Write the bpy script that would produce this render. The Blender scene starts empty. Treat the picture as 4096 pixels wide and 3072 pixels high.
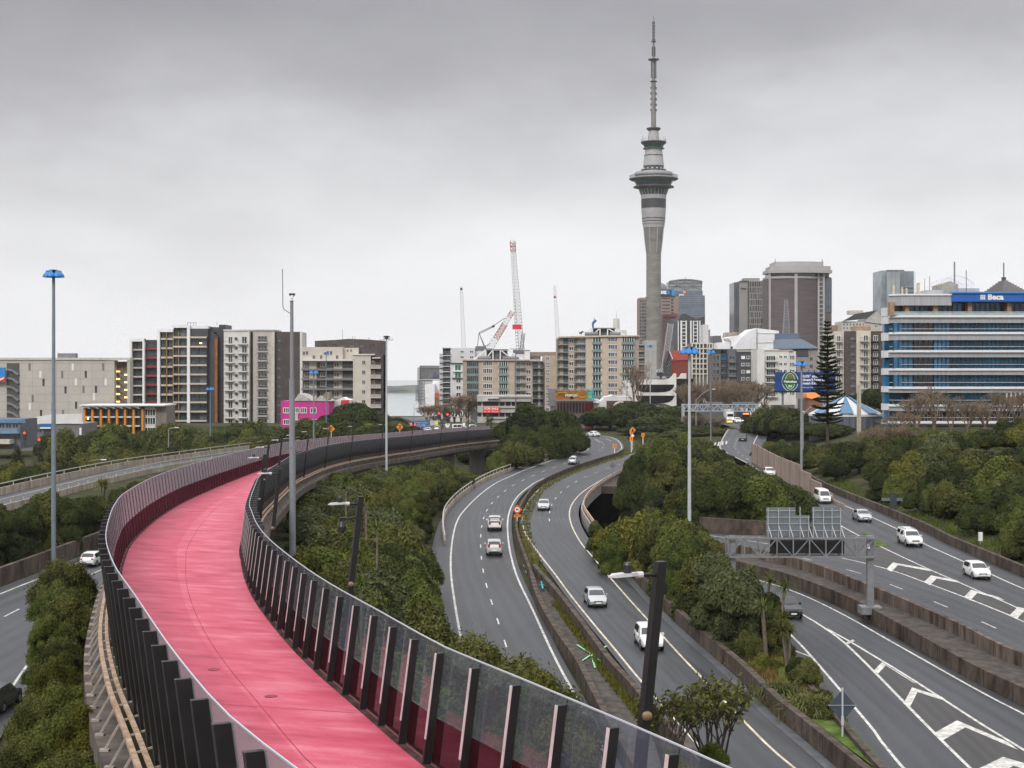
import bpy, math, random
from mathutils import Vector, Matrix, noise
import numpy as np
S = bpy.context.scene
COL = S.collection
random.seed(11)
PI = math.pi
# ------------------------------------------------------------------ camera, sky, sun, exposure
CX, V0, F, CZ = 512.0, 371.0, 1530.0, 24.0
cam_d = bpy.data.cameras.new("camera"); cam = bpy.data.objects.new("camera", cam_d); COL.objects.link(cam)
cam.location = (0, 0, CZ); cam.rotation_euler = (math.radians(90), 0, 0)
cam_d.sensor_width = 36.0; cam_d.lens = F / 1024 * 36.0
cam_d.shift_y = -(384 - V0) / 1024.0
cam_d.clip_start = 0.3; cam_d.clip_end = 20000
S.camera = cam
SUN_EL, SUN_AZ = math.radians(36), math.radians(200)
W = bpy.data.worlds.new("World"); S.world = W; W.use_nodes = True
nt = W.node_tree; nt.nodes.clear()
def wn(t, **k):
    n = nt.nodes.new(t)
    for a, b in k.items(): setattr(n, a, b)
    return n
L = nt.links.new
out = wn('ShaderNodeOutputWorld'); bg = wn('ShaderNodeBackground'); bg2 = wn('ShaderNodeBackground'); addn = wn('ShaderNodeAddShader')
sky = wn('ShaderNodeTexSky', sky_type='NISHITA'); sky.sun_disc = False
sky.sun_elevation = SUN_EL; sky.sun_rotation = SUN_AZ; sky.air_density = 1.0; sky.dust_density = 4.0
L(sky.outputs[0], bg.inputs[0]); bg.inputs[1].default_value = 0.05 * 0.15
# overcast cloud deck over the sky texture: grey layer, thin and pale near the horizon, thicker above
tc = wn('ShaderNodeTexCoord'); sep = wn('ShaderNodeSeparateXYZ'); L(tc.outputs['Generated'], sep.inputs[0])
mp = wn('ShaderNodeMapping'); mp.inputs['Scale'].default_value = (2.6, 2.6, 7.0); mp.inputs['Rotation'].default_value = (0, math.radians(9), 0)
L(tc.outputs['Generated'], mp.inputs[0])
nz = wn('ShaderNodeTexNoise'); nz.inputs['Scale'].default_value = 1.6; nz.inputs['Detail'].default_value = 7; nz.inputs['Roughness'].default_value = .55
L(mp.outputs[0], nz.inputs[0])
m1 = wn('ShaderNodeMath', operation='MULTIPLY_ADD'); L(nz.outputs[0], m1.inputs[0]); m1.inputs[1].default_value = .17; m1.inputs[2].default_value = -.085
m2 = wn('ShaderNodeMath', operation='ADD'); L(sep.outputs[2], m2.inputs[0]); L(m1.outputs[0], m2.inputs[1])
m3 = wn('ShaderNodeMath', operation='MULTIPLY_ADD'); L(sep.outputs[0], m3.inputs[0]); m3.inputs[1].default_value = -.07; L(m2.outputs[0], m3.inputs[2])
cr = wn('ShaderNodeValToRGB'); L(m3.outputs[0], cr.inputs[0])
e = cr.color_ramp.elements
e[0].position = 0.0; e[0].color = (.86, .86, .87, 1)
e[1].position = 1.0; e[1].color = (1.75, 1.75, 1.8, 1)
for p_, c_ in ((.06, (.80, .80, .812)), (.125, (.61, .607, .62)), (.20, (.37, .363, .377)), (.27, (.262, .255, .27)), (.40, (.62, .61, .63)), (.6, (1.5, 1.5, 1.53))):
    q = e.new(p_); q.color = (*c_, 1)
L(cr.outputs[0], bg2.inputs[0]); bg2.inputs[1].default_value = 1.0
L(bg.outputs[0], addn.inputs[0]); L(bg2.outputs[0], addn.inputs[1]); L(addn.outputs[0], out.inputs[0])
sd = bpy.data.lights.new("sun", 'SUN'); sd.energy = 1.5; sd.angle = math.radians(14); sd.color = (1, .97, .93)
so = bpy.data.objects.new("sun", sd); COL.objects.link(so)
so.rotation_euler = (PI / 2 - SUN_EL, 0, PI - SUN_AZ + PI)
dv = Vector((math.sin(SUN_AZ) * math.cos(SUN_EL), math.cos(SUN_AZ) * math.cos(SUN_EL), math.sin(SUN_EL)))
so.rotation_euler = dv.to_track_quat('Z', 'Y').to_euler()
vs = S.view_settings; vs.view_transform = 'Standard'; vs.look = 'None'; vs.exposure = 0.22; vs.gamma = 1.0; vs.use_curve_mapping = False
S.cycles.max_bounces = 8; S.cycles.transparent_max_bounces = 24; S.cycles.diffuse_bounces = 3; S.cycles.glossy_bounces = 3; S.cycles.volume_bounces = 0
S.cycles.use_denoising = True
# ------------------------------------------------------------------ helpers
RS = .0165
def P(u, v, Y): return Vector(((u - CX) * Y / F, Y, CZ - (v - V0) * Y / F))
def G(u, v, dz=0.0):                       # picture point -> point on the gently rising road plane (+dz)
    Y = F * (CZ - dz) / ((v - V0) + F * RS)
    return Vector(((u - CX) * Y / F, Y, RS * Y + dz))
def rz(y): return RS * y
def lin(c):
    c = c / 255.0
    return c / 12.92 if c <= .04045 else ((c + .055) / 1.055) ** 2.4
def H(h):
    h = h.lstrip('#'); return tuple(lin(int(h[i:i + 2], 16)) for i in (0, 2, 4))
MATS = {}
def mat(name, color, rough=.7, spec=.4, var=.12, scale=1.0, metal=0.0, stretch=(1, 1, 1), dark=None, emit=0.0, bump=0.0, detail=5, coord='Object'):
    if name in MATS: return MATS[name]
    if isinstance(color, str): color = H(color)
    m = bpy.data.materials.new(name); m.use_nodes = True; n = m.node_tree.nodes; l = m.node_tree.links.new
    b = n['Principled BSDF']; b.inputs['Roughness'].default_value = rough; b.inputs['Metallic'].default_value = metal
    b.inputs['Specular IOR Level'].default_value = spec
    b.inputs['Base Color'].default_value = (*color, 1)
    if var > 0:
        t = n.new('ShaderNodeTexCoord'); mpn = n.new('ShaderNodeMapping'); l(t.outputs[coord], mpn.inputs[0]); mpn.inputs['Scale'].default_value = stretch
        z = n.new('ShaderNodeTexNoise'); z.inputs['Scale'].default_value = scale; z.inputs['Detail'].default_value = detail; z.inputs['Roughness'].default_value = .65
        l(mpn.outputs[0], z.inputs[0])
        r = n.new('ShaderNodeValToRGB'); l(z.outputs[0], r.inputs[0])
        lo = tuple(c * (1 - 2 * var) for c in color) if dark is None else dark
        hi = tuple(min(1, c * (1 + 1.2 * var)) for c in color)
        r.color_ramp.elements[0].position = .32; r.color_ramp.elements[0].color = (*lo, 1)
        r.color_ramp.elements[1].position = .68; r.color_ramp.elements[1].color = (*hi, 1)
        l(r.outputs[0], b.inputs['Base Color'])
        if bump > 0:
            bp = n.new('ShaderNodeBump'); bp.inputs['Strength'].default_value = bump; bp.inputs['Distance'].default_value = .05
            l(z.outputs[0], bp.inputs['Height']); l(bp.outputs[0], b.inputs['Normal'])
    if emit > 0:
        b.inputs['Emission Color'].default_value = (*color, 1); b.inputs['Emission Strength'].default_value = emit
    MATS[name] = m; return m
class MB:
    """collects shapes, builds ONE mesh object"""
    def __init__(s): s.v = []; s.f = []; s.mk = []
    def mark(s, m): s.mk.append((len(s.f), m)); return s
    def quad(s, a, b, c, d):
        i = len(s.v); s.v += [tuple(a), tuple(b), tuple(c), tuple(d)]; s.f.append((i, i + 1, i + 2, i + 3)); return s
    def poly(s, pts):
        i = len(s.v); s.v += [tuple(p) for p in pts]; s.f.append(tuple(range(i, i + len(pts)))); return s
    def box(s, x0, y0, z0, x1, y1, z1):
        i = len(s.v)
        if x0 > x1: x0, x1 = x1, x0
        if y0 > y1: y0, y1 = y1, y0
        if z0 > z1: z0, z1 = z1, z0
        s.v += [(x0, y0, z0), (x1, y0, z0), (x1, y1, z0), (x0, y1, z0), (x0, y0, z1), (x1, y0, z1), (x1, y1, z1), (x0, y1, z1)]
        s.f += [(i, i + 3, i + 2, i + 1), (i + 4, i + 5, i + 6, i + 7), (i, i + 1, i + 5, i + 4), (i + 1, i + 2, i + 6, i + 5), (i + 2, i + 3, i + 7, i + 6), (i + 3, i, i + 4, i + 7)]
        return s
    def hexa(s, b, t):                      # 4 bottom points, 4 top points (counterclockwise from above)
        i = len(s.v); s.v += [tuple(p) for p in b] + [tuple(p) for p in t]
        s.f += [(i, i + 3, i + 2, i + 1), (i + 4, i + 5, i + 6, i + 7), (i, i + 1, i + 5, i + 4), (i + 1, i + 2, i + 6, i + 5), (i + 2, i + 3, i + 7, i + 6), (i + 3, i, i + 4, i + 7)]
        return s
    def bar(s, a, b, r=.05, n=6, r2=None, cap=True):
        a = Vector(a); b = Vector(b); d = b - a
        if d.length < 1e-6: return s
        r2 = r if r2 is None else r2
        d.normalize(); up = Vector((0, 0, 1)) if abs(d.z) < .95 else Vector((1, 0, 0))
        x = d.cross(up).normalized(); y = x.cross(d); i = len(s.v)
        off = PI / 4 if n == 4 else 0
        for p, rr in ((a, r), (b, r2)):
            for k in range(n):
                t = 2 * PI * k / n + off; s.v.append(tuple(p + (x * math.cos(t) + y * math.sin(t)) * rr))
        for k in range(n):
            j = (k + 1) % n; s.f.append((i + k, i + n + k, i + n + j, i + j))
        if cap: s.f.append(tuple(i + k for k in range(n))); s.f.append(tuple(i + n + n - 1 - k for k in range(n)))
        return s
    def tube(s, pts, r=.05, n=6):
        for a, b in zip(pts[:-1], pts[1:]): s.bar(a, b, r, n)
        return s
    def lathe(s, prof, c=(0, 0, 0), n=24, cap=True):
        i = len(s.v); m = len(prof)
        for r, z in prof:
            for k in range(n):
                t = 2 * PI * k / n; s.v.append((c[0] + r * math.cos(t), c[1] + r * math.sin(t), c[2] + z))
        for a in range(m - 1):
            for k in range(n):
                j = (k + 1) % n; s.f.append((i + a * n + k, i + a * n + j, i + (a + 1) * n + j, i + (a + 1) * n + k))
        if cap:
            s.f.append(tuple(i + n - 1 - k for k in range(n))); s.f.append(tuple(i + (m - 1) * n + k for k in range(n)))
        return s
    def ball(s, c, r, n=10, m=6, sz=1.0):
        return s.lathe([(r * math.sin(PI * (k + .02) / (m + .04)), -r * sz * math.cos(PI * (k + .02) / (m + .04))) for k in range(m + 1)], c, n)
    def prism_y(s, pts, y0, y1):            # outline in x,z extruded along y (front outline counterclockwise seen from -y)
        i = len(s.v); n = len(pts)
        s.v += [(p[0], y0, p[1]) for p in pts] + [(p[0], y1, p[1]) for p in pts]
        s.f.append(tuple(i + k for k in range(n))); s.f.append(tuple(i + n + n - 1 - k for k in range(n)))
        for k in range(n):
            j = (k + 1) % n; s.f.append((i + k, i + n + k, i + n + j, i + j))
        return s
    def sweep(s, pts, sec, caps=True, close=True):   # sec: (side offset to the right, height); horizontal normals
        n = len(sec); i = len(s.v); m = len(pts)
        for k, p in enumerate(pts):
            a = pts[max(0, k - 1)]; b = pts[min(m - 1, k + 1)]
            d = Vector((b[0] - a[0], b[1] - a[1], 0)).normalized(); r = Vector((d.y, -d.x, 0))
            for o, h in sec: s.v.append((p[0] + r.x * o, p[1] + r.y * o, p[2] + h))
        for k in range(m - 1):
            for q in range(n if close else n - 1):
                w = (q + 1) % n; s.f.append((i + k * n + q, i + k * n + w, i + (k + 1) * n + w, i + (k + 1) * n + q))
        if caps and close:
            s.f.append(tuple(i + n - 1 - q for q in range(n))); s.f.append(tuple(i + (m - 1) * n + q for q in range(n)))
        return s
    def mesh(s, name, m=None, smooth=False):
        me = bpy.data.meshes.new(name); me.from_pydata(s.v, [], s.f); 
        if m: me.materials.append(m)
        for q, (a, mm) in enumerate(s.mk):
            me.materials.append(mm); b = s.mk[q + 1][0] if q + 1 < len(s.mk) else len(s.f)
            for k in range(a, b): me.polygons[k].material_index = q + 1
        if smooth: me.polygons.foreach_set('use_smooth', [True] * len(me.polygons))
        return me
    def build(s, name, m=None, parent=None, smooth=False, **k):
        return obj(name, s.mesh(name, m, smooth), parent, **k)
def obj(name, data, parent=None, loc=None):
    o = bpy.data.objects.new(name, data); COL.objects.link(o)
    if parent: o.parent = parent
    if loc is not None: o.location = loc
    return o
def tag(o, label=None, cat=None, group=None, kind=None):
    if label: o['label'] = label
    if cat: o['category'] = cat
    if group: o['group'] = group
    if kind: o['kind'] = kind
    return o
def thing(name, label, cat, loc=(0, 0, 0), rz_=0, group=None):
    o = bpy.data.objects.new(name, None); COL.objects.link(o); o.location = loc; o.rotation_euler = (0, 0, rz_); o.empty_display_size = .5
    return tag(o, label, cat, group)
def kids(o): return [c for c in bpy.data.objects if c.parent is o]
KID = {}
def copy_tree(o, parent=None, tree=None):
    c = o.copy(); COL.objects.link(c)
    if parent: c.parent = parent
    for ch in KID.get(o.name, None) or o.children: copy_tree(ch, c)
    return c
def spline(pts, step=3.0):                  # Catmull-Rom through points, resampled about every step metres
    pts = [Vector(p) for p in pts]; o = []
    for k in range(len(pts) - 1):
        p0 = pts[k - 1] if k else pts[0] * 2 - pts[1]; p1 = pts[k]; p2 = pts[k + 1]; p3 = pts[k + 2] if k + 2 < len(pts) else p2 * 2 - p1
        n = max(1, int((p2 - p1).length / step))
        for q in range(n):
            t = q / n
            o.append(.5 * (2 * p1 + (p2 - p0) * t + (2 * p0 - 5 * p1 + 4 * p2 - p3) * t * t + (3 * p1 - p0 - 3 * p2 + p3) * t ** 3))
    o.append(pts[-1].copy()); return o
def resample(pts, n=None, step=None):
    d = [0]
    for a, b in zip(pts[:-1], pts[1:]): d.append(d[-1] + (b - a).length)
    if n is None: n = max(2, int(round(d[-1] / step)) + 1)
    o = []; j = 0
    for k in range(n):
        t = d[-1] * k / (n - 1)
        while j < len(d) - 2 and d[j + 1] < t: j += 1
        w = (t - d[j]) / max(1e-9, d[j + 1] - d[j]); o.append(pts[j].lerp(pts[j + 1], w))
    return o
def arclen(pts): return sum((b - a).length for a, b in zip(pts[:-1], pts[1:]))
def offs(pts, o, dz=0):                     # offset a polyline to its right by o
    r = []; m = len(pts)
    for k, p in enumerate(pts):
        a = pts[max(0, k - 1)]; b = pts[min(m - 1, k + 1)]; d = Vector((b.x - a.x, b.y - a.y, 0)).normalized()
        r.append(Vector((p.x + d.y * o, p.y - d.x * o, p.z + dz)))
    return r
def ribbon(name, left, right, m, kind='structure', n=None, across=1):
    n = n or max(2, int(max(arclen(left), arclen(right)) / 3)); l = resample(left, n); r = resample(right, n); me = bpy.data.meshes.new(name)
    v = []; f = []; uvs = []; s = 0
    for k in range(n):
        if k: s += (((l[k] + r[k]) - (l[k - 1] + r[k - 1])) * .5).length
        for q in range(across + 1):
            v.append(tuple(l[k].lerp(r[k], q / across))); uvs.append((q / across * (r[k] - l[k]).length, s))
    w = across + 1
    for k in range(n - 1):
        for q in range(across): f.append((k * w + q, k * w + q + 1, (k + 1) * w + q + 1, (k + 1) * w + q))
    me.from_pydata(v, [], f); u = me.uv_layers.new(name='UVMap')
    for lp in me.loops: u.data[lp.index].uv = uvs[lp.vertex_index]
    me.materials.append(m); o = obj(name, me)
    if kind: o['kind'] = kind
    return o
def text_mesh(s, m, size, name='lettering', parent=None, loc=(0, 0, 0), depth=.02, align='CENTER', rot=(PI / 2, 0, 0), bold=0.0, sx=1.0):
    c = bpy.data.curves.new(name, 'FONT'); c.body = s; c.size = size; c.extrude = depth; c.align_x = align; c.align_y = 'CENTER'; c.offset = bold; c.resolution_u = 3
    t = bpy.data.objects.new(name, c); COL.objects.link(t); dg = bpy.context.evaluated_depsgraph_get(); dg.update()
    me = bpy.data.meshes.new_from_object(t.evaluated_get(dg)); bpy.data.objects.remove(t); bpy.data.curves.remove(c)
    me.materials.clear(); me.materials.append(m); me.name = name
    o = obj(name, me, parent, loc); o.rotation_euler = rot; o.scale = (sx, 1, 1); return o
# ------------------------------------------------------------------ materials
def asphalt(name, c, lane=3.5):
    m = bpy.data.materials.new(name); m.use_nodes = True; n = m.node_tree.nodes; l = m.node_tree.links.new; b = n['Principled BSDF']
    uv = n.new('ShaderNodeUVMap'); uv.uv_map = 'UVMap'
    def noise_(sc, s, d=4):
        mpn = n.new('ShaderNodeMapping'); mpn.inputs['Scale'].default_value = sc; l(uv.outputs[0], mpn.inputs[0])
        z = n.new('ShaderNodeTexNoise'); z.inputs['Scale'].default_value = s; z.inputs['Detail'].default_value = d; z.inputs['Roughness'].default_value = .6; l(mpn.outputs[0], z.inputs[0]); return z.outputs[0]
    streak = noise_((.9, .018, 1), 1.0, 3); patch = noise_((.12, .05, 1), 1.0, 4); grain = noise_((1, 1, 1), 9.0, 6)
    def ma(op, a, b_, c_=None):
        q = n.new('ShaderNodeMath'); q.operation = op
        for i, x in enumerate((a, b_, c_)):
            if x is None: continue
            if isinstance(x, (int, float)): q.inputs[i].default_value = x
            else: l(x, q.inputs[i])
        return q.outputs[0]
    t = ma('ADD', ma('MULTIPLY', streak, .75), ma('MULTIPLY', patch, .55)); t = ma('ADD', t, ma('MULTIPLY', grain, .5)); sx = n.new('ShaderNodeSeparateXYZ'); l(uv.outputs[0], sx.inputs[0]); t = ma('ADD', t, ma('MULTIPLY', ma('COSINE', ma('MULTIPLY', sx.outputs[0], 3.59), 0), .05))
    r = n.new('ShaderNodeValToRGB'); l(t, r.inputs[0]); r.color_ramp.elements[0].position = .72
    r.color_ramp.elements[0].color = (*[x * .55 for x in c], 1); r.color_ramp.elements[1].position = 1.0; r.color_ramp.elements[1].color = (*[x * 1.5 for x in c], 1)
    l(r.outputs[0], b.inputs['Base Color'])
    rr = n.new('ShaderNodeMapRange'); l(streak, rr.inputs[0]); rr.inputs[1].default_value = .3; rr.inputs[2].default_value = .7; rr.inputs[3].default_value = .36; rr.inputs[4].default_value = .6
    l(rr.outputs[0], b.inputs['Roughness']); b.inputs['Specular IOR Level'].default_value = .45
    MATS[name] = m; return m
ASPH = asphalt('asphalt', (.027, .0285, .032)); ASPH2 = asphalt('asphalt_dark', (.025, .023, .022))
def pinkmat():
    m = bpy.data.materials.new('pink_coating'); m.use_nodes = True; n = m.node_tree.nodes; l = m.node_tree.links.new; b = n['Principled BSDF']
    uv = n.new('ShaderNodeUVMap'); uv.uv_map = 'UVMap'
    def nz_(sc, s, d=5):
        mpn = n.new('ShaderNodeMapping'); mpn.inputs['Scale'].default_value = sc; l(uv.outputs[0], mpn.inputs[0])
        z = n.new('ShaderNodeTexNoise'); z.inputs['Scale'].default_value = s; z.inputs['Detail'].default_value = d; z.inputs['Roughness'].default_value = .62; l(mpn.outputs[0], z.inputs[0]); return z.outputs[0]
    a = nz_((.30, .42, 1), 1.3); c = nz_((.5, 1.5, 1), 1.0, 6); g = nz_((1, 1, 1), 14, 3)
    q = n.new('ShaderNodeMath'); q.operation = 'MULTIPLY_ADD'; l(a, q.inputs[0]); q.inputs[1].default_value = .9; cm = n.new('ShaderNodeMath'); cm.operation = 'MULTIPLY'; l(c, cm.inputs[0]); cm.inputs[1].default_value = .62; l(cm.outputs[0], q.inputs[2])
    q2 = n.new('ShaderNodeMath'); q2.operation = 'MULTIPLY_ADD'; l(g, q2.inputs[0]); q2.inputs[1].default_value = .25; l(q.outputs[0], q2.inputs[2])
    # joint of the two coating halves: the right-hand half is a touch paler
    sx = n.new('ShaderNodeSeparateXYZ'); l(uv.outputs[0], sx.inputs[0])
    st = n.new('ShaderNodeMath'); st.operation = 'GREATER_THAN'; l(sx.outputs[0], st.inputs[0]); st.inputs[1].default_value = 3.05
    q3 = n.new('ShaderNodeMath'); q3.operation = 'MULTIPLY_ADD'; l(st.outputs[0], q3.inputs[0]); q3.inputs[1].default_value = .10; l(q2.outputs[0], q3.inputs[2])
    r = n.new('ShaderNodeValToRGB'); mr = n.new('ShaderNodeMapRange'); l(q3.outputs[0], mr.inputs[0]); mr.inputs[1].default_value = .62; mr.inputs[2].default_value = 1.2; l(mr.outputs[0], r.inputs[0])
    e = r.color_ramp.elements; e[0].position = .05; e[0].color = (.22, .022, .04, 1); e[1].position = 1; e[1].color = (.56, .15, .20, 1)
    x = e.new(.38); x.color = (.41, .033, .075, 1); x = e.new(.64); x.color = (.47, .064, .11, 1)
    l(r.outputs[0], b.inputs['Base Color']); b.inputs['Roughness'].default_value = .55; b.inputs['Specular IOR Level'].default_value = .35
    return m
PINK = pinkmat()
def glassmat(name, tint, refl=.12, body=(.5, .55, .6), bodyf=.1, rough=.03, gz_=.45):
    m = bpy.data.materials.new(name); m.use_nodes = True; n = m.node_tree.nodes; l = m.node_tree.links.new; n.remove(n['Principled BSDF'])
    tr = n.new('ShaderNodeBsdfTransparent'); tr.inputs[0].default_value = (*tint, 1)
    di = n.new('ShaderNodeBsdfDiffuse'); di.inputs[0].default_value = (*body, 1)
    gl = n.new('ShaderNodeBsdfGlossy'); gl.inputs['Roughness'].default_value = rough; gl.inputs[0].default_value = (.95, .97, 1, 1)
    a = n.new('ShaderNodeMixShader'); a.inputs[0].default_value = bodyf; l(tr.outputs[0], a.inputs[1]); l(di.outputs[0], a.inputs[2])
    lw = n.new('ShaderNodeLayerWeight'); lw.inputs[0].default_value = .5; pw = n.new('ShaderNodeMath'); pw.operation = 'POWER'; l(lw.outputs['Facing'], pw.inputs[0]); pw.inputs[1].default_value = 4.0
    mx = n.new('ShaderNodeMath'); mx.operation = 'MULTIPLY_ADD'; l(pw.outputs[0], mx.inputs[0]); mx.inputs[1].default_value = gz_; mx.inputs[2].default_value = refl
    b = n.new('ShaderNodeMixShader'); l(mx.outputs[0], b.inputs[0]); l(a.outputs[0], b.inputs[1]); l(gl.outputs[0], b.inputs[2])
    l(b.outputs[0], n['Material Output'].inputs[0]); MATS[name] = m; return m
GL_UP = glassmat('clear_screen', (.84, .89, .91), .035, (.40, .46, .58), .07)
GL_UPL = glassmat('sky_sheen_screen', (.74, .76, .79), .03, (.56, .53, .55), .33, .12, .16); GL_LOL = glassmat('maroon_side_screen', (.42, .14, .19), .01, (.095, .02, .032), .58, .15, .06)  # left upper panes: pale diffuse body stands in for reflected sky
GL_LO = glassmat('maroon_screen', (.42, .19, .22), .015, (.075, .014, .026), .30)
def winmat(name, c, rough=.08, spec=.6, var=.5, scale=.35):
    return mat(name, c, rough, spec, var, scale, detail=2)
WIN = winmat('window_glass', (.035, .042, .05)); WINB = winmat('blue_window_glass', (.02, .125, .25), .12, .35, .35, .12); WING = winmat('green_window_glass', (.03, .055, .055), .1, .4)
WINGREY = winmat('grey_window_glass', (.10, .115, .13))
WHITE = mat('white_paint', (.72, .72, .72), .5, .4, .05, .5); OFFW = mat('off_white_render', (.60, .585, .555), .8, .2, .06, .2); BEIGE = mat('beige_panel', (.44, .36, .285), .85, .2, .07, .3)
BEIGE2 = mat('pale_beige_panel', (.47, .435, .38), .85, .2, .06, .25); CARPK = mat('car_park_panel', (.43, .405, .365), .85, .2, .06, .15)
DGREY = mat('dark_grey_cladding', (.055, .055, .062), .6, .3, .1, .3); MGREY = mat('mid_grey_cladding', (.19, .19, .195), .7, .3, .08, .3); BROWN = mat('brown_cladding', (.075, .06, .055), .7, .3, .1, .3)
BLACK = mat('black_steel', (.012, .011, .012), .45, .4, .2, 2.0); BLACKG = mat('black_plastic', (.02, .02, .02), .4, .5, 0)
CONC = mat('concrete', (.30, .285, .265), .9, .2, .16, .8, stretch=(1, 1, .35)); CONCD = mat('weathered_concrete', (.085, .066, .053), .9, .2, .3, .9, stretch=(1, 1, .45), dark=(.025, .018, .014), bump=.3)
CONCP = mat('pale_parapet_concrete', (.36, .315, .255), .9, .2, .2, .7, stretch=(1, 1, .3), dark=(.2, .165, .125)); CONCT = mat('tower_concrete', (.215, .205, .19), .9, .2, .13, .12, stretch=(1, 1, 3.0))
GALV = mat('galvanised_steel', (.27, .28, .30), .5, .5, .12, 2.0, metal=.3); GALVD = mat('dull_grey_steel', (.16, .165, .18), .55, .4, .15, 3.0)
RAIL = mat('rusty_beige_rail', (.47, .37, .28), .6, .3, .16, 2.5, dark=(.27, .15, .08)); STEELW = mat('pale_steel_edge', (.52, .46, .45), .4, .5, .08, 3.0)
BLUE = mat('lamp_blue', (.012, .17, .46), .35, .5, .06, 2.0); SIGNB = mat('sign_blue', (.02, .13, .36), .45, .4, .04, 1.0); SIGNG = mat('sign_green', (.02, .25, .13), .45, .4, .04, 1.0)
ORANGE = mat('sign_orange', (.85, .27, .015), .45, .4, .05, 1.0); RED = mat('sign_red', (.62, .03, .035), .45, .4, .05, 1.0); YELLOW = mat('sign_yellow', (.85, .66, .03), .45, .4, .05, 1.0)
SIGNW = mat('sign_white', (.78, .78, .78), .45, .4, .03, 1.0); MARK = mat('road_paint', (.58, .565, .53), .7, .3, .16, 2.2, dark=(.24, .235, .22), detail=8)
MARKY = mat('worn_road_paint', (.55, .48, .38), .7, .3, .2, 1.0, dark=(.3, .26, .2))
GRASS = mat('grass_sheet', (.075, .115, .022), .95, .1, .3, .9, dark=(.03, .055, .012)); DIRT = mat('gravel_bed', (.075, .068, .06), .95, .15, .35, 1.2, dark=(.035, .03, .026), detail=9)
EARTH = mat('bank_earth', (.045, .043, .022), .95, .1, .4, .25, dark=(.02, .026, .01))
LEDR = mat('red_signal', (1, .05, .03), .4, .4, 0, emit=1.6); LEDG = mat('green_signal', (.05, 1, .6), .4, .4, 0, emit=2.0); LAMPY = mat('lit_yellow_lamp', (1, .72, .25), .4, .4, 0, emit=2.2); LAMPW = mat('lit_headlamp', (1, .95, .85), .4, .4, 0, emit=2.5)
# ------------------------------------------------------------------ lines traced on the road plane
def GL(*pts, dz=0.0): return [G(u, v, dz) for u, v in pts]
def W3(pts, dz=0.0): return [Vector((x, y, rz(y) + dz)) for x, y in pts]      # (x, y) in metres
A_R = spline(W3([(9.6, 30), (8.6, 50), (7.0, 70)]) + GL((611.9, 765.7), (574.6, 694.8), (553.5, 655), (532.3, 609), (518.6, 580.4), (512.4, 561.8), (508.7, 543), (507.5, 524.5), (509.3, 512), (513.7, 502), (519.9, 494), (528.6, 487), (537, 481.5), (556, 473.8), (574.6, 466.6), (599.5, 458.5), (617, 452.2), (621.5, 448.3), (620.6, 444), (616.9, 440), (609.4, 436.8), (599.5, 435.4), (585, 434.6), (565, 434)))
A_L = spline(W3([(2.6, 30), (1.6, 50), (0.0, 70), (-1.3, 87), (-2.6, 105), (-3.7, 119), (-5.1, 139)]) + GL((450.8, 570), (452, 543), (456.4, 523), (463.8, 510.8), (480, 494.6), (496, 483), (511, 476), (525, 470), (552, 460.4), (566, 457), (579.6, 453.6), (587, 449.9), (589.5, 446.6), (587, 443.2), (580, 441.5), (565, 440.6)))
B_L = spline(W3([(16.6, 40), (14.3, 62)]) + GL((704, 752), (686.5, 732), (665.4, 708.5), (646.7, 687.4), (633.7, 672.4), (615.6, 650), (595.7, 626.4), (569.6, 594), (556, 575.4), (542.3, 558), (532.3, 544.4), (524.9, 532), (522, 520), (523.6, 511.5), (526.7, 504.6), (532.3, 496.5), (542, 487), (553.5, 479.7), (569.6, 471.6), (587, 466), (605.7, 460.7), (624.3, 456), (643, 452.2), (660.4, 448), (690, 442.5)))
B_R = spline(W3([(22.5, 40), (19.6, 62)]) + GL((792, 766), (773.5, 750.8), (742.4, 719.7), (717.6, 693.6), (686.5, 661.9), (664, 637.6), (643, 614.6), (625.6, 595.3), (609.4, 576.7), (594.5, 559), (582, 544.4), (574.6, 532), (570.9, 523.2), (569.4, 515), (570.2, 508.5), (573.4, 502), (579.6, 494.6), (589.5, 487), (602, 479.7), (612, 475.4), (624, 470), (633, 466.5), (650, 461), (690, 452)))
C_L = spline(W3([(22.0, 40), (22.4, 60)]) + GL((901, 765.6), (873.9, 730.3), (852.8, 705.5), (839.2, 688.8), (812, 657.2), (803.3, 647.3), (789.6, 633.7), (770, 614), (745, 594), (715, 578)))
C_R = spline(W3([(37.5, 40), (35.5, 70), (34.3, 88)]) + GL((1024, 714), (997.7, 701), (960.6, 680.7), (923.4, 659.7), (886, 638.6), (849, 617.6), (811.9, 599), (782.2, 587.2), (758, 580), (735, 573.5), (700, 566)))
CH_L = GL((797, 611.4), (812, 620), (826.8, 629.5), (845.4, 643.6), (873.9, 671.4), (904.8, 703), (935.8, 734.6), (969.3, 767.4), (1003, 800), (1060, 860))
CH_R = GL((826.8, 628.7), (849, 641), (873.9, 656), (898.7, 670.8), (943.2, 699.3), (985.4, 726.6), (1024, 750), (1062, 773), (1100, 797))
DZ = 1.2
E_LO = spline(W3([(47.5, 60), (42.5, 90)], DZ) + GL((1024, 662), (990, 643.5), (948, 624.5), (906, 605.8), (873.9, 592.8), (836.7, 577.4), (799.6, 565.6), (766, 557.5), (740, 552.5), (719, 549), (690, 545), (640, 541), dz=DZ))
E_UP = spline(W3([(45.3, 60), (44.6, 90), (43.4, 115)], DZ) + GL((1024, 622), (1007.7, 614.5), (963, 596.6), (923.4, 581.7), (886.3, 568.7), (836, 556.7), (800, 549.5), (769, 544), (751, 541), (719, 536.7), (690, 533.5), (640, 530), dz=DZ))
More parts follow.
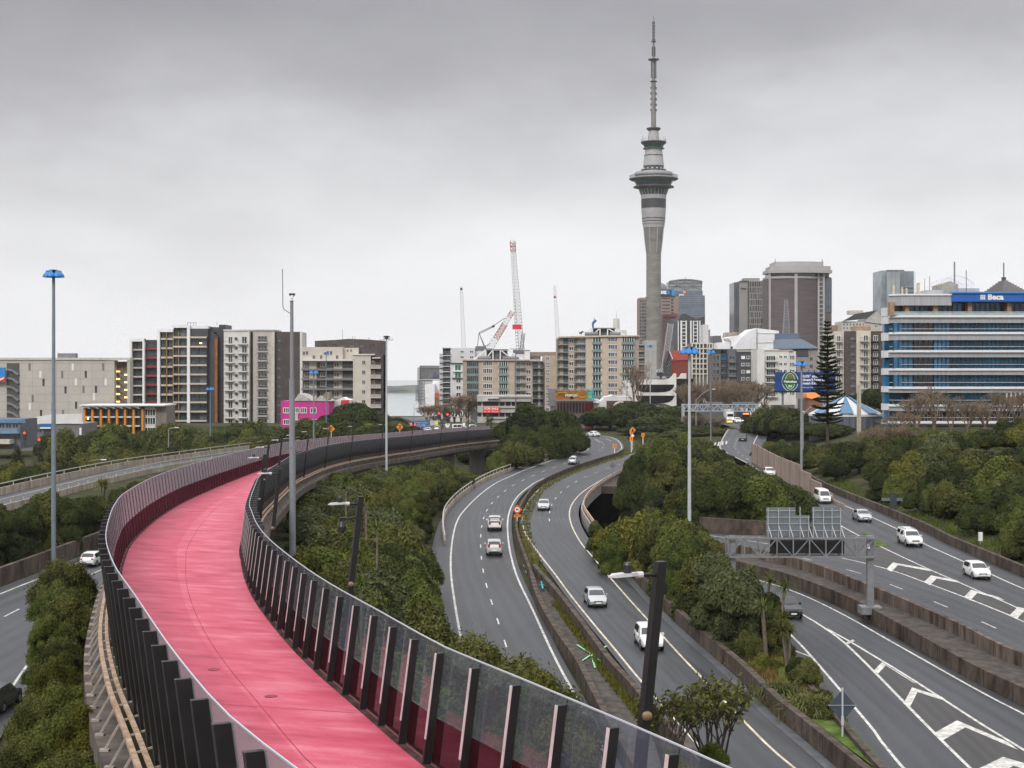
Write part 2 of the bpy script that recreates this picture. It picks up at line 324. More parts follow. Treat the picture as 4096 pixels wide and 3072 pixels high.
D_L = spline(W3([(45.6, 60), (45.0, 100)], DZ) + GL((1024, 610.8), (985.4, 594), (953, 579.8), (923.4, 566.8), (873.9, 543.3), (842.3, 526.6), (815, 510), (782, 487), (752, 466), (733, 456), (722, 450), (720, 445), (723.8, 436.8), (728, 430), (735, 425), dz=DZ))
D_R = spline(W3([(50, 60), (49.6, 110)], DZ) + GL((1024, 589), (992.8, 575), (966.8, 563), (924.7, 544), (902.4, 531.5), (869, 516), (833, 500.6), (804.5, 487.6), (787, 477), (767.3, 466), (757.4, 458.4), (753.3, 450.5), (753.5, 444), (756.5, 437.5), (760, 431), (766, 425), dz=DZ))
F_L = spline(W3([(-55, 20), (-53, 70), (-51, 115), (-49.6, 146), (-48.6, 160), (-47.4, 178), (-45.5, 205), (-42, 240), (-38, 270)]))
F_R = spline(W3([(-24, 20), (-27.5, 60), (-31, 85), (-35, 106.7), (-37, 120.3), (-38.2, 145), (-37.6, 178), (-35.5, 205), (-32, 240), (-28, 270)]))
GZ = 6.7
G_L = spline([Vector((x, y, GZ)) for x, y in ((-73, 60), (-72, 150), (-71.2, 190), (-71, 213), (-70.8, 240), (-69, 271), (-64, 300), (-56, 340), (-48, 372), (-38, 405), (-27, 432), (-15, 456))])
G_R = offs(G_L, 7.2)
PR = [(13.5, -8), (9.0, 5), (5.6, 13), (2.7, 21.2), (-.1, 28.1), (-1.6, 31.6), (-3.6, 37.7), (-5.55, 43.7), (-7.4, 50.1), (-9.66, 58.7), (-11.4, 66.4), (-13, 74.5), (-14.3, 81.5), (-17.1, 100), (-19.2, 115), (-21, 133), (-22.6, 150), (-24.2, 168), (-25.2, 190), (-25.7, 210), (-24.9, 235), (-22.3, 262), (-19, 287), (-15.5, 318), (-12.3, 344), (-7.2, 372), (-2, 398), (4, 425)]
PL = [(9.6, -6), (4.8, 6), (1.5, 12.5), (-1.1, 17.2), (-2.4, 19.8), (-3.3, 21.8), (-4.15, 23.8), (-6.3, 29.9), (-9.1, 38.4), (-11.6, 46), (-14.5, 56), (-17.6, 68.5), (-19.2, 75.5), (-20.7, 82.6), (-22.4, 92.7), (-24.1, 104.4), (-25.9, 120), (-27.2, 135.8), (-28.5, 154), (-29.9, 178), (-30.8, 200), (-30.9, 222), (-29.6, 245), (-26.8, 270), (-23, 297), (-19.5, 327), (-16, 355), (-11, 382), (-6, 406), (0, 432)]
def pz(y): return 16.6 - .0246 * y
P_R = spline([Vector((x, y, pz(y))) for x, y in PR], 2.0); P_L = spline([Vector((x, y, pz(y))) for x, y in PL], 2.0)
def xat(pts):
    ys = np.array([p.y for p in pts]); xs = np.array([p.x for p in pts]); o = np.argsort(ys); ys, xs = ys[o], xs[o]
    return lambda y: float(np.interp(y, ys, xs))
xAL, xPR, xPL, xDR, xFR, xGL = xat(A_L), xat(P_R), xat(P_L), xat(D_R), xat(F_R), xat(G_L)
def sm(a, b, x):
    t = min(1, max(0, (x - a) / (b - a))); return t * t * (3 - 2 * t)
def gz(x, y):
    z = rz(min(max(y, -100), 470)) - .3
    if y > 470: z = max(-44, 7.45 - .0275 * (y - 470))
    if y < 470:
        if x < -56 and y < 460:
            if x > -60.5: z = max(z, z + (6.35 - z) * sm(-56.5, -60.5, x))
            else: z = 6.35 + (rz(y) - 5.5 - 6.35) * sm(0, 12, xGL(y) - 1.5 - x)
        xp, xa, xl = xPR(y), xAL(y) - 3.2, xPL(y)
        h = 4.2 * (1 - sm(205, 250, y)) + .8
        if x > xp - 2 and x < xa: z += h * (1 - sm(xp + 1, xa, x))
        elif x <= xp - 2 and x > xFR(y) + 2.5: z += h * sm(xFR(y) + 2.5, min(xl, xFR(y) + 9), x)
    if 250 < y < 440 and x < xAL(y) - 2.5 and x > xPL(y) - 14: z -= 8 * sm(250, 275, y) * sm(0, 5, xAL(y) - 2.5 - x) * sm(0, 8, x - xPL(y) + 14)
    xd = xDR(y) + 2.6
    if 40 < y < 640 and x > xd: z += min(7.5, .27 * (x - xd)) * (1 - sm(450, 600, y))
    if (4.0 < x < 21.5 and 190 < y < 263) or (7 < x < 24 and 260 < y < 312): z = -6.5
    return z
def build_ground():
    xs = sorted(set([-7000, -4500, -3000, -2000, -1400, -1000, -700, -500, -380, -300, -240, -190, -160, -140] + [x for x in np.arange(-124, 134, 2.0)] + [140, 160, 190, 240, 300, 380, 500, 700, 1000, 1400, 2000, 3000, 4500, 7000]))
    ys = sorted(set([-300, -120, -50, -20, 0] + [y for y in np.arange(8, 472, 3.0)] + [480, 500, 530, 570, 620, 700, 800, 900, 1000, 1200, 1500, 1900, 2300, 3000, 4500, 7000, 10000]))
    v = [(x, y, gz(x, y)) for y in ys for x in xs]; nx = len(xs)
    f = [(j * nx + i, j * nx + i + 1, (j + 1) * nx + i + 1, (j + 1) * nx + i) for j in range(len(ys) - 1) for i in range(nx - 1)]
    me = bpy.data.meshes.new('ground'); me.from_pydata(v, [], f); me.materials.append(EARTH); me.polygons.foreach_set('use_smooth', [True] * len(f))
    o = obj('ground', me); o['kind'] = 'structure'
build_ground()
SEA = mat('harbour_water', (.10, .16, .155), .12, .5, .15, .004, stretch=(1, 4, 1))
o = MB().quad((-9000, 1500, -33), (9000, 1500, -33), (9000, 9500, -33), (-9000, 9500, -33)).build('water', SEA); o['kind'] = 'structure'
def hills():
    mb = MB(); n = 160; rows = []
    for q, (Y, hh) in enumerate(((3980, 0.0), (4050, .45), (4300, 1.0), (4700, 0.2))):
        row = []
        for k in range(n + 1):
            x = -2600 + 5200 * k / n
            h = 30 * (0.62 + .55 * noise.noise(Vector((x * .0035, q * .2, 3.1))) + .2 * noise.noise(Vector((x * .02, q, 1)))) * hh
            row.append((x, Y + 60 * noise.noise(Vector((x * .004, 0, 9))), -33.5 + max(0, h) + (1 if q else 0)))
        rows.append(row)
    for a, b in zip(rows[:-1], rows[1:]):
        for k in range(n): mb.quad(a[k], a[k + 1], b[k + 1], b[k])
    o = mb.build('hills', mat('far_shore', (.10, .11, .09), .95, .1, .5, .02)); o['kind'] = 'structure'
hills()
# ------------------------------------------------------------------ carriageways
def road(name, l, r, m, dz=0.0):
    o = ribbon(name, [p + Vector((0, 0, dz)) for p in l], [p + Vector((0, 0, dz)) for p in r], m, across=2); return o
road('road', offs(A_L, -2.3), offs(A_R, .55), ASPH)
B_E = [a.lerp(b, sm(178, 190, a.y)) for a, b in zip(offs(B_R, 2.7), offs(B_R, 1.3))]
road('road', offs(B_L, -.5), B_E, ASPH)
road('road', offs(C_L[:-3], -1.3), offs(C_R, .9), ASPH)
road('road', offs(E_LO, -.7), E_UP, ASPH)
road('road', offs(D_L, 0), offs(D_R, 2.6), ASPH)
gl_ = [p for p in E_UP if p.y < 205]; gr_ = [p for p in D_L if p.y < 205]
road('road', gl_, gr_, ASPH2, -.012)
road('road', resample(spline(CH_L[2:]), 40), resample(spline(CH_R), 40), ASPH2, .005)
road('road', offs(F_L, -1.6), offs(F_R, 1.2), ASPH)
road('road', G_L, G_R, ASPH)
def far_street():
    l = [Vector((-24, 440, 7.0)), Vector((-40, 620, 3.4)), Vector((-62, 900, -4.2)), Vector((-95, 1300, -15.2))]
    r = [Vector((2, 440, 7.0)), Vector((-18, 620, 3.4)), Vector((-42, 900, -4.2)), Vector((-76, 1300, -15.2))]
    road('road', l, r, ASPH)
    l = [Vector((62, 395, 7.75)), Vector((61, 430, 8.5)), Vector((61, 480, 8.8)), Vector((63, 640, 4.2))]
    r = [Vector((77, 395, 7.75)), Vector((80, 430, 8.5)), Vector((84, 480, 8.8)), Vector((92, 640, 4.2))]
    road('road', l, r, ASPH)
far_street()
# ------------------------------------------------------------------ painted markings (sheets a few millimetres above the asphalt)
def stripe(mb, pts, w=.16, dz=.008, step=2.5):
    pts = resample(pts, step=step) if len(pts) > 2 else pts
    l = offs(pts, -w / 2, dz); r = offs(pts, w / 2, dz)
    for k in range(len(pts) - 1): mb.quad(l[k], r[k], r[k + 1], l[k + 1])
def between(l, r, t, n=200):
    a = resample(l, n); b = resample(r, n); return [p.lerp(q, t) for p, q in zip(a, b)]
def dashes(mb, pts, on=3.0, off=7.0, w=.13, start=0.0, dz=.008, y0=-1e9, y1=1e9):
    pts = resample(pts, step=.5); k = int(start / .5); a = int(on / .5); c = int((on + off) / .5)
    while k + a < len(pts):
        if y0 < pts[k].y < y1: stripe(mb, [pts[k], pts[k + a // 2], pts[k + a]], w, dz, 1.5)
        k += c
mk = MB()
for p in (A_L, A_R): stripe(mk, p, .2)
dashes(mk, between(A_L, A_R, .5), start=2, y0=95)
o = mk.build('lane_marking', MARK); o['kind'] = 'structure'
mk = MB(); stripe(mk, B_L, .18); stripe(mk, B_R, .18); dashes(mk, between(B_L, B_R, .55), start=0, y0=200)
o = mk.build('lane_marking', MARKY); o['kind'] = 'structure'
mk = MB()
for p in (C_L, C_R): stripe(mk, p, .2)
stripe(mk, spline(CH_L), .22); stripe(mk, spline(CH_R), .22)
stripe(mk, GL((813, 657.6), (790, 649), (781, 644.5)), .2)
stripe(mk, spline(GL((797, 611.4), (780, 602), (755, 590), (735, 583))), .16)
o = mk.build('lane_marking', MARK); o['kind'] = 'structure'
def chev(mb, a, tip, b, w, dz=.012):
    a, tip, b = Vector(a), Vector(tip), Vector(b); s = Vector((0, -w, -RS * w)); up = Vector((0, 0, dz))
    mb.quad(a + up, a + s + up, tip + s + up, tip + up); mb.quad(tip + up, tip + s + up, b + s + up, b + up)
mk = MB()
for a, t, b, w in (((845, 643), (853, 639.5), (866, 650), 1.2), ((874, 670.5), (882, 662.2), (912, 681), 2.0), ((904, 703), (912, 687.5), (942, 697), 2.4), ((934.5, 733), (957, 720.5), (1008, 742), 3.0), ((974, 771), (1003, 757), (1060, 774), 3.2)):
    p = G(*a), G(*t), G(*b)
    chev(mk, p[0], p[1], p[2], w * .6)
o = mk.build('chevron_marking', MARK); o['kind'] = 'structure'
mk = MB()
for p in (E_LO, E_UP, D_L, D_R): stripe(mk, p, .2)
dashes(mk, between(E_LO, E_UP, .47), 3.0, 7.2, .14, start=4, y0=90)
dashes(mk, between(D_L, D_R, .45), 3.0, 6.5, .14, start=0, y0=300)
for a, t, b, w in (((886.5, 569), (893, 562.5), (926, 568.5), 3.4), ((924, 582), (931, 575.5), (956, 580.2), 3.4), ((964, 597), (971, 589.8), (998, 597), 3.2), ((1010, 615), (1018, 607), (1040, 612), 3.0)):
    chev(mk, G(*a, dz=DZ), G(*t, dz=DZ), G(*b, dz=DZ), w * .6)
for k in range(7): stripe(mk, GL((701 + k * 4.2, 449.5 - k * .9), (705 + k * 3.6, 444 - k * .5), dz=DZ), .35)
o = mk.build('lane_marking', MARK); o['kind'] = 'structure'
mk = MB(); stripe(mk, F_L, .2); stripe(mk, [p for p in F_R if p.y < 400], .2); dashes(mk, between(F_L, F_R, .42), 4.2, 8.5, .16, start=3.0); 
o = mk.build('lane_marking', MARK); o['kind'] = 'structure'
mk = MB()   # lane arrows far down the left ramp and the paved joints across both ramps
for u, v in ((595, 439.5), (606, 438.5)):
    a = G(u, v); b = G(u + 5.5, v + 3.0); stripe(mk, [a, a.lerp(b, .5), b], .35); stripe(mk, [a, a + Vector((2.2, -.6, 0)), a + Vector((3.8, -1.0, 0))], .5)
stripe(mk, GL((455, 512.5), (480, 513.4), (509, 515.2)), .22); stripe(mk, GL((523, 516.5), (545, 518.5), (570, 520), (578, 520.7)), .22)
rs_ = random.Random(6); q = resample(offs(A_R, 1.25), step=1.5)
for k in range(len(q) - 2):
    if 92 < q[k].y < 172 and rs_.random() < .72: stripe(mk, [q[k] + Vector((rs_.uniform(-.12, .12), 0, 0)), q[k + 1], q[k + 2] + Vector((rs_.uniform(-.12, .12), 0, 0))], rs_.uniform(.06, .3))
o = mk.build('road_joint', mat('pale_joint', (.26, .255, .25), .8, .2, .2, 2.0)); o['kind'] = 'structure'
# ------------------------------------------------------------------ verges
def sheet(name, pts, m, dz=.03):
    o = MB().poly([p + Vector((0, 0, dz)) for p in pts]).build(name, m); o['kind'] = 'structure'; return o
# ------------------------------------------------------------------ concrete walls and barriers
def wall(name, label, pts, w, h, m, base=-.4, cat='wall', cope=None, step=4.0, taper=0.0):
    c = Vector(pts[0]); q = [x - c for x in resample(pts, step=step)]
    j = MB().sweep(q, [(-w / 2, base), (w / 2, base), (w / 2 - taper, h), (-w / 2 + taper, h)]).mark(mat('wall_joint', (.03, .025, .02), .9, .1, 0))
    n = max(3, int(arclen(pts) / 4.0)); r = resample(q, n)
    for k in range(1, n - 1):
        d = (r[k + 1] - r[k - 1]).normalized(); nn = Vector((d.y, -d.x, 0)); a = r[k]; e = d * .035
        j.hexa([a - nn * (w / 2 + .012) - e, a + nn * (w / 2 + .012) - e, a + nn * (w / 2 + .012) + e, a - nn * (w / 2 + .012) + e],
               [x + Vector((0, 0, h + .008)) for x in (a - nn * (w / 2 + .012 - taper) - e, a + nn * (w / 2 + .012 - taper) - e, a + nn * (w / 2 + .012 - taper) + e, a - nn * (w / 2 + .012 - taper) + e)])
    return tag(j.build(name, m, loc=c), label, cat)
MED_L = spline(W3([(9.2, 40), (8.2, 66)]) + GL((603, 708.5), (592, 687.4), (577, 657.5), (562, 637.6), (542.3, 605), (535.5, 588), (531.7, 574), dz=.9), 3)
MED_L = [Vector((p.x, p.y, rz(p.y))) for p in MED_L]
MED_R = spline(W3([(15.6, 40), (13.4, 62)]) + GL((667.8, 724.6), (644, 698.5), (630.5, 681), (611.9, 662.5), (587, 629), (562, 596.6), (541, 573), (534, 565), dz=.9), 3)
MED_R = [Vector((p.x, p.y, rz(p.y))) for p in MED_R]
wall('median_wall', 'dark mossy concrete wall on the left edge of the gravel median, beside the lane of the ute', MED_L, .45, 1.0, CONCD)
wall('median_wall', 'dark mossy concrete wall on the right edge of the gravel median, beside the silver hatchback', MED_R, .45, 1.0, CONCD)
MED_N = spline(GL((531.9, 573.5), (524, 552), (518.3, 535), (516.3, 524), (517.3, 513), (521.5, 503), (531, 488.5), (538.5, 482), (556, 473), (574.6, 465.6), (599.5, 457.8), (616.9, 452.6), (621.5, 449.6), dz=.85), 3)
MED_N = [Vector((p.x, p.y, rz(p.y))) for p in MED_N]
wall('median_barrier', 'narrow dark concrete barrier curving between the two ramps, behind the forty sign', MED_N, .5, .85, CONCD, taper=.1)
ribbon('gravel_strip', offs(MED_L, .2, .12), offs(MED_R, -.2, .12), DIRT)
gm = between(MED_L, MED_R, .62); 
def blobs(name, pts, m, r=.55, seed=1, dz=.16):
    rnd = random.Random(seed); mb = MB()
    for p in pts:
        k = 9; rr = r * rnd.uniform(.6, 1.25); a0 = rnd.random() * 6
        mb.poly([(p.x + math.cos(a0 + 2 * PI * q / k) * rr * rnd.uniform(.7, 1.2), p.y + math.sin(a0 + 2 * PI * q / k) * rr * rnd.uniform(1.0, 1.8), p.z + dz + rnd.uniform(0, .02)) for q in range(k)])
    o = mb.build(name, m); o['kind'] = 'structure'; return o
ribbon('grass_strip', [p + Vector((0, 0, .02)) for p in offs(MED_N, .3)], [p + Vector((0, 0, .02)) for p in offs(B_L[-len(B_L) + 40:], -.3) if 170 < p.y < 330], mat('mossy_verge', (.075, .068, .022), .95, .1, .35, .8))
BWALL = spline(W3([(24.6, 40), (21.3, 62)]) + GL((836.7, 767.4), (802, 737.7), (773.5, 714.7), (740, 680), (704, 648.8), (677.8, 625), (645.5, 592.9), (619.4, 563), (605.7, 549.3), (595, 535)), 3)
wall('retaining_wall', 'long dark concrete wall along the right side of the middle ramp below the shrub bank', offs(BWALL, .3), .5, 1.15, CONCD)
ribbon('gutter', offs(BWALL, -.75, .02), offs(BWALL, -.05, .02), mat('wet_gutter', (.10, .105, .115), .35, .5, .2, 1.0))
CLW = spline(W3([(20.6, 40), (20.9, 70)]) + GL((881.3, 766), (861.5, 743.9), (846.6, 726.6), (830.5, 708), (815, 690), (800, 673), (786, 657), dz=.8), 3)
CLW = [Vector((p.x, p.y, rz(p.y))) for p in CLW]
wall('kerb_wall', 'low mossy concrete kerb wall beside the lane at the bottom right, under the flax', CLW, .4, .8, CONCD)
CDW = spline(W3([(38.6, 40), (36.4, 70), (35.2, 88)]) + GL((1024, 705.5), (997.7, 694.3), (960.6, 674.5), (923.4, 652.2), (886, 630.6), (849, 610), (812, 594.6), (782, 584), (750, 575.5), (715, 568)), 3)
wall('lower_retaining_wall', 'lower of the two stained concrete walls stepping up to the right motorway', offs(CDW, .25), .5, 1.2, CONCD)
EW = offs(E_LO, -1.0)
ledge_l = [p for p in CDW if p.y < 200]; ledge_r = [p for p in EW if p.y < 200]
ribbon('ledge', [Vector((p.x, p.y, rz(p.y) + 1.16)) for p in offs(ledge_l, .45)], [Vector((p.x, p.y, rz(p.y) + 1.16)) for p in ledge_r], mat('ledge_concrete', (.07, .06, .052), .9, .2, .25, 1.0))
wall('motorway_barrier', 'stained concrete barrier of upright panels on the left edge of the right motorway', [p for p in EW if p.y < 200], .35, 1.0, mat('streaked_concrete', (.12, .092, .075), .9, .2, .45, 1.1, stretch=(1, 1, .18), dark=(.03, .02, .016), bump=.3), base=-.3)
DW = offs(D_R, 2.9)
wall('hillside_barrier', 'low brown concrete barrier along the foot of the wooded bank on the right', [p for p in DW if p.y < 262], .45, 1.0, CONCD, base=-1.5)
t = thing('noise_wall', 'tall pinkish concrete panel wall stepping down the slope beside the white van', 'wall', tuple(G(803, 479.5, DZ)))
nwp = spline(GL((771, 462.5), (781, 467.7), (803, 479.5), (836.7, 493.5), (870, 508), dz=DZ), 2.0); nwp = [p - t.location for p in offs(nwp, 3.6)]
NWM = mat('pinkish_concrete_panel', (.30, .235, .20), .9, .2, .12, .6, stretch=(1, 1, .3)); q = resample(nwp, 12)
for k in range(11):
    a, b = q[k], q[k + 1]; hh = 3.7 if k < 7 else 3.7 - (k - 6) * .8
    MB().sweep([a.lerp(b, .02), a.lerp(b, .98)], [(-.1, -1), (.1, -1), (.1, hh), (-.1, hh)]).build('panel', NWM, t)
    MB().box(a.x - .17, a.y - .17, a.z - 1, a.x + .17, a.y + .17, a.z + hh + .1).build('post', mat('panel_post', (.2, .16, .14), .9, .2, .1), t)
FW = offs(F_L, -3.0)
wall('retaining_wall', 'grey brown concrete wall under the dark bushes at the far left road', [p for p in FW if 100 < p.y < 200], .5, 1.5, mat('brown_grey_concrete', (.115, .09, .072), .9, .2, .3, .6, stretch=(1, 1, .4)), base=-.5)
EWL = spline(GL((690, 532), (704, 533.5), (740, 535.5), (770, 537.5), (806, 543), dz=DZ), 3)
wall('retaining_wall', 'dark brown wall at the foot of the trees behind the sign gantry', offs(EWL, -2.0), .5, 1.7, CONCD)
sheet('grass_verge', GL((871, 547), (890, 545.8), (873, 538), (861, 531), dz=DZ), GRASS, .03)
sheet('grass_verge', GL((776, 655), (802, 672), (835, 712), (875, 757), (884, 769), (872, 769), (844, 748), (806, 718), (780, 690), dz=.3), GRASS, .2)
# parapets with rails on the two curving ramps and the left overpass
def parapet(name, label, pts, kerb_h, rail_h, m, rm=GALV, down=.3, spacing=3.0, w=.35, rails=1, rside=0.0):
    t = thing(name, label, 'parapet', tuple(pts[0])); c = Vector(pts[0]); q = [p - c for p in resample(pts, step=2.0)]
    MB().sweep(q, [(-w / 2, -down), (w / 2, -down), (w / 2 - .05, kerb_h), (-w / 2 + .05, kerb_h)]).build('kerb', m, t)
    for k in range(rails):
        hh = rail_h - k * .35
        MB().sweep(offs(q, rside, hh), [(-.07, -.06), (.07, -.06), (.07, .06), (-.07, .06)]).build('rail', rm, t)
    for p in resample(offs(q, rside), step=spacing): MB().box(p.x - .06, p.y - .06, p.z + kerb_h - .05, p.x + .06, p.y + .06, p.z + rail_h - .05).build('rail_post', rm, t)
    return t
AP = spline(GL((446.5, 545), (444.5, 530), (445.5, 517.5), (450.5, 508.5), (461.5, 497), (480, 484.2), (498.6, 475.2), (525, 466), (550, 459.4), (569, 455), (580, 451.8)), 3)
parapet('ramp_parapet', 'pale kerb with a steel rail on the outer left curve of the left ramp', offs(AP, -.2), .55, 1.15, CONCP, mat('pale_rail', (.42, .40, .37), .5, .4, .1, 2.0))
BP = spline(GL((594.5, 533.5), (586, 520.5), (581, 511.5), (582.5, 503.5), (589, 495), (601, 484.8), (616, 476), (633, 469), (655, 462)), 3)
parapet('bridge_parapet', 'curved bridge parapet with beige rails above the dark underpass', offs(BP, .15), .35, .95, CONC, RAIL, down=1.3, spacing=2.4, rails=2, rside=.25)
parapet('overpass_parapet', 'pale concrete parapet with a round steel rail on the far side of the left overpass', offs(G_L, -.3), 1.05, 1.6, CONCP, mat('pale_rail', (.42, .40, .37), .5, .4, .1, 2.0), down=1.2, spacing=8)
parapet('overpass_parapet', 'concrete parapet with a steel rail on the near side of the left overpass', [p for p in offs(G_R, .3) if p.y < 400], .55, 1.25, CONCP, mat('pale_rail', (.42, .40, .37), .5, .4, .1, 2.0), down=3.0, spacing=5)
# slab added over the underpass to keep its mouth dark beside the bridge
mb = MB(); mb.hexa([Vector((3, 262, 3.0)), Vector((28, 262, 3.0)), Vector((28, 318, 3.6)), Vector((3, 318, 3.6))], [Vector((3, 262, rz(262) - .06)), Vector((28, 262, rz(262) - .06)), Vector((28, 318, rz(318) - .06)), Vector((3, 318, rz(318) - .06))])
o = mb.build('underpass_light_block', CONCD); tag(o, 'added dark slab shading the underpass beside the curved bridge parapet', 'bridge')
# ------------------------------------------------------------------ the pink path on its old viaduct
nP = 230
pl, pr = resample(P_L, nP), resample(P_R, nP)
path = ribbon('path', [p + Vector((0, 0, .01)) for p in P_L], [p + Vector((0, 0, .01)) for p in P_R], PINK, n=nP, across=4)
ds = mat('edge_grime', (.06, .03, .025), .9, .2, .5, 1.2)
for a, b in ((offs(P_R, -.22), offs(P_R, -.02)), (offs(P_L, .02), offs(P_L, .14))): ribbon('path_edge', [p + Vector((0, 0, .016)) for p in a], [p + Vector((0, 0, .016)) for p in b], ds, n=nP)
mb = MB(); pc = [a.lerp(b, .52) for a, b in zip(pl, pr)]; stripe(mb, pc, .02, .018)
for k in range(10, nP - 1, 15): mb.quad(pl[k] + Vector((0, 0, .018)), pr[k] + Vector((0, 0, .018)), pr[k].lerp(pr[k + 1], .016) + Vector((0, 0, .018)), pl[k].lerp(pl[k + 1], .016) + Vector((0, 0, .018)))
mb.build('path_joint', mat('pink_joint', (.34, .042, .07), .8, .2, .3, 2.0))['kind'] = 'structure'
vi = thing('footbridge', 'old concrete viaduct carrying the pink path in a long curve', 'bridge', (pl[20].x, pl[20].y, pl[20].z))
V_ = vi.location
def rel(pts, o=V_): return [p - o for p in pts]
mb = MB()
dl, dr = rel(offs(pl, -.14)), rel(offs(pr, .14))
for k in range(nP - 1):
    mb.hexa([dl[k] + Vector((0, 0, -.55)), dr[k] + Vector((0, 0, -.55)), dr[k + 1] + Vector((0, 0, -.55)), dl[k + 1] + Vector((0, 0, -.55))],
            [dl[k] + Vector((0, 0, -.06)), dr[k] + Vector((0, 0, -.06)), dr[k + 1] + Vector((0, 0, -.06)), dl[k + 1] + Vector((0, 0, -.06))])
mb.build('deck', mat('deck_edge_concrete', (.05, .042, .04), .9, .2, .2, 1.0), vi)
for side, pts in ((-1, pl), (1, pr)):
    q = rel(offs(pts, side * .62))
    MB().sweep(q, [(-.5, -2.2), (.42, -2.2), (.42, -1.5), (-.5, -1.5)]).build('edge_beam', mat('edge_beam_concrete', (.115, .095, .082), .9, .2, .3, .7, stretch=(1, 1, .4)), vi)
    m2 = MB()
    m2.sweep(rel(offs(pts, side * .34)), [(-.055, -.66), (.055, -.66), (.055, -.56), (-.055, -.56)])
    m2.sweep(rel(offs(pts, side * .56)), [(-.065, -.80), (.065, -.80), (.065, -.68), (-.065, -.68)])
    m2.build('pipe_rail', RAIL, vi)
    m3 = MB()
    s = resample(pts, step=2.0)
    a1, a2, a3 = rel(offs(s, side * .1, -.62)), rel(offs(s, side * .56, -.74)), rel(offs(s, side * .98, -1.47))
    BS = mat('bracket_steel', (.34, .29, .25), .6, .4, .15, 3.0)
    for i, (a, b, c) in enumerate(zip(a1, a2, a3)):
        m4 = MB() if 8 < i < 90 else m3; m4.bar(a, b, .035, 4).bar(b, c, .04, 4); m4.box(c.x - .12, c.y - .08, c.z - .03, c.x + .12, c.y + .08, c.z + .03)
        if m4 is not m3: m4.build('rail_bracket', BS, vi)
    m3.build('rail_bracket', BS, vi)['kind'] = 'stuff'
q = rel([a.lerp(b, .5) for a, b in zip(pl, pr)])
MB().sweep(q, [(-2.3, -.5), (2.3, -.5), (1.7, -2.9), (-1.7, -2.9)]).build('girder', mat('girder_concrete', (.14, .125, .112), .9, .2, .25, .6, stretch=(1, 1, .35)), vi)
for y in (120, 165, 210, 252, 300, 342, 377):
    k = min(range(nP), key=lambda i: abs(pr[i].y - y)); c = pl[k].lerp(pr[k], .5); g = gz(c.x, c.y)
    MB().box(-1.9 + c.x - V_.x, -.7 + c.y - V_.y, g - 1 - V_.z, 1.9 + c.x - V_.x, .7 + c.y - V_.y, c.z - 2.85 - V_.z).build('pier', mat('pier_concrete', (.21, .19, .17), .9, .2, .15, .6, stretch=(1, 1, .3)), vi)
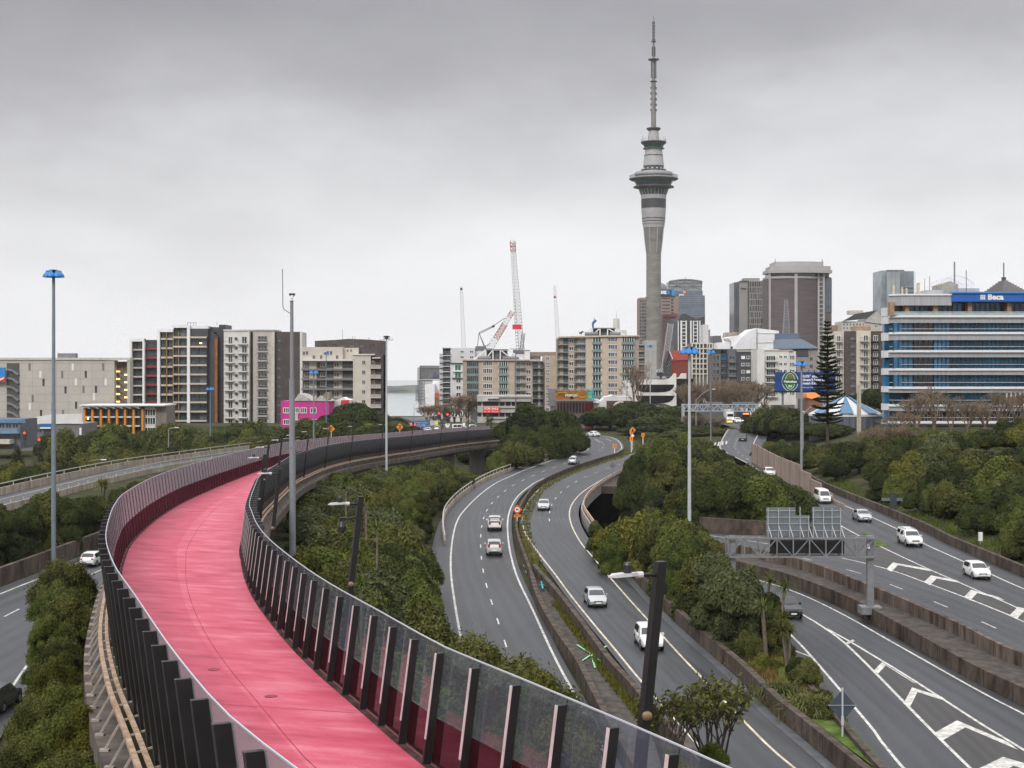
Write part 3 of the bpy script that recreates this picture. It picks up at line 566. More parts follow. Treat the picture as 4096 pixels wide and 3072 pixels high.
def fence(label, pts, side, hgt, hf, gu, gl, maxn=95, post_in=False, y0=14, y1=408, s0=0.0):
    """glass barrier: a fin every two metres, clear upper pane over a maroon lower pane; it leans outwards"""
    pts = [p for p in pts if y0 - 3 < p.y < y1]; st = resample(pts, step=2.02); n = len(st)
    t = thing('glass_fence', label, 'fence', tuple(st[0])); c = Vector(st[0]); st = [p - c for p in st]
    lean = .13 * side
    nr = []
    for k in range(n):
        a = st[max(0, k - 1)]; b = st[min(n - 1, k + 1)]; d = Vector((b.x - a.x, b.y - a.y, 0)).normalized(); nr.append((Vector((d.y, -d.x, 0)), d))
    mF = MB(); mU = MB(); mL = MB(); mE = MB(); mT = MB()
    def fin(mb, me, k):
        r, d = nr[k]; o0, o1 = ((-.19, -.02) if k < 29 else (-.2, .38)) if post_in else (-.03, .27); p = st[k]; r = r * (side if True else 1)
        tl = abs(lean); hb, ht = (-.0, hgt - .12) if post_in else (-.75, hgt - .1)
        def at(o, h): return p + r * (o + tl * h) + Vector((0, 0, h))
        w = d * (.048 if post_in else .058); b = [at(o0, hb) - w, at(o1, hb) - w, at(o1, hb) + w, at(o0, hb) + w]; tp = [at(o0, ht) - w, at(o1, ht) - w, at(o1, ht) + w, at(o0, ht) + w]
        mb.hexa(b, tp)
        e0 = o0 - .014 if post_in else o0
        if post_in:                        # pale cover on the edge that faces the path
            w2 = d * .049; h0 = hgt * .22; me.hexa([at(e0, h0) - w2, at(o0, h0) - w2, at(o0, h0) + w2, at(e0, h0) + w2], [at(e0, ht) - w2, at(o0, ht) - w2, at(o0, ht) + w2, at(e0, ht) + w2])
        else:
            w2 = d * .066; o1b = o1 + .02; me.hexa([at(o1, hb) - w2, at(o1b, hb) - w2, at(o1b, hb) + w2, at(o1, hb) + w2], [at(o1, ht) - w2, at(o1b, ht) - w2, at(o1b, ht) + w2, at(o1, ht) + w2])
    def pane(mb, k, h0, h1, ins=.0):
        r0, d0 = nr[k]; r1, d1 = nr[k + 1]; tl = abs(lean); a, b = st[k], st[k + 1]; g = .012
        def at(p, r, o, h): return p + r * side * (o + tl * h) + Vector((0, 0, h))
        u = (b - a).normalized() * .03
        mb.hexa([at(a, r0, -.008, h0) + u, at(a, r0, .008, h0) + u, at(b, r1, .008, h0) - u, at(b, r1, -.008, h0) - u], [at(a, r0, -.008, h1) + u, at(a, r0, .008, h1) + u, at(b, r1, .008, h1) - u, at(b, r1, -.008, h1) - u])
    FARFIN = mat('hazed_satin_fin', (.04, .04, .043), .35, .5, .1, 2.0)  # far fins: grey in the colour imitates haze and sky sheen
    EDGE = STEELW if post_in else mat('fin_edge_steel', (.035, .03, .03), .4, .5, .1, 2.0)
    for k in range(n):
        if k < maxn:
            a = MB(); b = MB(); fin(a, b, k); f = a.build('fin', BLACK if k < 29 or not post_in else FARFIN, t); b.build('edge_strip', EDGE, f)
        else: fin(mF, mE, k)
        if k < n - 1:
            if k < maxn:
                a = MB(); pane(a, k, hf + .02, hgt); a.build('glass_panel', gu, t); a = MB(); pane(a, k, .05, hf); a.build('tinted_panel', gl, t)
            else: pane(mU, k, hf + .02, hgt); pane(mL, k, .05, hf)
    for mb, nm, m in ((mF, 'fin', FARFIN if post_in else BLACK), (mE, 'edge_strip', EDGE), (mU, 'glass_panel', gu), (mL, 'tinted_panel', gl)):
        if mb.v: o = mb.build(nm, m, t); o['kind'] = 'stuff'
    tl = abs(lean); q = [st[k] + nr[k][0] * side * (tl * hgt) + Vector((0, 0, hgt)) for k in range(n)]
    MB().sweep(q, [(-.012, -.02), (.012, -.02), (.012, .006), (-.012, .006)]).build('top_edge', mat('glass_edge', (.45, .50, .54), .3, .5, 0), t)
    return t
FENCE_H_L, FENCE_H_R = 2.75, 2.42
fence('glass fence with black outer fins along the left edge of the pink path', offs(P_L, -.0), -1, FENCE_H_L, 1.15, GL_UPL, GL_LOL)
fence('glass fence with pale edged inner fins along the right edge of the pink path', offs(P_R, .0), 1, FENCE_H_R, .95, GL_UP, GL_LO, post_in=True)
# shallow round covers and joints set into the pink surface
mb = MB()
for u, v in ((214, 670), (271, 697)):
    Y = 11322 / (v - 408.6); p = P(u, v, Y); mb.lathe([(.17, 0), (.17, .006)], (p.x, p.y, pz(p.y) + .02), 20)
o = mb.build('drain_cover', mat('pink_cover', (.24, .06, .075), .8, .2, .2, 3.0)); tag(o, 'small round dark covers set into the pink path', 'drain covers'); o['kind'] = 'structure'
# ------------------------------------------------------------------ leaning black light poles with white lamp heads
def path_lamp():
    t = thing('path_lamp', 'x', 'street lamp')
    hP, ln = 5.5, .62
    b = [(-.077, -.085, 0), (.077, -.085, 0), (.077, .085, 0), (-.077, .085, 0)]; MB().hexa([Vector(p) for p in b], [Vector((p[0] + ln, p[1], hP)) for p in b]).build('pole', BLACK, t)
    MB().bar((ln, 0, hP - .22), (ln - .36, 0, hP - .2), .035, 8).build('arm', BLACK, t)
    hd = MB(); pts = [(-.62, .0, .0), (-.5, .1, .045), (-.2, .13, .06), (.0, .07, .06)]
    top = [Vector((ln - .5 + x * .62, y * .7, hP - .2 + z * .7)) for x, y, z in [(-.72, 0, 0), (-.55, -.12, .05), (-.1, -.15, .07), (.12, -.07, .06), (.12, .07, .06), (-.1, .15, .07), (-.55, .12, .05)]]
    i = len(hd.v); n = len(top); hd.v += [tuple(p) for p in top] + [tuple(p - Vector((0, 0, .055 if k else .015))) for k, p in enumerate(top)]
    hd.f.append(tuple(range(n))); hd.f.append(tuple(range(2 * n - 1, n - 1, -1)))
    for k in range(n): j = (k + 1) % n; hd.f.append((k, n + k, n + j, j))
    h = hd.build('lamp_head', mat('lamp_head_white', (.5, .51, .53), .35, .5, .04, 3.0), t)
    MB().bar((ln - .44, 0, hP - .2), (ln - .33, 0, hP - .2), .055, 10).build('collar', mat('lamp_head_white', (.7, .71, .73)), h)
    MB().lathe([(.07, 0), (.07, .12), (.05, .16)], (ln - .6, 0, hP - .15), 10).build('sensor', BLACKG, h)
    MB().ball((.32, -.11, hP * .55), .085, 12, 8).build('camera_dome', mat('brass_dome', (.18, .11, .05), .2, .6, .2, 3.0), t)
    return t
KINDS = ['nearest of the leaning black path lamps, beside the white crossover car', 'leaning black path lamp with a hanging camera over the shrub bank', 'leaning black path lamp in front of the grey camera mast', 'leaning black path lamp just left of the grey camera mast',
         'leaning black path lamp before the magenta house', 'leaning black path lamp left of the first orange diamond sign', 'leaning black path lamp right of the first orange diamond sign', 'leaning black path lamp below the dark tree clump', 'leaning black path lamp left of the white lamp mast', 'leaning black path lamp beside the second orange diamond sign', 'leaning black path lamp before the blue direction sign', 'leaning black path lamp before the white vans', 'leaning black path lamp at the far end of the path', 'last leaning black path lamp against the dark dome tree']
lamp0 = None
def at_y(pts, y):
    k = min(range(1, len(pts) - 1), key=lambda i: abs(pts[i].y - y)); d = (pts[k + 1] - pts[k - 1]); return pts[k], math.atan2(d.y, d.x)
for i, y in enumerate((24.7, 43.2, 63.5, 84, 107, 131, 155, 178, 206, 232, 258, 284, 318, 352)):
    p, a = at_y(resample(offs(P_R, .5), step=.25), y)
    o = lamp0 if lamp0 and i == 0 else None
    if i == 0: lamp0 = o = path_lamp()
    else: o = copy_tree(lamp0)
    o.location = (p.x, p.y, p.z - .6); o.rotation_euler = (0, 0, a - PI / 2); o['label'] = KINDS[i]; o['group'] = 'leaning lamps along the pink path'
    if i == 1:
        MB().bar((.52, 0, 4.9), (.1, 0, 4.88), .03, 6).box(.0, -.06, 4.82, .16, .06, 4.92).build('camera_arm', BLACK, o)
        MB().lathe([(.04, .05), (.08, 0), (.12, -.14), (.1, -.27), (.02, -.34)][::-1], (.08, 0, 4.8), 14).build('camera_dome', BLACKG, o)
# ------------------------------------------------------------------ buildings; sizes read off the photograph at each building's distance
TA = (0, .12433, 250, .12433); TB = (250, .12433, 250, .12433); TC = (500, .12433, 250, .12433); TD = (750, .12387, 250, .12387)
TE = (400, .0678, 325, .0678); TF = (550, .0678, 325, .0678); TG = (637.5, .0678, 262.5, .0678); TP = (0, 1, 0, 1)
MESHC = {}
class Bld:
    def __init__(s, name, label, Y, cv, x, y, cat='building', group=None, dv=0):
        s.Y, s.cv, s.dv = Y, cv, dv; s.k = Y / F; s.o = thing(name, label, cat, tuple(P(cv[0] + x * cv[1], cv[2] + y * cv[3] + dv, Y)), 0, group); s.x0 = cv[0] + x * cv[1]; s.y0 = cv[2] + y * cv[3]
    def X(s, x): return (s.cv[0] + x * s.cv[1] - s.x0) * s.k
    def Z(s, y): return -(s.cv[2] + y * s.cv[3] - s.y0) * s.k
    def W(s, m): return m / s.k / s.cv[1]          # metres -> tile units
    def box(s, name, x0, y0, x1, y1, m, f=0.0, d=12.0, parent=None):
        return MB().box(s.X(x0), f, s.Z(y1), s.X(x1), f + d, s.Z(y0)).build(name, m, parent or s.o)
    def poly(s, name, pts, m, f=0.0, d=1.0, parent=None):
        q = [(s.X(x), s.Z(y)) for x, y in pts]
        ar = sum(a[0] * b[1] - b[0] * a[1] for a, b in zip(q, q[1:] + q[:1]))
        if ar < 0: q = q[::-1]
        return MB().prism_y(q, f, f + d).build(name, m, parent or s.o)
    def bar(s, mb, a, b, r=.15, n=4, ya=0, yb=0): return mb.bar((s.X(a[0]), ya, s.Z(a[1])), (s.X(b[0]), yb, s.Z(b[1])), r, n)
    def shared(s, key, fn, m):
        if key not in MESHC: MESHC[key] = fn().mesh(key[0], m)
        return MESHC[key]
    def window(s, x0, y0, x1, y1, m=None, fr=None, f=0.0, nx=2, bars=True, parent=None, name='window'):
        w, h = round(s.X(x1) - s.X(x0), 2), round(s.Z(y0) - s.Z(y1), 2); m = m or WIN; fr = fr or WHITE
        me = s.shared((name, w, h, m.name), lambda: MB().box(-w / 2, -.03, -h / 2, w / 2, .1, h / 2), m)
        o = obj(name, me, parent or s.o, ((s.X(x0) + s.X(x1)) / 2, f, (s.Z(y0) + s.Z(y1)) / 2))
        if bars:
            def mk_():
                b = MB(); t = min(.16, w * .08 + .05)
                b.box(-w / 2 - t, -.1, -h / 2 - t, -w / 2, .04, h / 2 + t).box(w / 2, -.1, -h / 2 - t, w / 2 + t, .04, h / 2 + t).box(-w / 2, -.1, -h / 2 - t, w / 2, .04, -h / 2).box(-w / 2, -.1, h / 2, w / 2, .04, h / 2 + t)
                for q in range(1, nx): xx = -w / 2 + w * q / nx; b.box(xx - t * .4, -.07, -h / 2, xx + t * .4, .02, h / 2)
                return b
            obj('frame', s.shared(('frame', w, h, nx, fr.name), mk_, fr), o)
        return o
    def band(s, name, x0, y0, x1, y1, m, fr, n, f=0.0, d=.14):
        """one continuous strip of glazing with n mullions"""
        o = MB().box(s.X(x0), f - .04, s.Z(y1), s.X(x1), f + d, s.Z(y0)).build(name, m, s.o); b = MB()
        for q in range(n + 1): xx = s.X(x0) + (s.X(x1) - s.X(x0)) * q / n; b.box(xx - .1, f - .16, s.Z(y1), xx + .1, f - .05, s.Z(y0))
        if n: b.build('mullions', fr, o)
        return o
    def balcony(s, x0, y, x1, rail_h=1.05, out=1.5, m=None, rm=None, f=0.0, solid=False, parent=None):
        w = round(s.X(x1) - s.X(x0), 2); m = m or OFFW; rm = rm or mat('balcony_rail', (.11, .125, .13), .4, .5, .1, 2.0)
        o = obj('balcony', s.shared(('balcony', w, out, m.name), lambda: MB().box(-w / 2, -out, -.13, w / 2, -.006, .13), m), parent or s.o, ((s.X(x0) + s.X(x1)) / 2, f, s.Z(y)))
        def rl():
            b = MB(); b.box(-w / 2, -out + .02, rail_h + .07, w / 2, -out + .1, rail_h + .15)
            if solid: b.box(-w / 2, -out + .04, .132, w / 2, -out + .08, rail_h + .07)
            else:
                n = max(4, int(w / .45))
                for q in range(n + 1): xx = -w / 2 + .03 + (w - .06) * q / n; b.box(xx - .025, -out + .03, .132, xx + .025, -out + .08, rail_h + .07)
            for sx in (-1, 1): b.box(sx * w / 2 - .04, -out + .1, rail_h + .07, sx * w / 2 + .04, -.01, rail_h + .15)
            return b
        obj('railing', s.shared(('railing', w, out, rail_h, solid, rm.name), rl, rm), o); return o
RAILG = mat('green_glass_rail', (.16, .23, .22), .15, .6, .1, .5)
# --- car park block, far left
b = Bld('car_park', 'wide beige panelled car park block with scattered slit windows at the far left', 520, TA, 500, 1600)
b.poly('wall', [(-260, 872), (920, 886), (920, 1600), (-260, 1600)], CARPK, 0, 5)
b.poly('end_wall', [(1022, 886), (1046, 888), (1046, 1600), (1022, 1600)], CARPK, 0, 4)
b.box('roof_cap', -260, 866, 1046, 884, mat('pale_cap', (.5, .48, .44)), -.4, 4.3)
b.box('stair_recess', 921, 897, 1021, 1600, mat('recess_brown', (.16, .135, .11), .9, .2, .1), 3.2, 2)
b.box('roof_plant_room', 448, 830, 592, 884, MGREY, 2, 3)
jm = mat('panel_joint', (.3, .28, .25), .9, .1, 0); mb = MB()
for y in (912, 972, 1034, 1097, 1160, 1222, 1285): mb.box(b.X(-260), -.03, b.Z(y + .8), b.X(920), -.001, b.Z(y - .8))
for x in (70, 262, 360, 456, 552, 646, 740, 836): mb.box(b.X(x - .7), -.03, b.Z(1340), b.X(x + .7), -.001, b.Z(886))
mb.build('panel_joints', jm, b.o)
SL = {'d': WIN, 'g': mat('grey_slit', (.17, .165, .16), .7, .3, .1), 'w': mat('white_slit', (.66, .66, .66), .6, .3, .03)}
for x, y, c in ((238, 940, 'g'), (585, 940, 'w'), (830, 940, 'g'), (325, 1000, 'w'), (500, 1000, 'g'), (690, 1000, 'd'), (350, 1065, 'd'), (610, 1060, 'w'), (850, 1060, 'w'), (527, 1125, 'd'), (672, 1120, 'g'), (772, 1120, 'd'), (263, 1195, 'g'), (755, 1180, 'w'), (240, 1260, 'w'), (422, 1255, 'g'), (612, 1248, 'd'), (330, 1315, 'd'), (507, 1315, 'g')):
    b.window(x - 9, y - 29, x + 9, y + 29, SL[c], CARPK, bars=False)
b.box('stairwell', 55, 910, 156, 1600, mat('stair_shadow_grey', (.09, .088, .085), .9, .2, .1), -.15, .1)
for k in range(7):
    y = 960 + k * 68; mb = MB(); b.bar(mb, (62, y), (105, y + 10), .5, 4, -.5, -.5); b.bar(mb, (105, y + 10), (152, y + 44), .5, 4, -.5, -.5); mb.build('stair_flight', MGREY, b.o)
for k in range(5):
    mb = MB().box(b.X(916), 2.6, b.Z(982 + k * 61), b.X(946), 3.1, b.Z(972 + k * 61)); mb.build('stair_lamp', LAMPY, b.o)
    mb = MB().box(b.X(984), 2.6, b.Z(1010 + k * 61 - 1), b.X(1016), 3.1, b.Z(999 + k * 61 - 1)); mb.build('stair_lamp', LAMPY, b.o)
    mb = MB(); b.bar(mb, (925, 985 + k * 61), (1015, 1052 + k * 61), .3, 4, 2.8, 2.8); mb.build('stair_flight', MGREY, b.o)
b = Bld('billboard', 'blue and red billboard cut by the left picture edge, on the car park wall', 519, TA, 20, 1062, 'billboard')
b.box('panel', -120, 945, 49, 1062, mat('billboard_blue', (.02, .22, .55), .5, .3, .1, .2), -1.0, .6); b.box('strip', -120, 1021, 49.5, 1061, RED, -1.05, .04)
mb = MB(); b.bar(mb, (-30, 1050), (0, 1030), .35, 4, -1.1, -1.1); b.bar(mb, (0, 1030), (12, 1046), .35, 4, -1.1, -1.1); b.bar(mb, (12, 1046), (40, 1028), .3, 4, -1.1, -1.1); mb.build('script', SIGNW, b.o)
# --- shops at far left
b = Bld('shop', 'small shop with blue fascia and blue awning at the left picture edge', 400, TA, 80, 1570)
b.box('wall', -150, 1362, 166, 1600, mat('shop_grey', (.12, .13, .15), .8, .3, .1), 0, 14); b.box('fascia', -150, 1360, 208, 1391, mat('fascia_blue', (.10, .19, .33), .5, .4, .15, .5), -.5, .5)
b.poly('awning', [(-150, 1436), (160, 1436), (166, 1474), (-150, 1474)], mat('awning_blue', (.13, .23, .33), .5, .4, .1, .6), -2.2, 2.1);
for k in range(4): b.window(-60 + k * 55, 1398, -20 + k * 55, 1430, WIN, MGREY)
b.box('canopy', -150, 1520, 118, 1555, mat('cream_canopy', (.5, .46, .4)), -4, 4); b.box('door', 40, 1556, 66, 1600, mat('door_rust', (.3, .1, .04)), -.3, .2)
b = Bld('warehouse', 'low grey warehouse with a white sheet roof and a small blue sign', 430, TA, 420, 1580)
b.poly('wall', [(170, 1402), (528, 1392), (660, 1398), (660, 1640), (170, 1640)], mat('warehouse_grey', (.17, .165, .16), .8, .3, .08, .3), 0, 16)
b.poly('roof', [(168, 1404), (300, 1340), (420, 1322), (660, 1316), (668, 1398), (540, 1396)], mat('white_sheet_roof', (.62, .61, .60), .5, .4, .06, .4), -.4, .38)
for x0, x1 in ((182, 270), (284, 332), (470, 524)): b.window(x0, 1440, x1, 1468, WIN, MGREY, nx=4)
b.box('roller_door', 352, 1450, 408, 1520, DGREY, -.2, .15); s_ = b.box('sign', 330, 1396, 416, 1436, SIGNB, -.9, .3); b.box('sign_strip', 330, 1425, 416, 1436, SIGNW, -.93, .02, s_)
b.box('door_post', 640, 1430, 656, 1510, WHITE, -.2, .15)
# --- three-storey block with orange fins
b = Bld('fin_building', 'low three storey block with orange vertical fins and a white sawtooth roof', 455, TA, 980, 1500)
b.box('wall', 664, 1272, 1170, 1600, mat('navy_wall', (.035, .04, .05), .6, .4, .1, .4), 1.0, 12)
for k, x in enumerate((683, 748, 815, 880, 945, 1010, 1078, 1150)):
    b.box('fin', x - 8, 1276, x + 9, 1484, mat('orange_fin', (.62, .25, .03), .6, .3, .22, 2.0, stretch=(6, 6, .1)), -.8, 1.7)
    if k < 7:
        b.poly('roof_wedge', [(x - 22, 1252), (x + 44, 1252), (x + 56, 1276), (x - 8, 1262)], WHITE, -1.6, 12)
        for y in (1337, 1409): b.box('ledge', x + 12, y, x + 52, y + 11, OFFW, -.9, 1.8)
        for y in (1285, 1352, 1424): b.window(x + 14, y, x + 50, y + 42, WIN, DGREY, .95, nx=2)
for y in (1282, 1350, 1430): b.window(1166, y, 1246, y + 50, WING, WHITE, .3, nx=4)
b.box('end_bay', 1160, 1262, 1248, 1600, OFFW, .42, 12); b.box('roof', 655, 1244, 1338, 1254, mat('white_roof_edge', (.66, .65, .64)), -2.4, 16)
b.poly('slatted_end', [(1248, 1258), (1336, 1252), (1336, 1600), (1248, 1600)], mat('slat_grey', (.22, .19, .165), .8, .2, .3, 2.5, stretch=(5, 5, .05)), .2, 12); b.box('terrace', 990, 1486, 1030, 1500, WHITE, -2, 2)
mb = MB(); mb.ball((b.X(712), -.6, b.Z(1356)), .32, 8, 5); mb.build('wall_lamp', LAMPY, b.o)
# --- dark stepped apartment tower
SLAB = mat('slab_beige', (.50, .43, .37), .8, .2, .1, .5)
b = Bld('apartment_tower', 'dark stepped apartment tower with white uprights and red balcony panels', 560, TA, 1400, 1500)
b.box('left_block', 1048, 722, 1270, 1640, mat('facade_shade', (.05, .052, .056), .5, .4, .2, .3), 1.4, 14); b.box('middle_block', 1268, 650, 1400, 1640, mat('facade_shade', (.05, .052, .056)), 1.0, 15.5); b.box('front_block', 1395, 612, 1666, 1640, mat('facade_shade', (.05, .052, .056)), .5, 18)
b.poly('side_wall', [(1666, 640), (1742, 690), (1742, 1640), (1666, 1640)], DGREY, 2, 16); b.box('service_tower', 1744, 598, 1800, 1640, mat('charcoal_panel', (.035, .037, .045), .5, .4, .1, .4), 4, 12)
b.box('orange_strip', 1720, 710, 1741, 1450, mat('orange_panel', (.30, .10, .02), .7, .3, .2, .8), 1.7, .2); b.box('top_storey', 1530, 632, 1672, 700, DGREY, .1, 12)
for x0, y0, x1, y1 in ((1046, 716, 1064, 1640), (1150, 716, 1166, 1640), (1268, 640, 1290, 1640), (1508, 606, 1531, 1640)): b.box('upright', x0, y0, x1, y1, WHITE, -.9, 2.3)
for x0, x1, y in ((1046, 1166, 716), (1268, 1396, 640), (1388, 1532, 606)): b.box('coping', x0, y - 4, x1, y + 20, WHITE, -.92, 2.2)
b.box('roof_edge', 1534, 610, 1672, 634, WHITE, .2, 3); b.box('roof_screen', 1668, 618, 1746, 660, DGREY, 4, 6)
mb = MB()
for x in (1490, 1515, 1540, 1560): b.bar(mb, (x, 606), (x, 580), .12, 4, 4, 4)
b.bar(mb, (1486, 582), (1562, 582), .12, 4, 4, 4); b.bar(mb, (1720, 598), (1720, 578), .15, 4, 6, 6); mb.build('roof_rail', GALV, b.o)
for k in range(10):
    y = 770 + k * 72.5
    b.window(1068, y - 28, 1086, y + 22, WING, DGREY, 1.3, nx=1); b.window(1104, y - 28, 1146, y + 22, WIN, DGREY, 1.3, nx=3); b.box('slab', 1066, y + 26, 1150, y + 38, SLAB, .1, 1.5)
    if k < 8: b.box('red_panel', 1172, y + 16, 1266, y + 32, mat('red_panel', (.26, .035, .035), .6, .3, .15), .2, 1.1)
    b.window(1176, y - 30, 1262, y + 12, WIN, DGREY, 1.3, nx=5)
for k in range(11):
    y = 690 + k * 74.5
    b.box('slab', 1292, y + 18, 1394, y + 33, SLAB, -.3, 1.4); b.window(1296, y - 36, 1334, y + 14, WIN, DGREY, .9, nx=2); b.window(1348, y - 36, 1390, y + 14, WINGREY if k % 3 == 0 else WIN, DGREY, .9, nx=3)
    b.box('slab', 1396, y + 6, 1508, y + 20, SLAB, -.9, 1.5); b.box('slab', 1532, y + 6, 1664, y + 20, SLAB, -.9, 1.5)
    b.window(1400, y - 50, 1440, y + 2, WIN, BLACK, .4, nx=3); b.window(1450, y - 50, 1506, y + 2, WING if k % 2 else WINGREY, BLACK, .4, nx=3); b.window(1536, y - 50, 1600, y + 2, WIN, BLACK, .4, nx=4); b.window(1606, y - 50, 1660, y + 2, WINGREY if k % 4 == 1 else WIN, BLACK, .4, nx=4)
for x in (1342, 1396, 1440): b.box('ochre_pipe', x - 4, 660, x + 4, 1400, mat('ochre', (.22, .14, .03)), -.6, .5)
mb = MB(); mb.box(b.X(1604), -.2, b.Z(753), b.X(1624), .1, b.Z(744)); mb.build('lit_window', LAMPY, b.o)
# --- white block with round windows, beige bay, dark wing
b = Bld('apartment_block', 'white apartment block with a column of round windows and small balconies', 560, TA, 1905, 1450)
b.box('wall', 1800, 648, 2005, 1640, OFFW, 0, 16); b.box('coping', 1798, 640, 2006, 650, OFFW, -.4, 17)
for k in range(10):
    y = 726 + k * 74; b.window(1839, y - 26, 1868, y + 26, WIN, OFFW, nx=2); b.window(1948, y - 28, 1984, y + 26, WINGREY if k in (4, 6) else WIN, OFFW, nx=2); b.balcony(1806, y + 33, 1886, out=1.6, m=OFFW); b.balcony(1914, y + 31, 1992, out=1.6, m=OFFW)
    r = .55; o = MB().lathe([(r, 0), (r, .15)], (0, 0, 0), 20).build('round_window', WIN, b.o); o.location = (b.X(1899 + k * .7), -.1, b.Z(714 + k * 74)); o.rotation_euler = (-PI / 2, 0, 0)
    q = MB().lathe([(r, 0), (r + .22, 0), (r + .22, .2), (r, .2)], (0, 0, 0), 20, cap=False).build('frame', mat('ring_grey', (.35, .34, .33)), o)
b = Bld('apartment_block', 'beige apartment block with a dark brown wing behind the grey camera mast', 562, TB, 150, 1440)
b.box('recess', -5, 656, 26, 1640, BROWN, 1, 15); b.box('wall', 24, 645, 196, 1640, mat('warm_beige', (.44, .41, .37), .85, .2, .06, .3), 0, 16); b.poly('dark_wing', [(198, 657), (402, 657), (404, 1640), (206, 1640)], BROWN, 1.5, 16); b.box('wing_edge', 398, 660, 416, 1640, OFFW, 1.2, 10)
b.box('coping', 22, 640, 198, 649, mat('warm_beige', (.44, .41, .37)), -.4, 17); b.box('corner_bay', 172, 660, 197, 1420, mat('pale_curved_bay', (.5, .47, .43)), -.35, .3)
for k in range(10):
    y = 708 + k * 74
    b.window(66, y - 14, 136, y + 12, WIN, mat('warm_beige', (.44, .41, .37)), nx=3); b.window(66, y + 16, 140, y + 28, WIN, DGREY, nx=1, bars=False); b.balcony(58, y + 38, 140, out=1.3, m=mat('warm_beige', (.44, .41, .37)), solid=False)
    b.window(222, y - 2, 241, y + 30, WINGREY, BROWN, 1.5, nx=2)
    mb = MB(); mb.box(b.X(26), -.12, b.Z(y + 52), b.X(196), -.01, b.Z(y + 49)); mb.build('string_course', OFFW, b.o)
# --- cream blocks with gallery slabs
CREAM = mat('cream_render', (.50, .46, .40), .85, .2, .06, .3)
b = Bld('apartment_block', 'cream apartment block with long dark gallery slabs and a brown penthouse', 520, TB, 700, 1300)
b.poly('penthouse', [(503, 728), (670, 720), (772, 711), (920, 716), (1062, 727), (1062, 1500), (503, 1500)], BROWN, 6, 16); b.box('left_block', 416, 780, 742, 900, CREAM, 1, 12); b.box('middle_block', 742, 786, 864, 880, CREAM, 3, 10)
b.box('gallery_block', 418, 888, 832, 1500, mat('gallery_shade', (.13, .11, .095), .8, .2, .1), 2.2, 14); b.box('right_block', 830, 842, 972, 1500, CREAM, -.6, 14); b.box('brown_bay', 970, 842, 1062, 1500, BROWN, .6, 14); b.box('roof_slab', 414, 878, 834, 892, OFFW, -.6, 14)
b.box('coping', 826, 836, 1000, 846, OFFW, -1.0, 14); b.box('canopy', 985, 864, 1050, 872, OFFW, -1.2, 3)
for x0, x1 in ((470, 530), (555, 612), (668, 738), (765, 828)): b.box('wall_panel', x0, 892, x1, 1500, CREAM, 1.9, .25) if x0 not in (555, 765) else None
for k in range(5):
    y = 955 + k * 79; b.box('gallery_slab', 414, y, 834, y + 14, mat('slab_grey', (.16, .16, .165), .7, .3, .1), -.4, 2.6)
    for x0, x1 in ((420, 470), (612, 668), (738, 830)): b.balcony(x0, y - 2, x1, out=.3, m=MGREY, f=.2)
    for x0 in (436, 564, 674): b.window(x0, y - 48, x0 + 34, y - 16, WIN, CREAM, 1.9)
    b.window(904, y - 64, 928, y - 36, WIN if k not in (2, 3) else WINGREY, CREAM, -.6, nx=2); b.balcony(974, y - 4, 1054, out=1.6, m=CREAM, f=.6, solid=True, rm=mat('cream_balustrade', (.33, .30, .27))); b.window(976, y - 60, 1000, y - 26, WIN, CREAM, .6)
for x, y in ((430, 830), (455, 828), (510, 862), (570, 862), (622, 828), (650, 828), (698, 862)): b.window(x - 9, y - 14, x + 9, y + 14, WIN, CREAM, 1)
for x in (585, 665, 735, 815, 888, 968): b.window(x - 17, 757, x + 17, 776, WINGREY if x in (735, 815, 888) else WIN, BROWN, 6)
for x in (777, 806): b.window(x - 7, 800, x + 7, 816, WIN, CREAM, 3)
mb = MB()
for x, y in ((724, 632), (805, 686), (935, 700), (945, 702), (822, 690)): b.bar(mb, (x, 716), (x, y), .1, 4, 8, 8)
mb.build('roof_aerials', GALV, b.o)
b = Bld('slim_block', 'slim dark glazed block edge behind the white lamp mast', 600, TB, 1078, 1260); b.box('wall', 1068, 1008, 1088, 1500, DGREY, 0, 8); b.box('window', 1074, 1030, 1083, 1250, WINGREY, -.1, .1)
# --- magenta house and red-white shop
MAG = mat('magenta_paint', (.50, .045, .24), .75, .2, .08, .3)
b = Bld('house', 'bright magenta two storey house with pale gabled roofs', 430, TB, 440, 1440)
b.box('wall', 248, 1215, 636, 1600, MAG, 0, 14)
for p in ([(355, 1212), (392, 1156), (432, 1163), (502, 1214)], [(502, 1214), (562, 1176), (640, 1210), (650, 1216)]): b.poly('roof', p, mat('weathered_tin_roof', (.42, .39, .36), .6, .4, .25, .5), -.3, 12)
b.poly('dormer', [(580, 1176), (606, 1144), (637, 1140), (637, 1200), (600, 1200)], mat('tan_wall', (.25, .2, .12)), 1, 6)
for x in (292, 372, 432, 510): b.window(x - 20, 1272, x + 20, 1308, WIN, WHITE, nx=3); b.window(x - 20, 1365, x + 20, 1400, WIN, WHITE, nx=3)
b.box('pipe_duct', 356, 1316, 386, 1372, mat('cream_duct', (.5, .44, .36)), -.5, .5)
b = Bld('shop', 'white fronted shop with a red gable sign beside the magenta house', 440, TB, 735, 1330)
b.poly('wall', [(672, 1212), (710, 1200), (745, 1186), (770, 1200), (806, 1206), (806, 1560), (672, 1560)], mat('shopfront_white', (.7, .69, .68)), 0, 10); b.poly('sign', [(730, 1234), (734, 1208), (800, 1206), (796, 1220), (780, 1234)], RED, -.4, .3)
for x in (715, 752, 775): MB().lathe([(.9, 0), (.9, .1)], (0, 0, 0), 14).build('red_logo', RED, b.o).rotation_euler = (PI / 2, 0, 0)
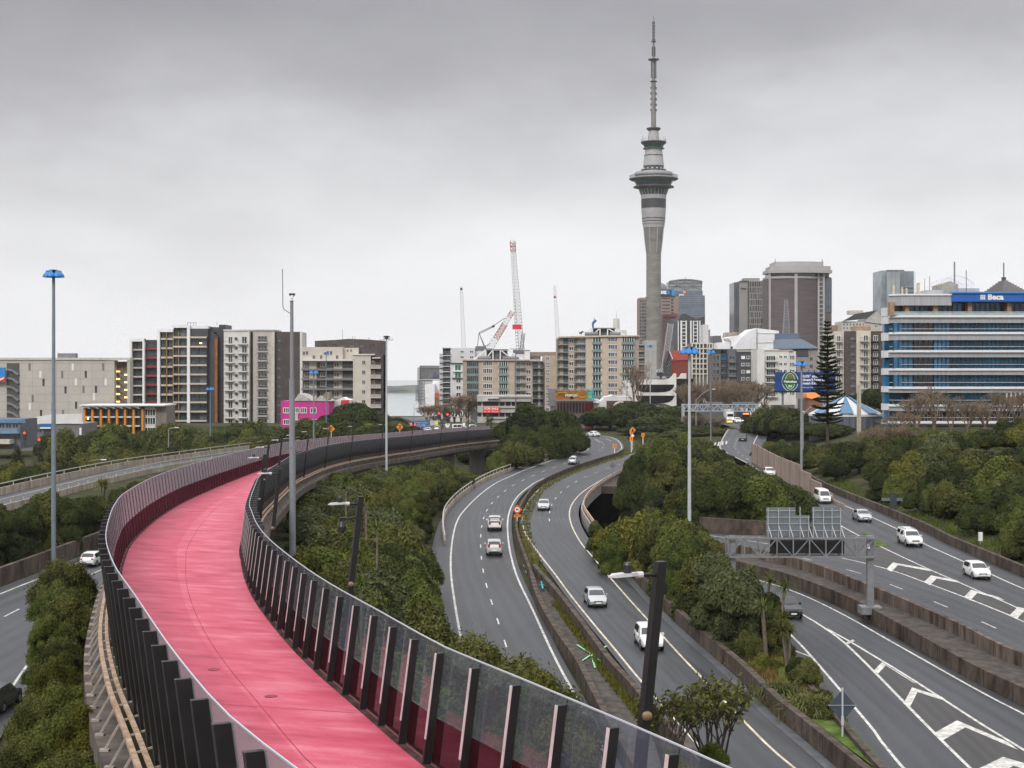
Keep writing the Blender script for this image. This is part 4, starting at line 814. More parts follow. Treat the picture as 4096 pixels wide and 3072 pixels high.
for ch, x in zip([c for c in b.o.children if c.name.startswith('red_logo')], (715, 752, 775)): ch.location = (b.X(x), -.02, b.Z(1322))
# --- scaffolded site and wrapped building
b = Bld('construction_block', 'grey part built block under scaffold netting beside the harbour gap', 720, TE, 430, 1200)
b.poly('wall', [(292, 598), (576, 604), (576, 800), (286, 805)], mat('netted_grey', (.17, .17, .175), .9, .1, .18, .6), 0, 18); b.box('upper_rim', 290, 598, 576, 640, MGREY, -.3, .28); b.box('lower_wall', 272, 812, 580, 1300, mat('pale_shell', (.52, .52, .53)), 1, 14); b.box('blue_wrap', 486, 735, 572, 768, mat('blue_net', (.08, .11, .2)), -.5, .3)
mb = MB()
for x in (264, 276, 290, 330, 360): b.bar(mb, (x, 625 if x < 300 else 820), (x, 1130), .18, 4, -1.2, -1.2)
for k in range(11): b.bar(mb, (236 if k > 5 else 262, 640 + k * 46), (292 if k < 4 else 362, 640 + k * 46), .15, 4, -1.2, -1.2)
for x in (236, 248, 268): b.bar(mb, (x, 930), (x, 1130), .18, 4, -1.4, -1.4)
mb.build('scaffold', GALVD, b.o)
b = Bld('wrapped_building', 'building wrapped in white sheeting with an orange panel, left of the pale block', 690, TE, 450, 1240)
WRAP = mat('white_shrink_wrap', (.74, .74, .75), .5, .4, .07, .35)
b.poly('wrap', [(362, 880), (470, 858), (510, 870), (510, 1245), (395, 1245), (376, 1160)], WRAP, 0, 9); b.box('rear_wrap', 466, 822, 585, 1010, WRAP, 9.4, 8); b.box('orange_panel', 508, 1005, 580, 1075, mat('orange_board', (.52, .09, .04)), .6, 8); b.box('brick_base', 508, 1076, 580, 1245, mat('brown_boards', (.2, .12, .08)), .7, 8); b.box('red_hoarding', 380, 1238, 510, 1290, mat('orange_hoarding', (.6, .14, .06)), -1, 1)
# --- pale block with curved dark balconies
b = Bld('apartment_block', 'pale grey block with a stack of dark curved balconies right of the harbour gap', 640, TE, 760, 1250)
b.box('balcony_tower', 630, 345, 745, 1500, mat('balcony_shade', (.06, .06, .062)), .8, 12); b.box('wall', 742, 338, 1108, 1500, mat('cool_white', (.57, .565, .575), .85, .2, .05, .2), 0, 16); b.box('upper_wing', 1106, 384, 1265, 600, mat('cool_white', (.57, .565, .575)), 2, 12); b.box('left_wing', 577, 420, 632, 1500, mat('cool_white', (.57, .565, .575)), 3, 12); b.box('plant_room', 1110, 310, 1262, 384, mat('plant_grey', (.14, .14, .145)), 3, 8)
b.box('roof_edge', 624, 336, 748, 350, MGREY, -.6, 3); b.box('lower_front', 746, 566, 928, 1500, mat('cool_white', (.57, .565, .575)), -1.6, 1.5); b.box('eave', 746, 558, 932, 570, DGREY, -2.2, 2.4)
for k in range(11):
    y = 452 + k * 79; b.balcony(632, y, 746, out=1.8, m=mat('white_slab', (.68, .68, .69)), f=.8, rm=WIN, solid=True); b.window(640, y - 62, 738, y - 22, WIN, MGREY, .8, nx=4); b.box('wing_slab', 578, y + 20, 630, y + 27, MGREY, 2.4, .6)
for x, y in ((915, 395), (1056, 395), (915, 475), (1056, 475)): b.window(x - 24, y - 14, x + 24, y + 14, WIN, WHITE, nx=2)
for k in range(2): b.window(815, 586 + k * 106, 898, 670 + k * 106, mat('green_curtain', (.03, .14, .08), .2, .5, .2, .6), WHITE, -1.6, nx=2)
b.box('bay_frame', 784, 672, 922, 690, WHITE, -2.3, .7); b.box('bay_foot', 770, 778, 924, 788, DGREY, -2.4, .8)
for k in range(4): b.window(834, 800 + k * 100, 896, 848 + k * 100, WIN, WHITE, -1.6, nx=2)
# --- beige apartment twins
def roof_truss(b, x0, x1, yb, yt, xa, xb):
    mb = MB(); ya, yb_ = 1.5, 11
    for yy in (1.5, 11):
        for p, q in (((xa, yt), (xb, yt)), ((xa, yt), (x0, yb)), ((xb, yt), (x1, yb)), ((xa, yt + 8), (xa, yb)), ((xb, yt + 8), (xb, yb)), ((xa + (xb - xa) * .33, yt), (xa - 5, yb)), ((xa + (xb - xa) * .66, yt), (xb + 60, yb)), ((xa + (xb - xa) * .33, yt), (xa + (xb - xa) * .33, yb)), ((xa + (xb - xa) * .66, yt), (xa + (xb - xa) * .66, yb))): b.bar(mb, p, q, .28, 4, yy, yy)
    mb.build('roof_truss', WHITE, b.o)
    b.box('plant_room', xa + 12, yt + 14, xb - 6, yb, mat('plant_screen', (.10, .115, .115), .6, .4, .2, .5), 3, 9); b.box('plant_cap', xa, yt - 6, xb + 8, yt + 6, mat('plant_cap', (.2, .2, .2)), 1.2, 11)
    mb = MB()
    for p, q in (((x0 + 60, yb - 18), (xa + 80, yb - 22)), ((xb - 80, yb - 22), (x1 - 60, yb - 18))): b.bar(mb, p, q, .7, 8, 1, 1)
    mb.build('roof_ducts', GALVD, b.o)
b = Bld('apartment_block', 'shorter beige apartment block behind the round cornered office, with a roof truss', 600, TE, 1500, 1150)
b.box('wall', 928, 520, 1692, 1500, BEIGE, 0, 16); b.box('right_bay', 1690, 532, 2112, 1500, BEIGE, 1.6, 14); b.box('cornice', 912, 508, 2080, 524, mat('beige_cornice', (.52, .44, .36)), -1, 17); b.box('left_pier', 928, 530, 986, 1500, mat('pier_beige', (.34, .285, .235)), -.3, .4); b.box('link', 2110, 450, 2142, 1500, mat('link_beige', (.34, .31, .29)), 3, 10)
b.box('stair_tower', 2136, 450, 2330, 1500, BEIGE, 1, 16); b.box('tower_roof', 1915, 395, 2330, 452, mat('brown_roof', (.23, .19, .15)), 6, 12); b.box('roof_hut', 1838, 382, 1920, 520, mat('cool_white', (.57, .565, .575)), 4, 8); b.box('roof_parapet', 1650, 428, 2080, 512, mat('cool_white', (.57, .565, .575)), 8, 8)
for k in range(7):
    y = 535 + k * 112
    b.band('glazed_bay', 988, y, 1156, y + 72, WING, MGREY, 6, -.1); b.box('spandrel', 986, y + 72, 1158, y + 104, RAILG, -.3, .3)
    b.window(1228, y, 1272, y + 62, WIN, WHITE, nx=2); b.window(1280, y, 1356, y + 62, WIN, WHITE, nx=3)
    b.band('glazed_bay', 1460, y - 4, 1588, y + 62, WING, WHITE, 4, -.1); b.box('balustrade', 1458, y + 62, 1590, y + 98, RAILG, -.9, .2); b.box('bay_slab', 1458, y + 98, 1590, y + 105, MGREY, -.9, 1)
    b.window(1700, y, 1768, y + 92, WINGREY, WHITE, 1.6, nx=3); b.window(1816, y + 22, 1852, y + 62, WIN, WHITE, 1.6, nx=2); b.window(1866, y + 18, 1926, y + 70, WIN, WHITE, 1.6, nx=2); b.balcony(1692, y + 100, 1850, out=2.0, m=MGREY, rm=RAILG, f=1.6)
    b.window(1962, y + 6, 2030, y + 92, WING, DGREY, 1.6, nx=2); b.window(2076, y + 6, 2108, y + 92, WING, DGREY, 1.6, nx=1); b.balcony(1956, y + 100, 2112, out=2.0, m=MGREY, rm=RAILG, f=1.6)
    b.window(2158, y - 60, 2196, y - 22, WIN, WHITE, 1, nx=2); b.window(2158, y + 18, 2196, y + 56, WIN, WHITE, 1, nx=2)
roof_truss(b, 1085, 1815, 508, 362, 1262, 1592)
b = Bld('apartment_block', 'taller beige apartment block with green glass balconies, above the orange billboard', 590, TF, 700, 1100)
b.box('wall', 524, 170, 1245, 1500, BEIGE, 0, 18); b.box('left_bay', 104, 190, 528, 1500, BEIGE, 1.6, 16); b.box('right_bay', 1240, 178, 1310, 1500, mat('pier_beige', (.34, .285, .235)), .6, 16); b.poly('cornice', [(130, 168), (420, 160), (870, 150), (1312, 152), (1312, 168), (130, 188)], mat('beige_cornice', (.52, .44, .36)), -1, 19)
for x in (575, 800, 1025): b.box('pilaster', x - 48 if x != 1025 else 1000, 172, x + 50 if x != 1025 else 1058, 1500, mat('pilaster_beige', (.485, .40, .315), .85, .2, .06, .3), -.25, .3)
for k in range(9):
    y = 180 + k * 113
    b.band('glazed_bay', 630, y, 752, y + 70, WING, WHITE, 3, -.1); b.box('balustrade', 628, y + 66, 756, y + 100, RAILG, -.9, .2); b.box('bay_slab', 628, y + 100, 756, y + 107, MGREY, -.9, 1)
    b.window(862, y, 942, y + 60, WIN, WHITE, nx=3); b.window(950, y, 988, y + 60, WINGREY if k % 3 == 2 else WIN, WHITE, nx=2)
    if k < 7: b.band('glazed_bay', 1064, y, 1238, y + 68, WING, WHITE, 5, -.1); b.box('balustrade', 1062, y + 70, 1240, y + 102, RAILG, -.9, .2); b.box('bay_slab', 1062, y + 102, 1240, y + 109, MGREY, -.9, 1)
    b.window(205, y + 16, 262, y + 92, WING, DGREY, 1.6, nx=2); b.window(112, y + 30, 140, y + 92, WINGREY, DGREY, 1.6, nx=1); b.balcony(105, y + 112, 264, out=2.0, m=MGREY, rm=RAILG, f=1.6)
    b.window(288, y + 28, 346, y + 78, WIN, WHITE, 1.6, nx=2); b.window(364, y + 28, 398, y + 78, WINGREY if k % 2 else WIN, DGREY, 1.6, nx=1); b.window(448, y + 10, 520, y + 92, WIN, WHITE, 1.6, nx=4); b.balcony(364, y + 108, 524, out=2.0, m=MGREY, rm=RAILG, f=1.6)
roof_truss(b, 455, 1105, 150, 45, 628, 968)
mb = MB(); b.bar(mb, (648, 40), (642, -30), .5, 4, 6, 6); b.bar(mb, (642, -30), (692, -80), .7, 4, 6, 6); b.bar(mb, (660, -20), (664, -120), .12, 4, 6, 6); mb.build('roof_hoist', mat('hoist_blue', (.03, .1, .24)), b.o)
mb = MB(); b.bar(mb, (465, 100), (468, 150), .3, 6, 3, 3); b.bar(mb, (462, 95), (472, 118), .9, 8, 3, 3); mb.build('satellite_dish', DGREY, b.o)
# --- round cornered office with FOR SALE banner
b = Bld('office', 'low office with rounded pale bands and a red for sale banner', 470, TE, 1400, 1530)
PB = mat('pale_band', (.40, .385, .36), .7, .3, .08, .5)
b.box('core', 1150, 1060, 1940, 1600, mat('office_glass', (.035, .028, .026), .3, .5, .2, .5), 2.5, 16)
for x0, x1, y0, y1 in ((1130, 1930, 1040, 1130), (1138, 1700, 1195, 1292), (1138, 1700, 1356, 1452)):
    mb = MB(); X0, X1, a, c = b.X(x0), b.X(x1), b.Z(y0), b.Z(y1); rr = 3.0; prof = []
    pts = [(X0 + rr - rr * math.cos(t), 0 + rr - rr * math.sin(t)) for t in [PI / 2 * k / 6 for k in range(7)]] + [(X1, 0), (X1, 16), (X0, 16)]
    n = len(pts); i = len(mb.v); mb.v += [(x, y, c) for x, y in pts] + [(x, y, a) for x, y in pts]; mb.f.append(tuple(range(n))[::-1]); mb.f.append(tuple(range(n, 2 * n)))
    for k in range(n): j = (k + 1) % n; mb.f.append((k, j, n + j, n + k))
    mb.box(X0 + rr, -.5, a - .6, X1, -.02, a)
    o = mb.build('floor_band', PB, b.o)
for x in (1210, 1462, 1550, 1640): b.box('column', x - 10, 1130, x + 10, 1600, PB, 1.2, 1.2)
s_ = b.box('name_sign', 1225, 1068, 1462, 1122, mat('sign_grey', (.52, .52, .53)), -.8, .3)
mb = MB(); rnd = random.Random(4)
for k in range(9): x = 1300 + k * 18; b.bar(mb, (x, 1112 - rnd.random() * 8), (x + 8, 1082 + rnd.random() * 12), .14, 4, -.85, -.85); b.bar(mb, (x + 8, 1084), (x + 14, 1110), .14, 4, -.85, -.85)
mb.build('script_lettering', mat('sign_ink', (.06, .06, .07)), s_)
s_ = b.box('sale_banner', 1228, 1205, 1466, 1296, RED, -.8, .3); text_mesh('FOR SALE', SIGNW, 1.0, 'lettering', s_, (b.X(1347), -.83, b.Z(1232)), .02, bold=.02); text_mesh('Ph: 021 596 323', SIGNW, .66, 'lettering', s_, (b.X(1350), -.83, b.Z(1275)), .02)
b = Bld('gabled_annex', 'small dark gabled annex left of the round cornered office', 478, TE, 1095, 1500); b.poly('wall', [(1038, 1300), (1098, 1226), (1150, 1290), (1150, 1560), (1038, 1560)], mat('annex_grey', (.1, .095, .105)), 0, 8); b.poly('roof_edge', [(1032, 1302), (1098, 1220), (1154, 1288), (1154, 1296), (1098, 1230), (1040, 1306)], MGREY, -.4, 9)
# --- billboard over the maroon shop
b = Bld('shop', 'shop with a maroon glazed front under the orange billboard', 450, TF, 350, 1450)
b.box('wall', 20, 1120, 648, 1620, mat('shop_shade', (.16, .15, .15)), 1.2, 12); b.box('grey_block', -10, 940, 78, 1200, mat('shop_side_grey', (.18, .18, .185)), .8, 10)
b.band('maroon_glazing', 100, 1140, 512, 1300, mat('maroon_glass', (.10, .02, .025), .15, .5, .3, .3), MGREY, 9, 1.1); b.box('red_wall', 514, 1140, 646, 1620, mat('maroon_wall', (.24, .02, .025), .7, .3, .1, .4), .9, 6); b.box('white_side', 646, 1120, 730, 1620, mat('white_side', (.55, .54, .54)), .6, 8); b.box('white_roof', 640, 1095, 720, 1150, WHITE, -.5, 8)
b = Bld('billboard', 'wide orange billboard lettered passion with a teal end panel', 448, TF, 360, 1112, 'billboard')
b.box('panel', 78, 966, 541, 1108, mat('orange_poster', (.42, .17, .02), .5, .3, .35, .09, dark=(.13, .05, .012), detail=2), -.3, .5); b.box('teal_panel', 541, 962, 645, 1106, mat('teal_poster', (.02, .33, .30), .5, .3, .04), -.33, .55)
mb = MB(); pp = [(85, 1030), (120, 1000), (190, 990), (240, 1005), (290, 1040), (340, 1080), (380, 1030), (400, 1008), (430, 1050), (480, 1064), (540, 1040)]
sp = spline([Vector((b.X(x), -.36, b.Z(y))) for x, y in pp], .5); mb.tube(sp, .07, 4); mb.build('yellow_curve', YELLOW, b.o)
text_mesh('PASSION', SIGNW, .92, 'lettering', b.o, (b.X(312), -.62, b.Z(1040)), .03, bold=.03); mb = MB(); mb.ball((b.X(318), -.26, b.Z(1066)), .62, 12, 8, .8); mb.build('dark_figure', mat('poster_brown', (.03, .015, .01)), b.o)
for k, (y, w) in enumerate(((1000, 66), (1012, 40), (1023, 54), (1076, 40))): b.box('text_line', 592 - w / 2, y - 2.5, 592 + w / 2, y + 2.5, mat('poster_text', (.3, .62, .6)), -.36, .02)
b.box('logo_patch', 568, 1042, 614, 1064, YELLOW, -.36, .02); b.box('logo_bar', 577, 1050, 605, 1056, mat('poster_brown', (.03, .015, .01)), -.39, .02)
mb = MB()
for k in range(6): b.bar(mb, (95 + k * 95, 962), (70 + k * 95, 944), .12, 4, -.3, -2.4); mb.box(b.X(62 + k * 95), -2.7, b.Z(946), b.X(150 + k * 95), -2.4, b.Z(940))
mb.build('floodlights', GALV, b.o); b.box('catwalk', 78, 1110, 648, 1120, GALVD, -1.5, 1.4)
# --- arched white hall and modern office with curved black windows
HALL = mat('hall_white', (.60, .585, .56), .8, .2, .07, .3)
b = Bld('hall', 'white hall with a round arched doorway and gold lettering above the dark trees', 470, TF, 960, 1300)
b.poly('wall', [(700, 1160), (790, 1090), (806, 1062), (890, 1050), (930, 1032), (975, 1052), (1226, 1058), (1226, 1620), (690, 1620)], HALL, 0, 12); b.box('brown_front', 834, 1118, 1220, 1620, mat('brown_brick', (.10, .045, .038), .85, .2, .2, 1.0), -.3, .28)
mb = MB(); n = 20; cx, cz, r0, r1 = b.X(1036), b.Z(1246), 1.9, 2.55
for k in range(n):
    a, c = PI * k / n, PI * (k + 1) / n; f = lambda r, t, y: Vector((cx + r * math.cos(t), y, cz + r * math.sin(t)))
    mb.hexa([f(r0, a, -.9), f(r1, a, -.9), f(r1, a, -.31), f(r0, a, -.31)], [f(r0, c, -.9), f(r1, c, -.9), f(r1, c, -.31), f(r0, c, -.31)])
mb.build('arch', HALL, b.o); mb = MB(); rnd = random.Random(2)
for k in range(16): x = 985 + k * 15.5; y = 1232 - abs(k - 12) * 2 + rnd.uniform(-8, 8); b.bar(mb, (x, y + 12), (x, y - 10), .16, 4, -1.3, -1.3); b.bar(mb, (x - 3, y - 8), (x + 9, y - 8 + rnd.uniform(0, 14)), .16, 4, -1.3, -1.3)
mb.build('gold_lettering', LAMPY, b.o)
b = Bld('office', 'white office with two long curved black windows and horned parapets', 520, TF, 1470, 1230)
WOF = mat('sculpted_white', (.62, .605, .57), .8, .2, .1, .25, stretch=(1, 1, .3))
b.poly('facade', [(1070, 1060), (1078, 960), (1105, 900), (1108, 812), (1190, 815), (1222, 780), (1230, 716), (1234, 800), (1690, 806), (1760, 790), (1806, 750), (1828, 712), (1862, 712), (1866, 1240), (1840, 1226), (1780, 1190), (1700, 1165), (1500, 1158), (1300, 1156), (1070, 1150)], WOF, 0, 1.2)
b.box('core', 1110, 830, 1864, 1620, WOF, 1.3, 14)
for y0, y1 in ((878, 992), (1041, 1158)):
    b.poly('curved_window', [(1262, y0), (1830, y0), (1826, y0 + 30), (1806, y0 + 62), (1764, y0 + 92), (1700, y0 + 108), (1600, y1), (1380, y1), (1310, y1 - 22), (1276, y1 - 66)], mat('black_glass', (.014, .013, .015), .12, .5, 0), -.12, .11)
b.box('glass_box', 1866, 792, 2120, 1620, mat('black_glass', (.014, .013, .015)), 1.0, 14); b.poly('far_horn', [(1868, 790), (1930, 770), (1962, 712), (2030, 712), (2030, 792)], WOF, 4, 2)
mb = MB()
for x in (1360, 1390, 1560, 1610, 1715): mb.lathe([(.9, 0), (.9, .5), (.5, 1.0)], (b.X(x), 7, b.Z(800)), 10)
mb.build('roof_vents', MGREY, b.o)
b = Bld('parking_deck', 'open concrete parking deck beside the tall beige block', 640, TF, 1350, 900)
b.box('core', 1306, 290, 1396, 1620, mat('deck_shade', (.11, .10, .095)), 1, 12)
for k in range(6): b.box('deck_slab', 1304, 280 + k * 96, 1398, 300 + k * 96, CONC, -.4, 1.3); b.window(1312, 318 + k * 96, 1390, 362 + k * 96, mat('deck_panel', (.17, .155, .145)), CONC, .9, bars=False)
b = Bld('concrete_block', 'plain grey concrete block standing in front of the foot of the tower', 900, TF, 1490, 800); b.box('wall', 1402, 226, 1572, 1200, mat('pale_concrete', (.36, .35, .33), .9, .2, .07, .1), 0, 20)
mb = MB()
for k in range(6): mb.box(b.X(1402), -.05, b.Z(300 + k * 95), b.X(1572), -.001, b.Z(298 + k * 95))
mb.build('panel_joints', MGREY, b.o)
b = Bld('entrance_hall', 'low glazed hall with white lettering at the foot of the tower', 950, TF, 1650, 790); b.box('wall', 1574, 690, 1716, 1200, DGREY, 0, 14); b.poly('roof', [(1574, 700), (1590, 655), (1640, 645), (1716, 660), (1716, 700)], MGREY, -1, 15); text_mesh('SKYCITY', SIGNW, 2.4, 'lettering', b.o, (b.X(1648), -1.2, b.Z(682)), .05)
# --- red roofed hall
b = Bld('red_hall', 'red brick hall with a red tiled roof and black lattice side', 640, TG, 600, 1650)
b.poly('roof', [(468, 1300), (745, 1302), (745, 1440), (505, 1446)], mat('red_tiles', (.38, .085, .065), .8, .2, .12, .8), -.4, .39); b.poly('wall', [(498, 1440), (745, 1440), (745, 1900), (515, 1900)], mat('red_brick', (.20, .05, .035), .85, .2, .15, 1.2), 0, 16); b.poly('lattice_end', [(424, 1460), (466, 1302), (500, 1446), (512, 1900), (424, 1900)], mat('lattice_black', (.04, .035, .045), .6, .4, .3, .4), .3, 12)
mb = MB()
for k in range(7): b.bar(mb, (428, 1480 + k * 50), (500, 1440 + k * 62), .14, 4, 0, 0); b.bar(mb, (428, 1560 + k * 40), (500, 1420 + k * 55), .14, 4, 0, 0)
mb.build('lattice_bars', MGREY, b.o); mb = MB()
for k in range(9): mb.ball((b.X(472 + k * 5.2), -.7, b.Z(1314 + k * 13)), .22, 6, 4)
mb.build('roof_lights', SIGNW, b.o)
b = Bld('apartment_block', 'cream gridded apartment block right of the red hall, deep square openings', 660, TG, 960, 1640)
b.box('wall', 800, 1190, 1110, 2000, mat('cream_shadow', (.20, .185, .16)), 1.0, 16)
for x in (806, 866, 918, 970, 1030, 1062, 1104): b.box('pier', x - 8, 1188, x + 8, 2000, mat('cream_pier', (.60, .57, .50), .8, .2, .05, .4), -.3, 1.2)
for k in range(7): b.box('floor_beam', 800, 1186 + k * 75, 1112, 1202 + k * 75, mat('cream_pier', (.60, .57, .50)), -.2, 1.15)
for k in range(6):
    for x in (874, 926, 978, 1036, 1070): b.window(x, 1212 + k * 75, x + (38 if x < 1030 else 24), 1256 + k * 75, WIN if (k + x) % 3 else WINGREY, DGREY, .95, nx=2)
b = Bld('apartment_block', 'charcoal apartment block with small white framed windows behind the bare trees', 560, TG, 1450, 1800)
b.box('left_wing', 1112, 1345, 1232, 2100, mat('grey_panel_wing', (.14, .135, .13), .8, .2, .12, .5), .8, 14); b.box('link', 1224, 1345, 1342, 2100, DGREY, 1.2, 14); b.box('corner', 1336, 1275, 1456, 2100, mat('grey_corner', (.11, .11, .115)), 0, 15); b.poly('wall', [(1450, 1318), (1600, 1316), (1764, 1308), (1764, 2100), (1450, 2100)], DGREY, -.3, 15); b.box('green_glass', 1110, 1275, 1340, 1348, WING, 3, 8); b.box('roof_edge', 1470, 1300, 1764, 1312, OFFW, -.6, 10)
for k in range(5):
    y = 1400 + k * 105
    for x in (1556, 1632): b.window(x - 22, y - 18, x + 22, y + 18, SIGNW if (k, x) in ((0, 1556), (2, 1632)) else WIN, WHITE, -.3, nx=2)
    b.window(1700, y - 20, 1722, y + 2, WIN, WHITE, -.3, nx=1); b.window(1240, y - 26, 1322, y + 36, WINB if k < 1 else WINGREY, BLACK, 1.2, nx=3); b.window(1125, y - 26, 1150, y + 36, WIN, MGREY, .8); b.window(1170, y - 26, 1206, y + 36, WIN, MGREY, .8); b.balcony(1342, y + 68, 1446, out=1.5, m=MGREY); b.window(1356, y - 20, 1436, y + 60, WINGREY, MGREY, 0, nx=2)
b = Bld('apartment_block', 'white rendered apartment block with balconies left of the blue beer billboard', 545, TG, 2000, 1800)
b.box('stair_tower', 1762, 1278, 1872, 2100, OFFW, -.5, 14); b.box('wall', 1872, 1300, 2240, 2100, OFFW, .5, 14); b.box('coping', 1868, 1290, 2300, 1302, mat('warm_coping', (.5, .42, .34)), .2, 15); b.box('right_wall', 2238, 1310, 2345, 2100, OFFW, 1, 14)
for k in range(6):
    y = 1410 + k * 105; b.window(1906, y - 32, 2034, y + 36, WIN, WHITE, .5, nx=4); b.balcony(1886, y + 46, 2066, out=1.6, m=OFFW, f=.5); b.window(2096, y - 34, 2136, y + 2, WINGREY if k == 0 else WIN, WHITE, .5); b.window(2164, y - 34, 2204, y + 2, WINGREY if k == 0 else WIN, WHITE, .5); b.window(2258, y - 38, 2322, y + 22, WINGREY, WHITE, 1, nx=3)
# --- sheeted roof under repair and blue roofed block
b = Bld('wrapped_building', 'large roof wrapped in bright white sheeting below the brown cylindrical tower', 640, TG, 1750, 1290)
b.poly('wrap', [(1330, 1112), (1420, 1085), (1560, 1066), (1640, 1010), (1672, 982), (1752, 968), (2085, 1008), (2088, 1290), (1400, 1290), (1415, 1240), (1386, 1240), (1382, 1160)], WRAP, 0, 16)
b.poly('fold', [(1640, 1015), (1752, 972), (1752, 1276), (1405, 1284), (1500, 1130)], mat('wrap_shade', (.66, .66, .68), .5, .4, .06, .5), -1.2, 1.18); b.poly('low_wrap', [(1180, 1285), (1182, 1180), (1290, 1176), (1330, 1160), (1380, 1170), (1384, 1285)], WRAP, 2, 10)
mb = MB()
for x in (1752,): b.bar(mb, (x, 972), (x, 1276), .12, 4, -1.35, -1.35)
for p, q in (((1640, 1050), (2084, 1048)), ((1640, 1190), (2084, 1180))): b.bar(mb, p, q, .09, 4, -.1, -.1)
mb.build('lashings', MGREY, b.o); b.poly('old_roof', [(1366, 1090), (1384, 1016), (1620, 1012), (1560, 1064)], mat('old_roof_tan', (.33, .29, .24), .9, .2, .25, .6), 18, 6)
b = Bld('blue_roof_block', 'beige block with a wide blue hipped roof in front of the cylindrical tower', 620, TD, 400, 980)
b.box('upper_box', 236, 672, 410, 722, mat('slate_blue', (.10, .13, .19), .6, .4, .06), 3, 8); b.poly('roof', [(232, 722), (410, 718), (556, 794), (232, 798)], mat('blue_tin_roof', (.19, .25, .32), .45, .5, .07, .8), -1.2, 14); b.box('wall', 378, 794, 548, 1200, mat('taupe_wall', (.26, .235, .225)), 0, 12); b.box('shade', 378, 798, 470, 860, DGREY, -.3, .25)
for x, y in ((494, 880), (494, 940), (430, 940), (404, 915)): b.window(x - 11, y - 12, x + 11, y + 12, WIN, MGREY)
b = Bld('gabled_apartments', 'cream hotel block with a dark slate gable roof right of the pine', 640, TD, 900, 650)
b.box('wall', 740, 576, 1076, 900, mat('cream_hotel', (.46, .42, .37)), 0, 14); b.poly('roof', [(744, 576), (848, 516), (1018, 487), (930, 556)], mat('slate_roof', (.06, .06, .065), .7, .3, .1), -1, .98); b.poly('gable', [(925, 560), (1016, 490), (1076, 560), (1076, 600), (925, 580)], mat('gable_grey', (.4, .39, .38)), -.6, 14); b.box('chimney_block', 822, 484, 932, 516, mat('cream_hotel', (.46, .42, .37)), 4, 6)
for k in range(7): b.window(752 + k * 26, 592, 766 + k * 26, 612, WIN, WHITE); b.window(752 + k * 26, 622, 766 + k * 26, 642, WIN, WHITE)
b.window(1010, 606, 1030, 626, WIN, WHITE); b.box('tan_block', 684, 602, 740, 900, mat('tan_block', (.24, .18, .14)), 8, 10)
b = Bld('apartment_block', 'cream and brown apartment block with stacked balconies left of the blue glass office', 470, TD, 880, 1130)
CB, BB = mat('cream_strip', (.54, .50, .43), .85, .2, .06), mat('brown_strip', (.085, .068, .06), .8, .2, .1)
b.box('left_face', 694, 655, 772, 1400, CB, 2, 14); b.box('brown_face', 770, 655, 860, 1400, BB, .3, 14); b.box('cream_face', 858, 652, 972, 1400, CB, -.4, 14); b.box('right_face', 970, 655, 1074, 1400, BB, .3, 14); b.box('roof_block', 880, 612, 1004, 652, mat('tan_penthouse', (.3, .21, .15)), 5, 6)
for k in range(8):
    y = 706 + k * 64; b.window(814, y - 16, 858, y + 18, WINGREY, BB, .3, nx=3); b.window(916, y - 16, 948, y + 26, WIN, WHITE, -.4); b.balcony(882, y + 30, 954, out=1.4, m=CB, f=-.4); b.window(1002, y - 14, 1030, y + 26, WIN, WHITE, .3); b.balcony(976, y + 32, 1040, out=1.4, m=BB, f=.3); b.balcony(700, y + 34, 752, out=1.3, m=CB, f=2); b.window(714, y - 12, 740, y + 28, WIN, WHITE, 2)
# --- beer billboard
b = Bld('billboard', 'blue beer billboard with a green oval label, partly behind the pine', 430, TD, 440, 1180, 'billboard')
b.box('panel', 202, 986, 690, 1137, mat('poster_blue', (.012, .05, .21), .5, .3, .15, .3), -.3, .6); b.box('frame', 196, 1137, 696, 1150, BLACK, -.5, 1.0); b.box('leg', 260, 1150, 275, 1400, GALVD, .4, .6); b.box('leg', 600, 1150, 615, 1400, GALVD, .4, .6)
mb = MB()
for k in range(10): b.bar(mb, (225 + k * 48, 984), (228 + k * 48, 966), .16, 4, -.2, -1.6)
mb.build('floodlights', GALVD, b.o)
def ring(name, cx, cy, rx, ry, m, f, t=.03):
    pts = [(cx + rx * math.cos(2 * PI * k / 40), cy + ry * math.sin(2 * PI * k / 40)) for k in range(40)]; return b.poly(name, pts, m, f, t)
LG = mat('label_green', (.03, .20, .05), .5, .3, .1); ring('label_oval', 322, 1060, 66, 80, mat('label_white', (.7, .72, .68)), -.34); ring('label_ring', 322, 1060, 62, 76, mat('label_dark_green', (.015, .10, .05)), -.37); ring('label_inner', 322, 1060, 40, 66, mat('label_white', (.7, .72, .68)), -.40); ring('label_core', 322, 1060, 36, 62, LG, -.43)
b.box('label_band', 258, 1043, 388, 1081, mat('label_band', (.015, .07, .035)), -.46, .03); text_mesh('Heineken', SIGNW, .93, 'lettering', b.o, (b.X(323), -.48, b.Z(1062)), .02, bold=.03); text_mesh('0.0', SIGNW, .8, 'lettering', b.o, (b.X(322), -.47, b.Z(1100)), .02, bold=.03)
st = []
for k in range(10): a = PI / 2 + PI * k / 5; r = 18 if k % 2 == 0 else 7.5; st.append((322 + r * math.cos(a), 1021 - r * math.sin(a)))
b.poly('red_star', st, RED, -.47, .02)
for s_, y in (("0.0%* alcohol", 1020), ("doesn't have to", 1048), ("mean 0.0% fun", 1076)): text_mesh(s_, SIGNW, 1.0, 'lettering', b.o, (b.X(424), -.36, b.Z(y)), .02, 'LEFT', bold=.03)
text_mesh('now you can', SIGNW, .55, 'lettering', b.o, (b.X(424), -.36, b.Z(1109)), .02, 'LEFT')
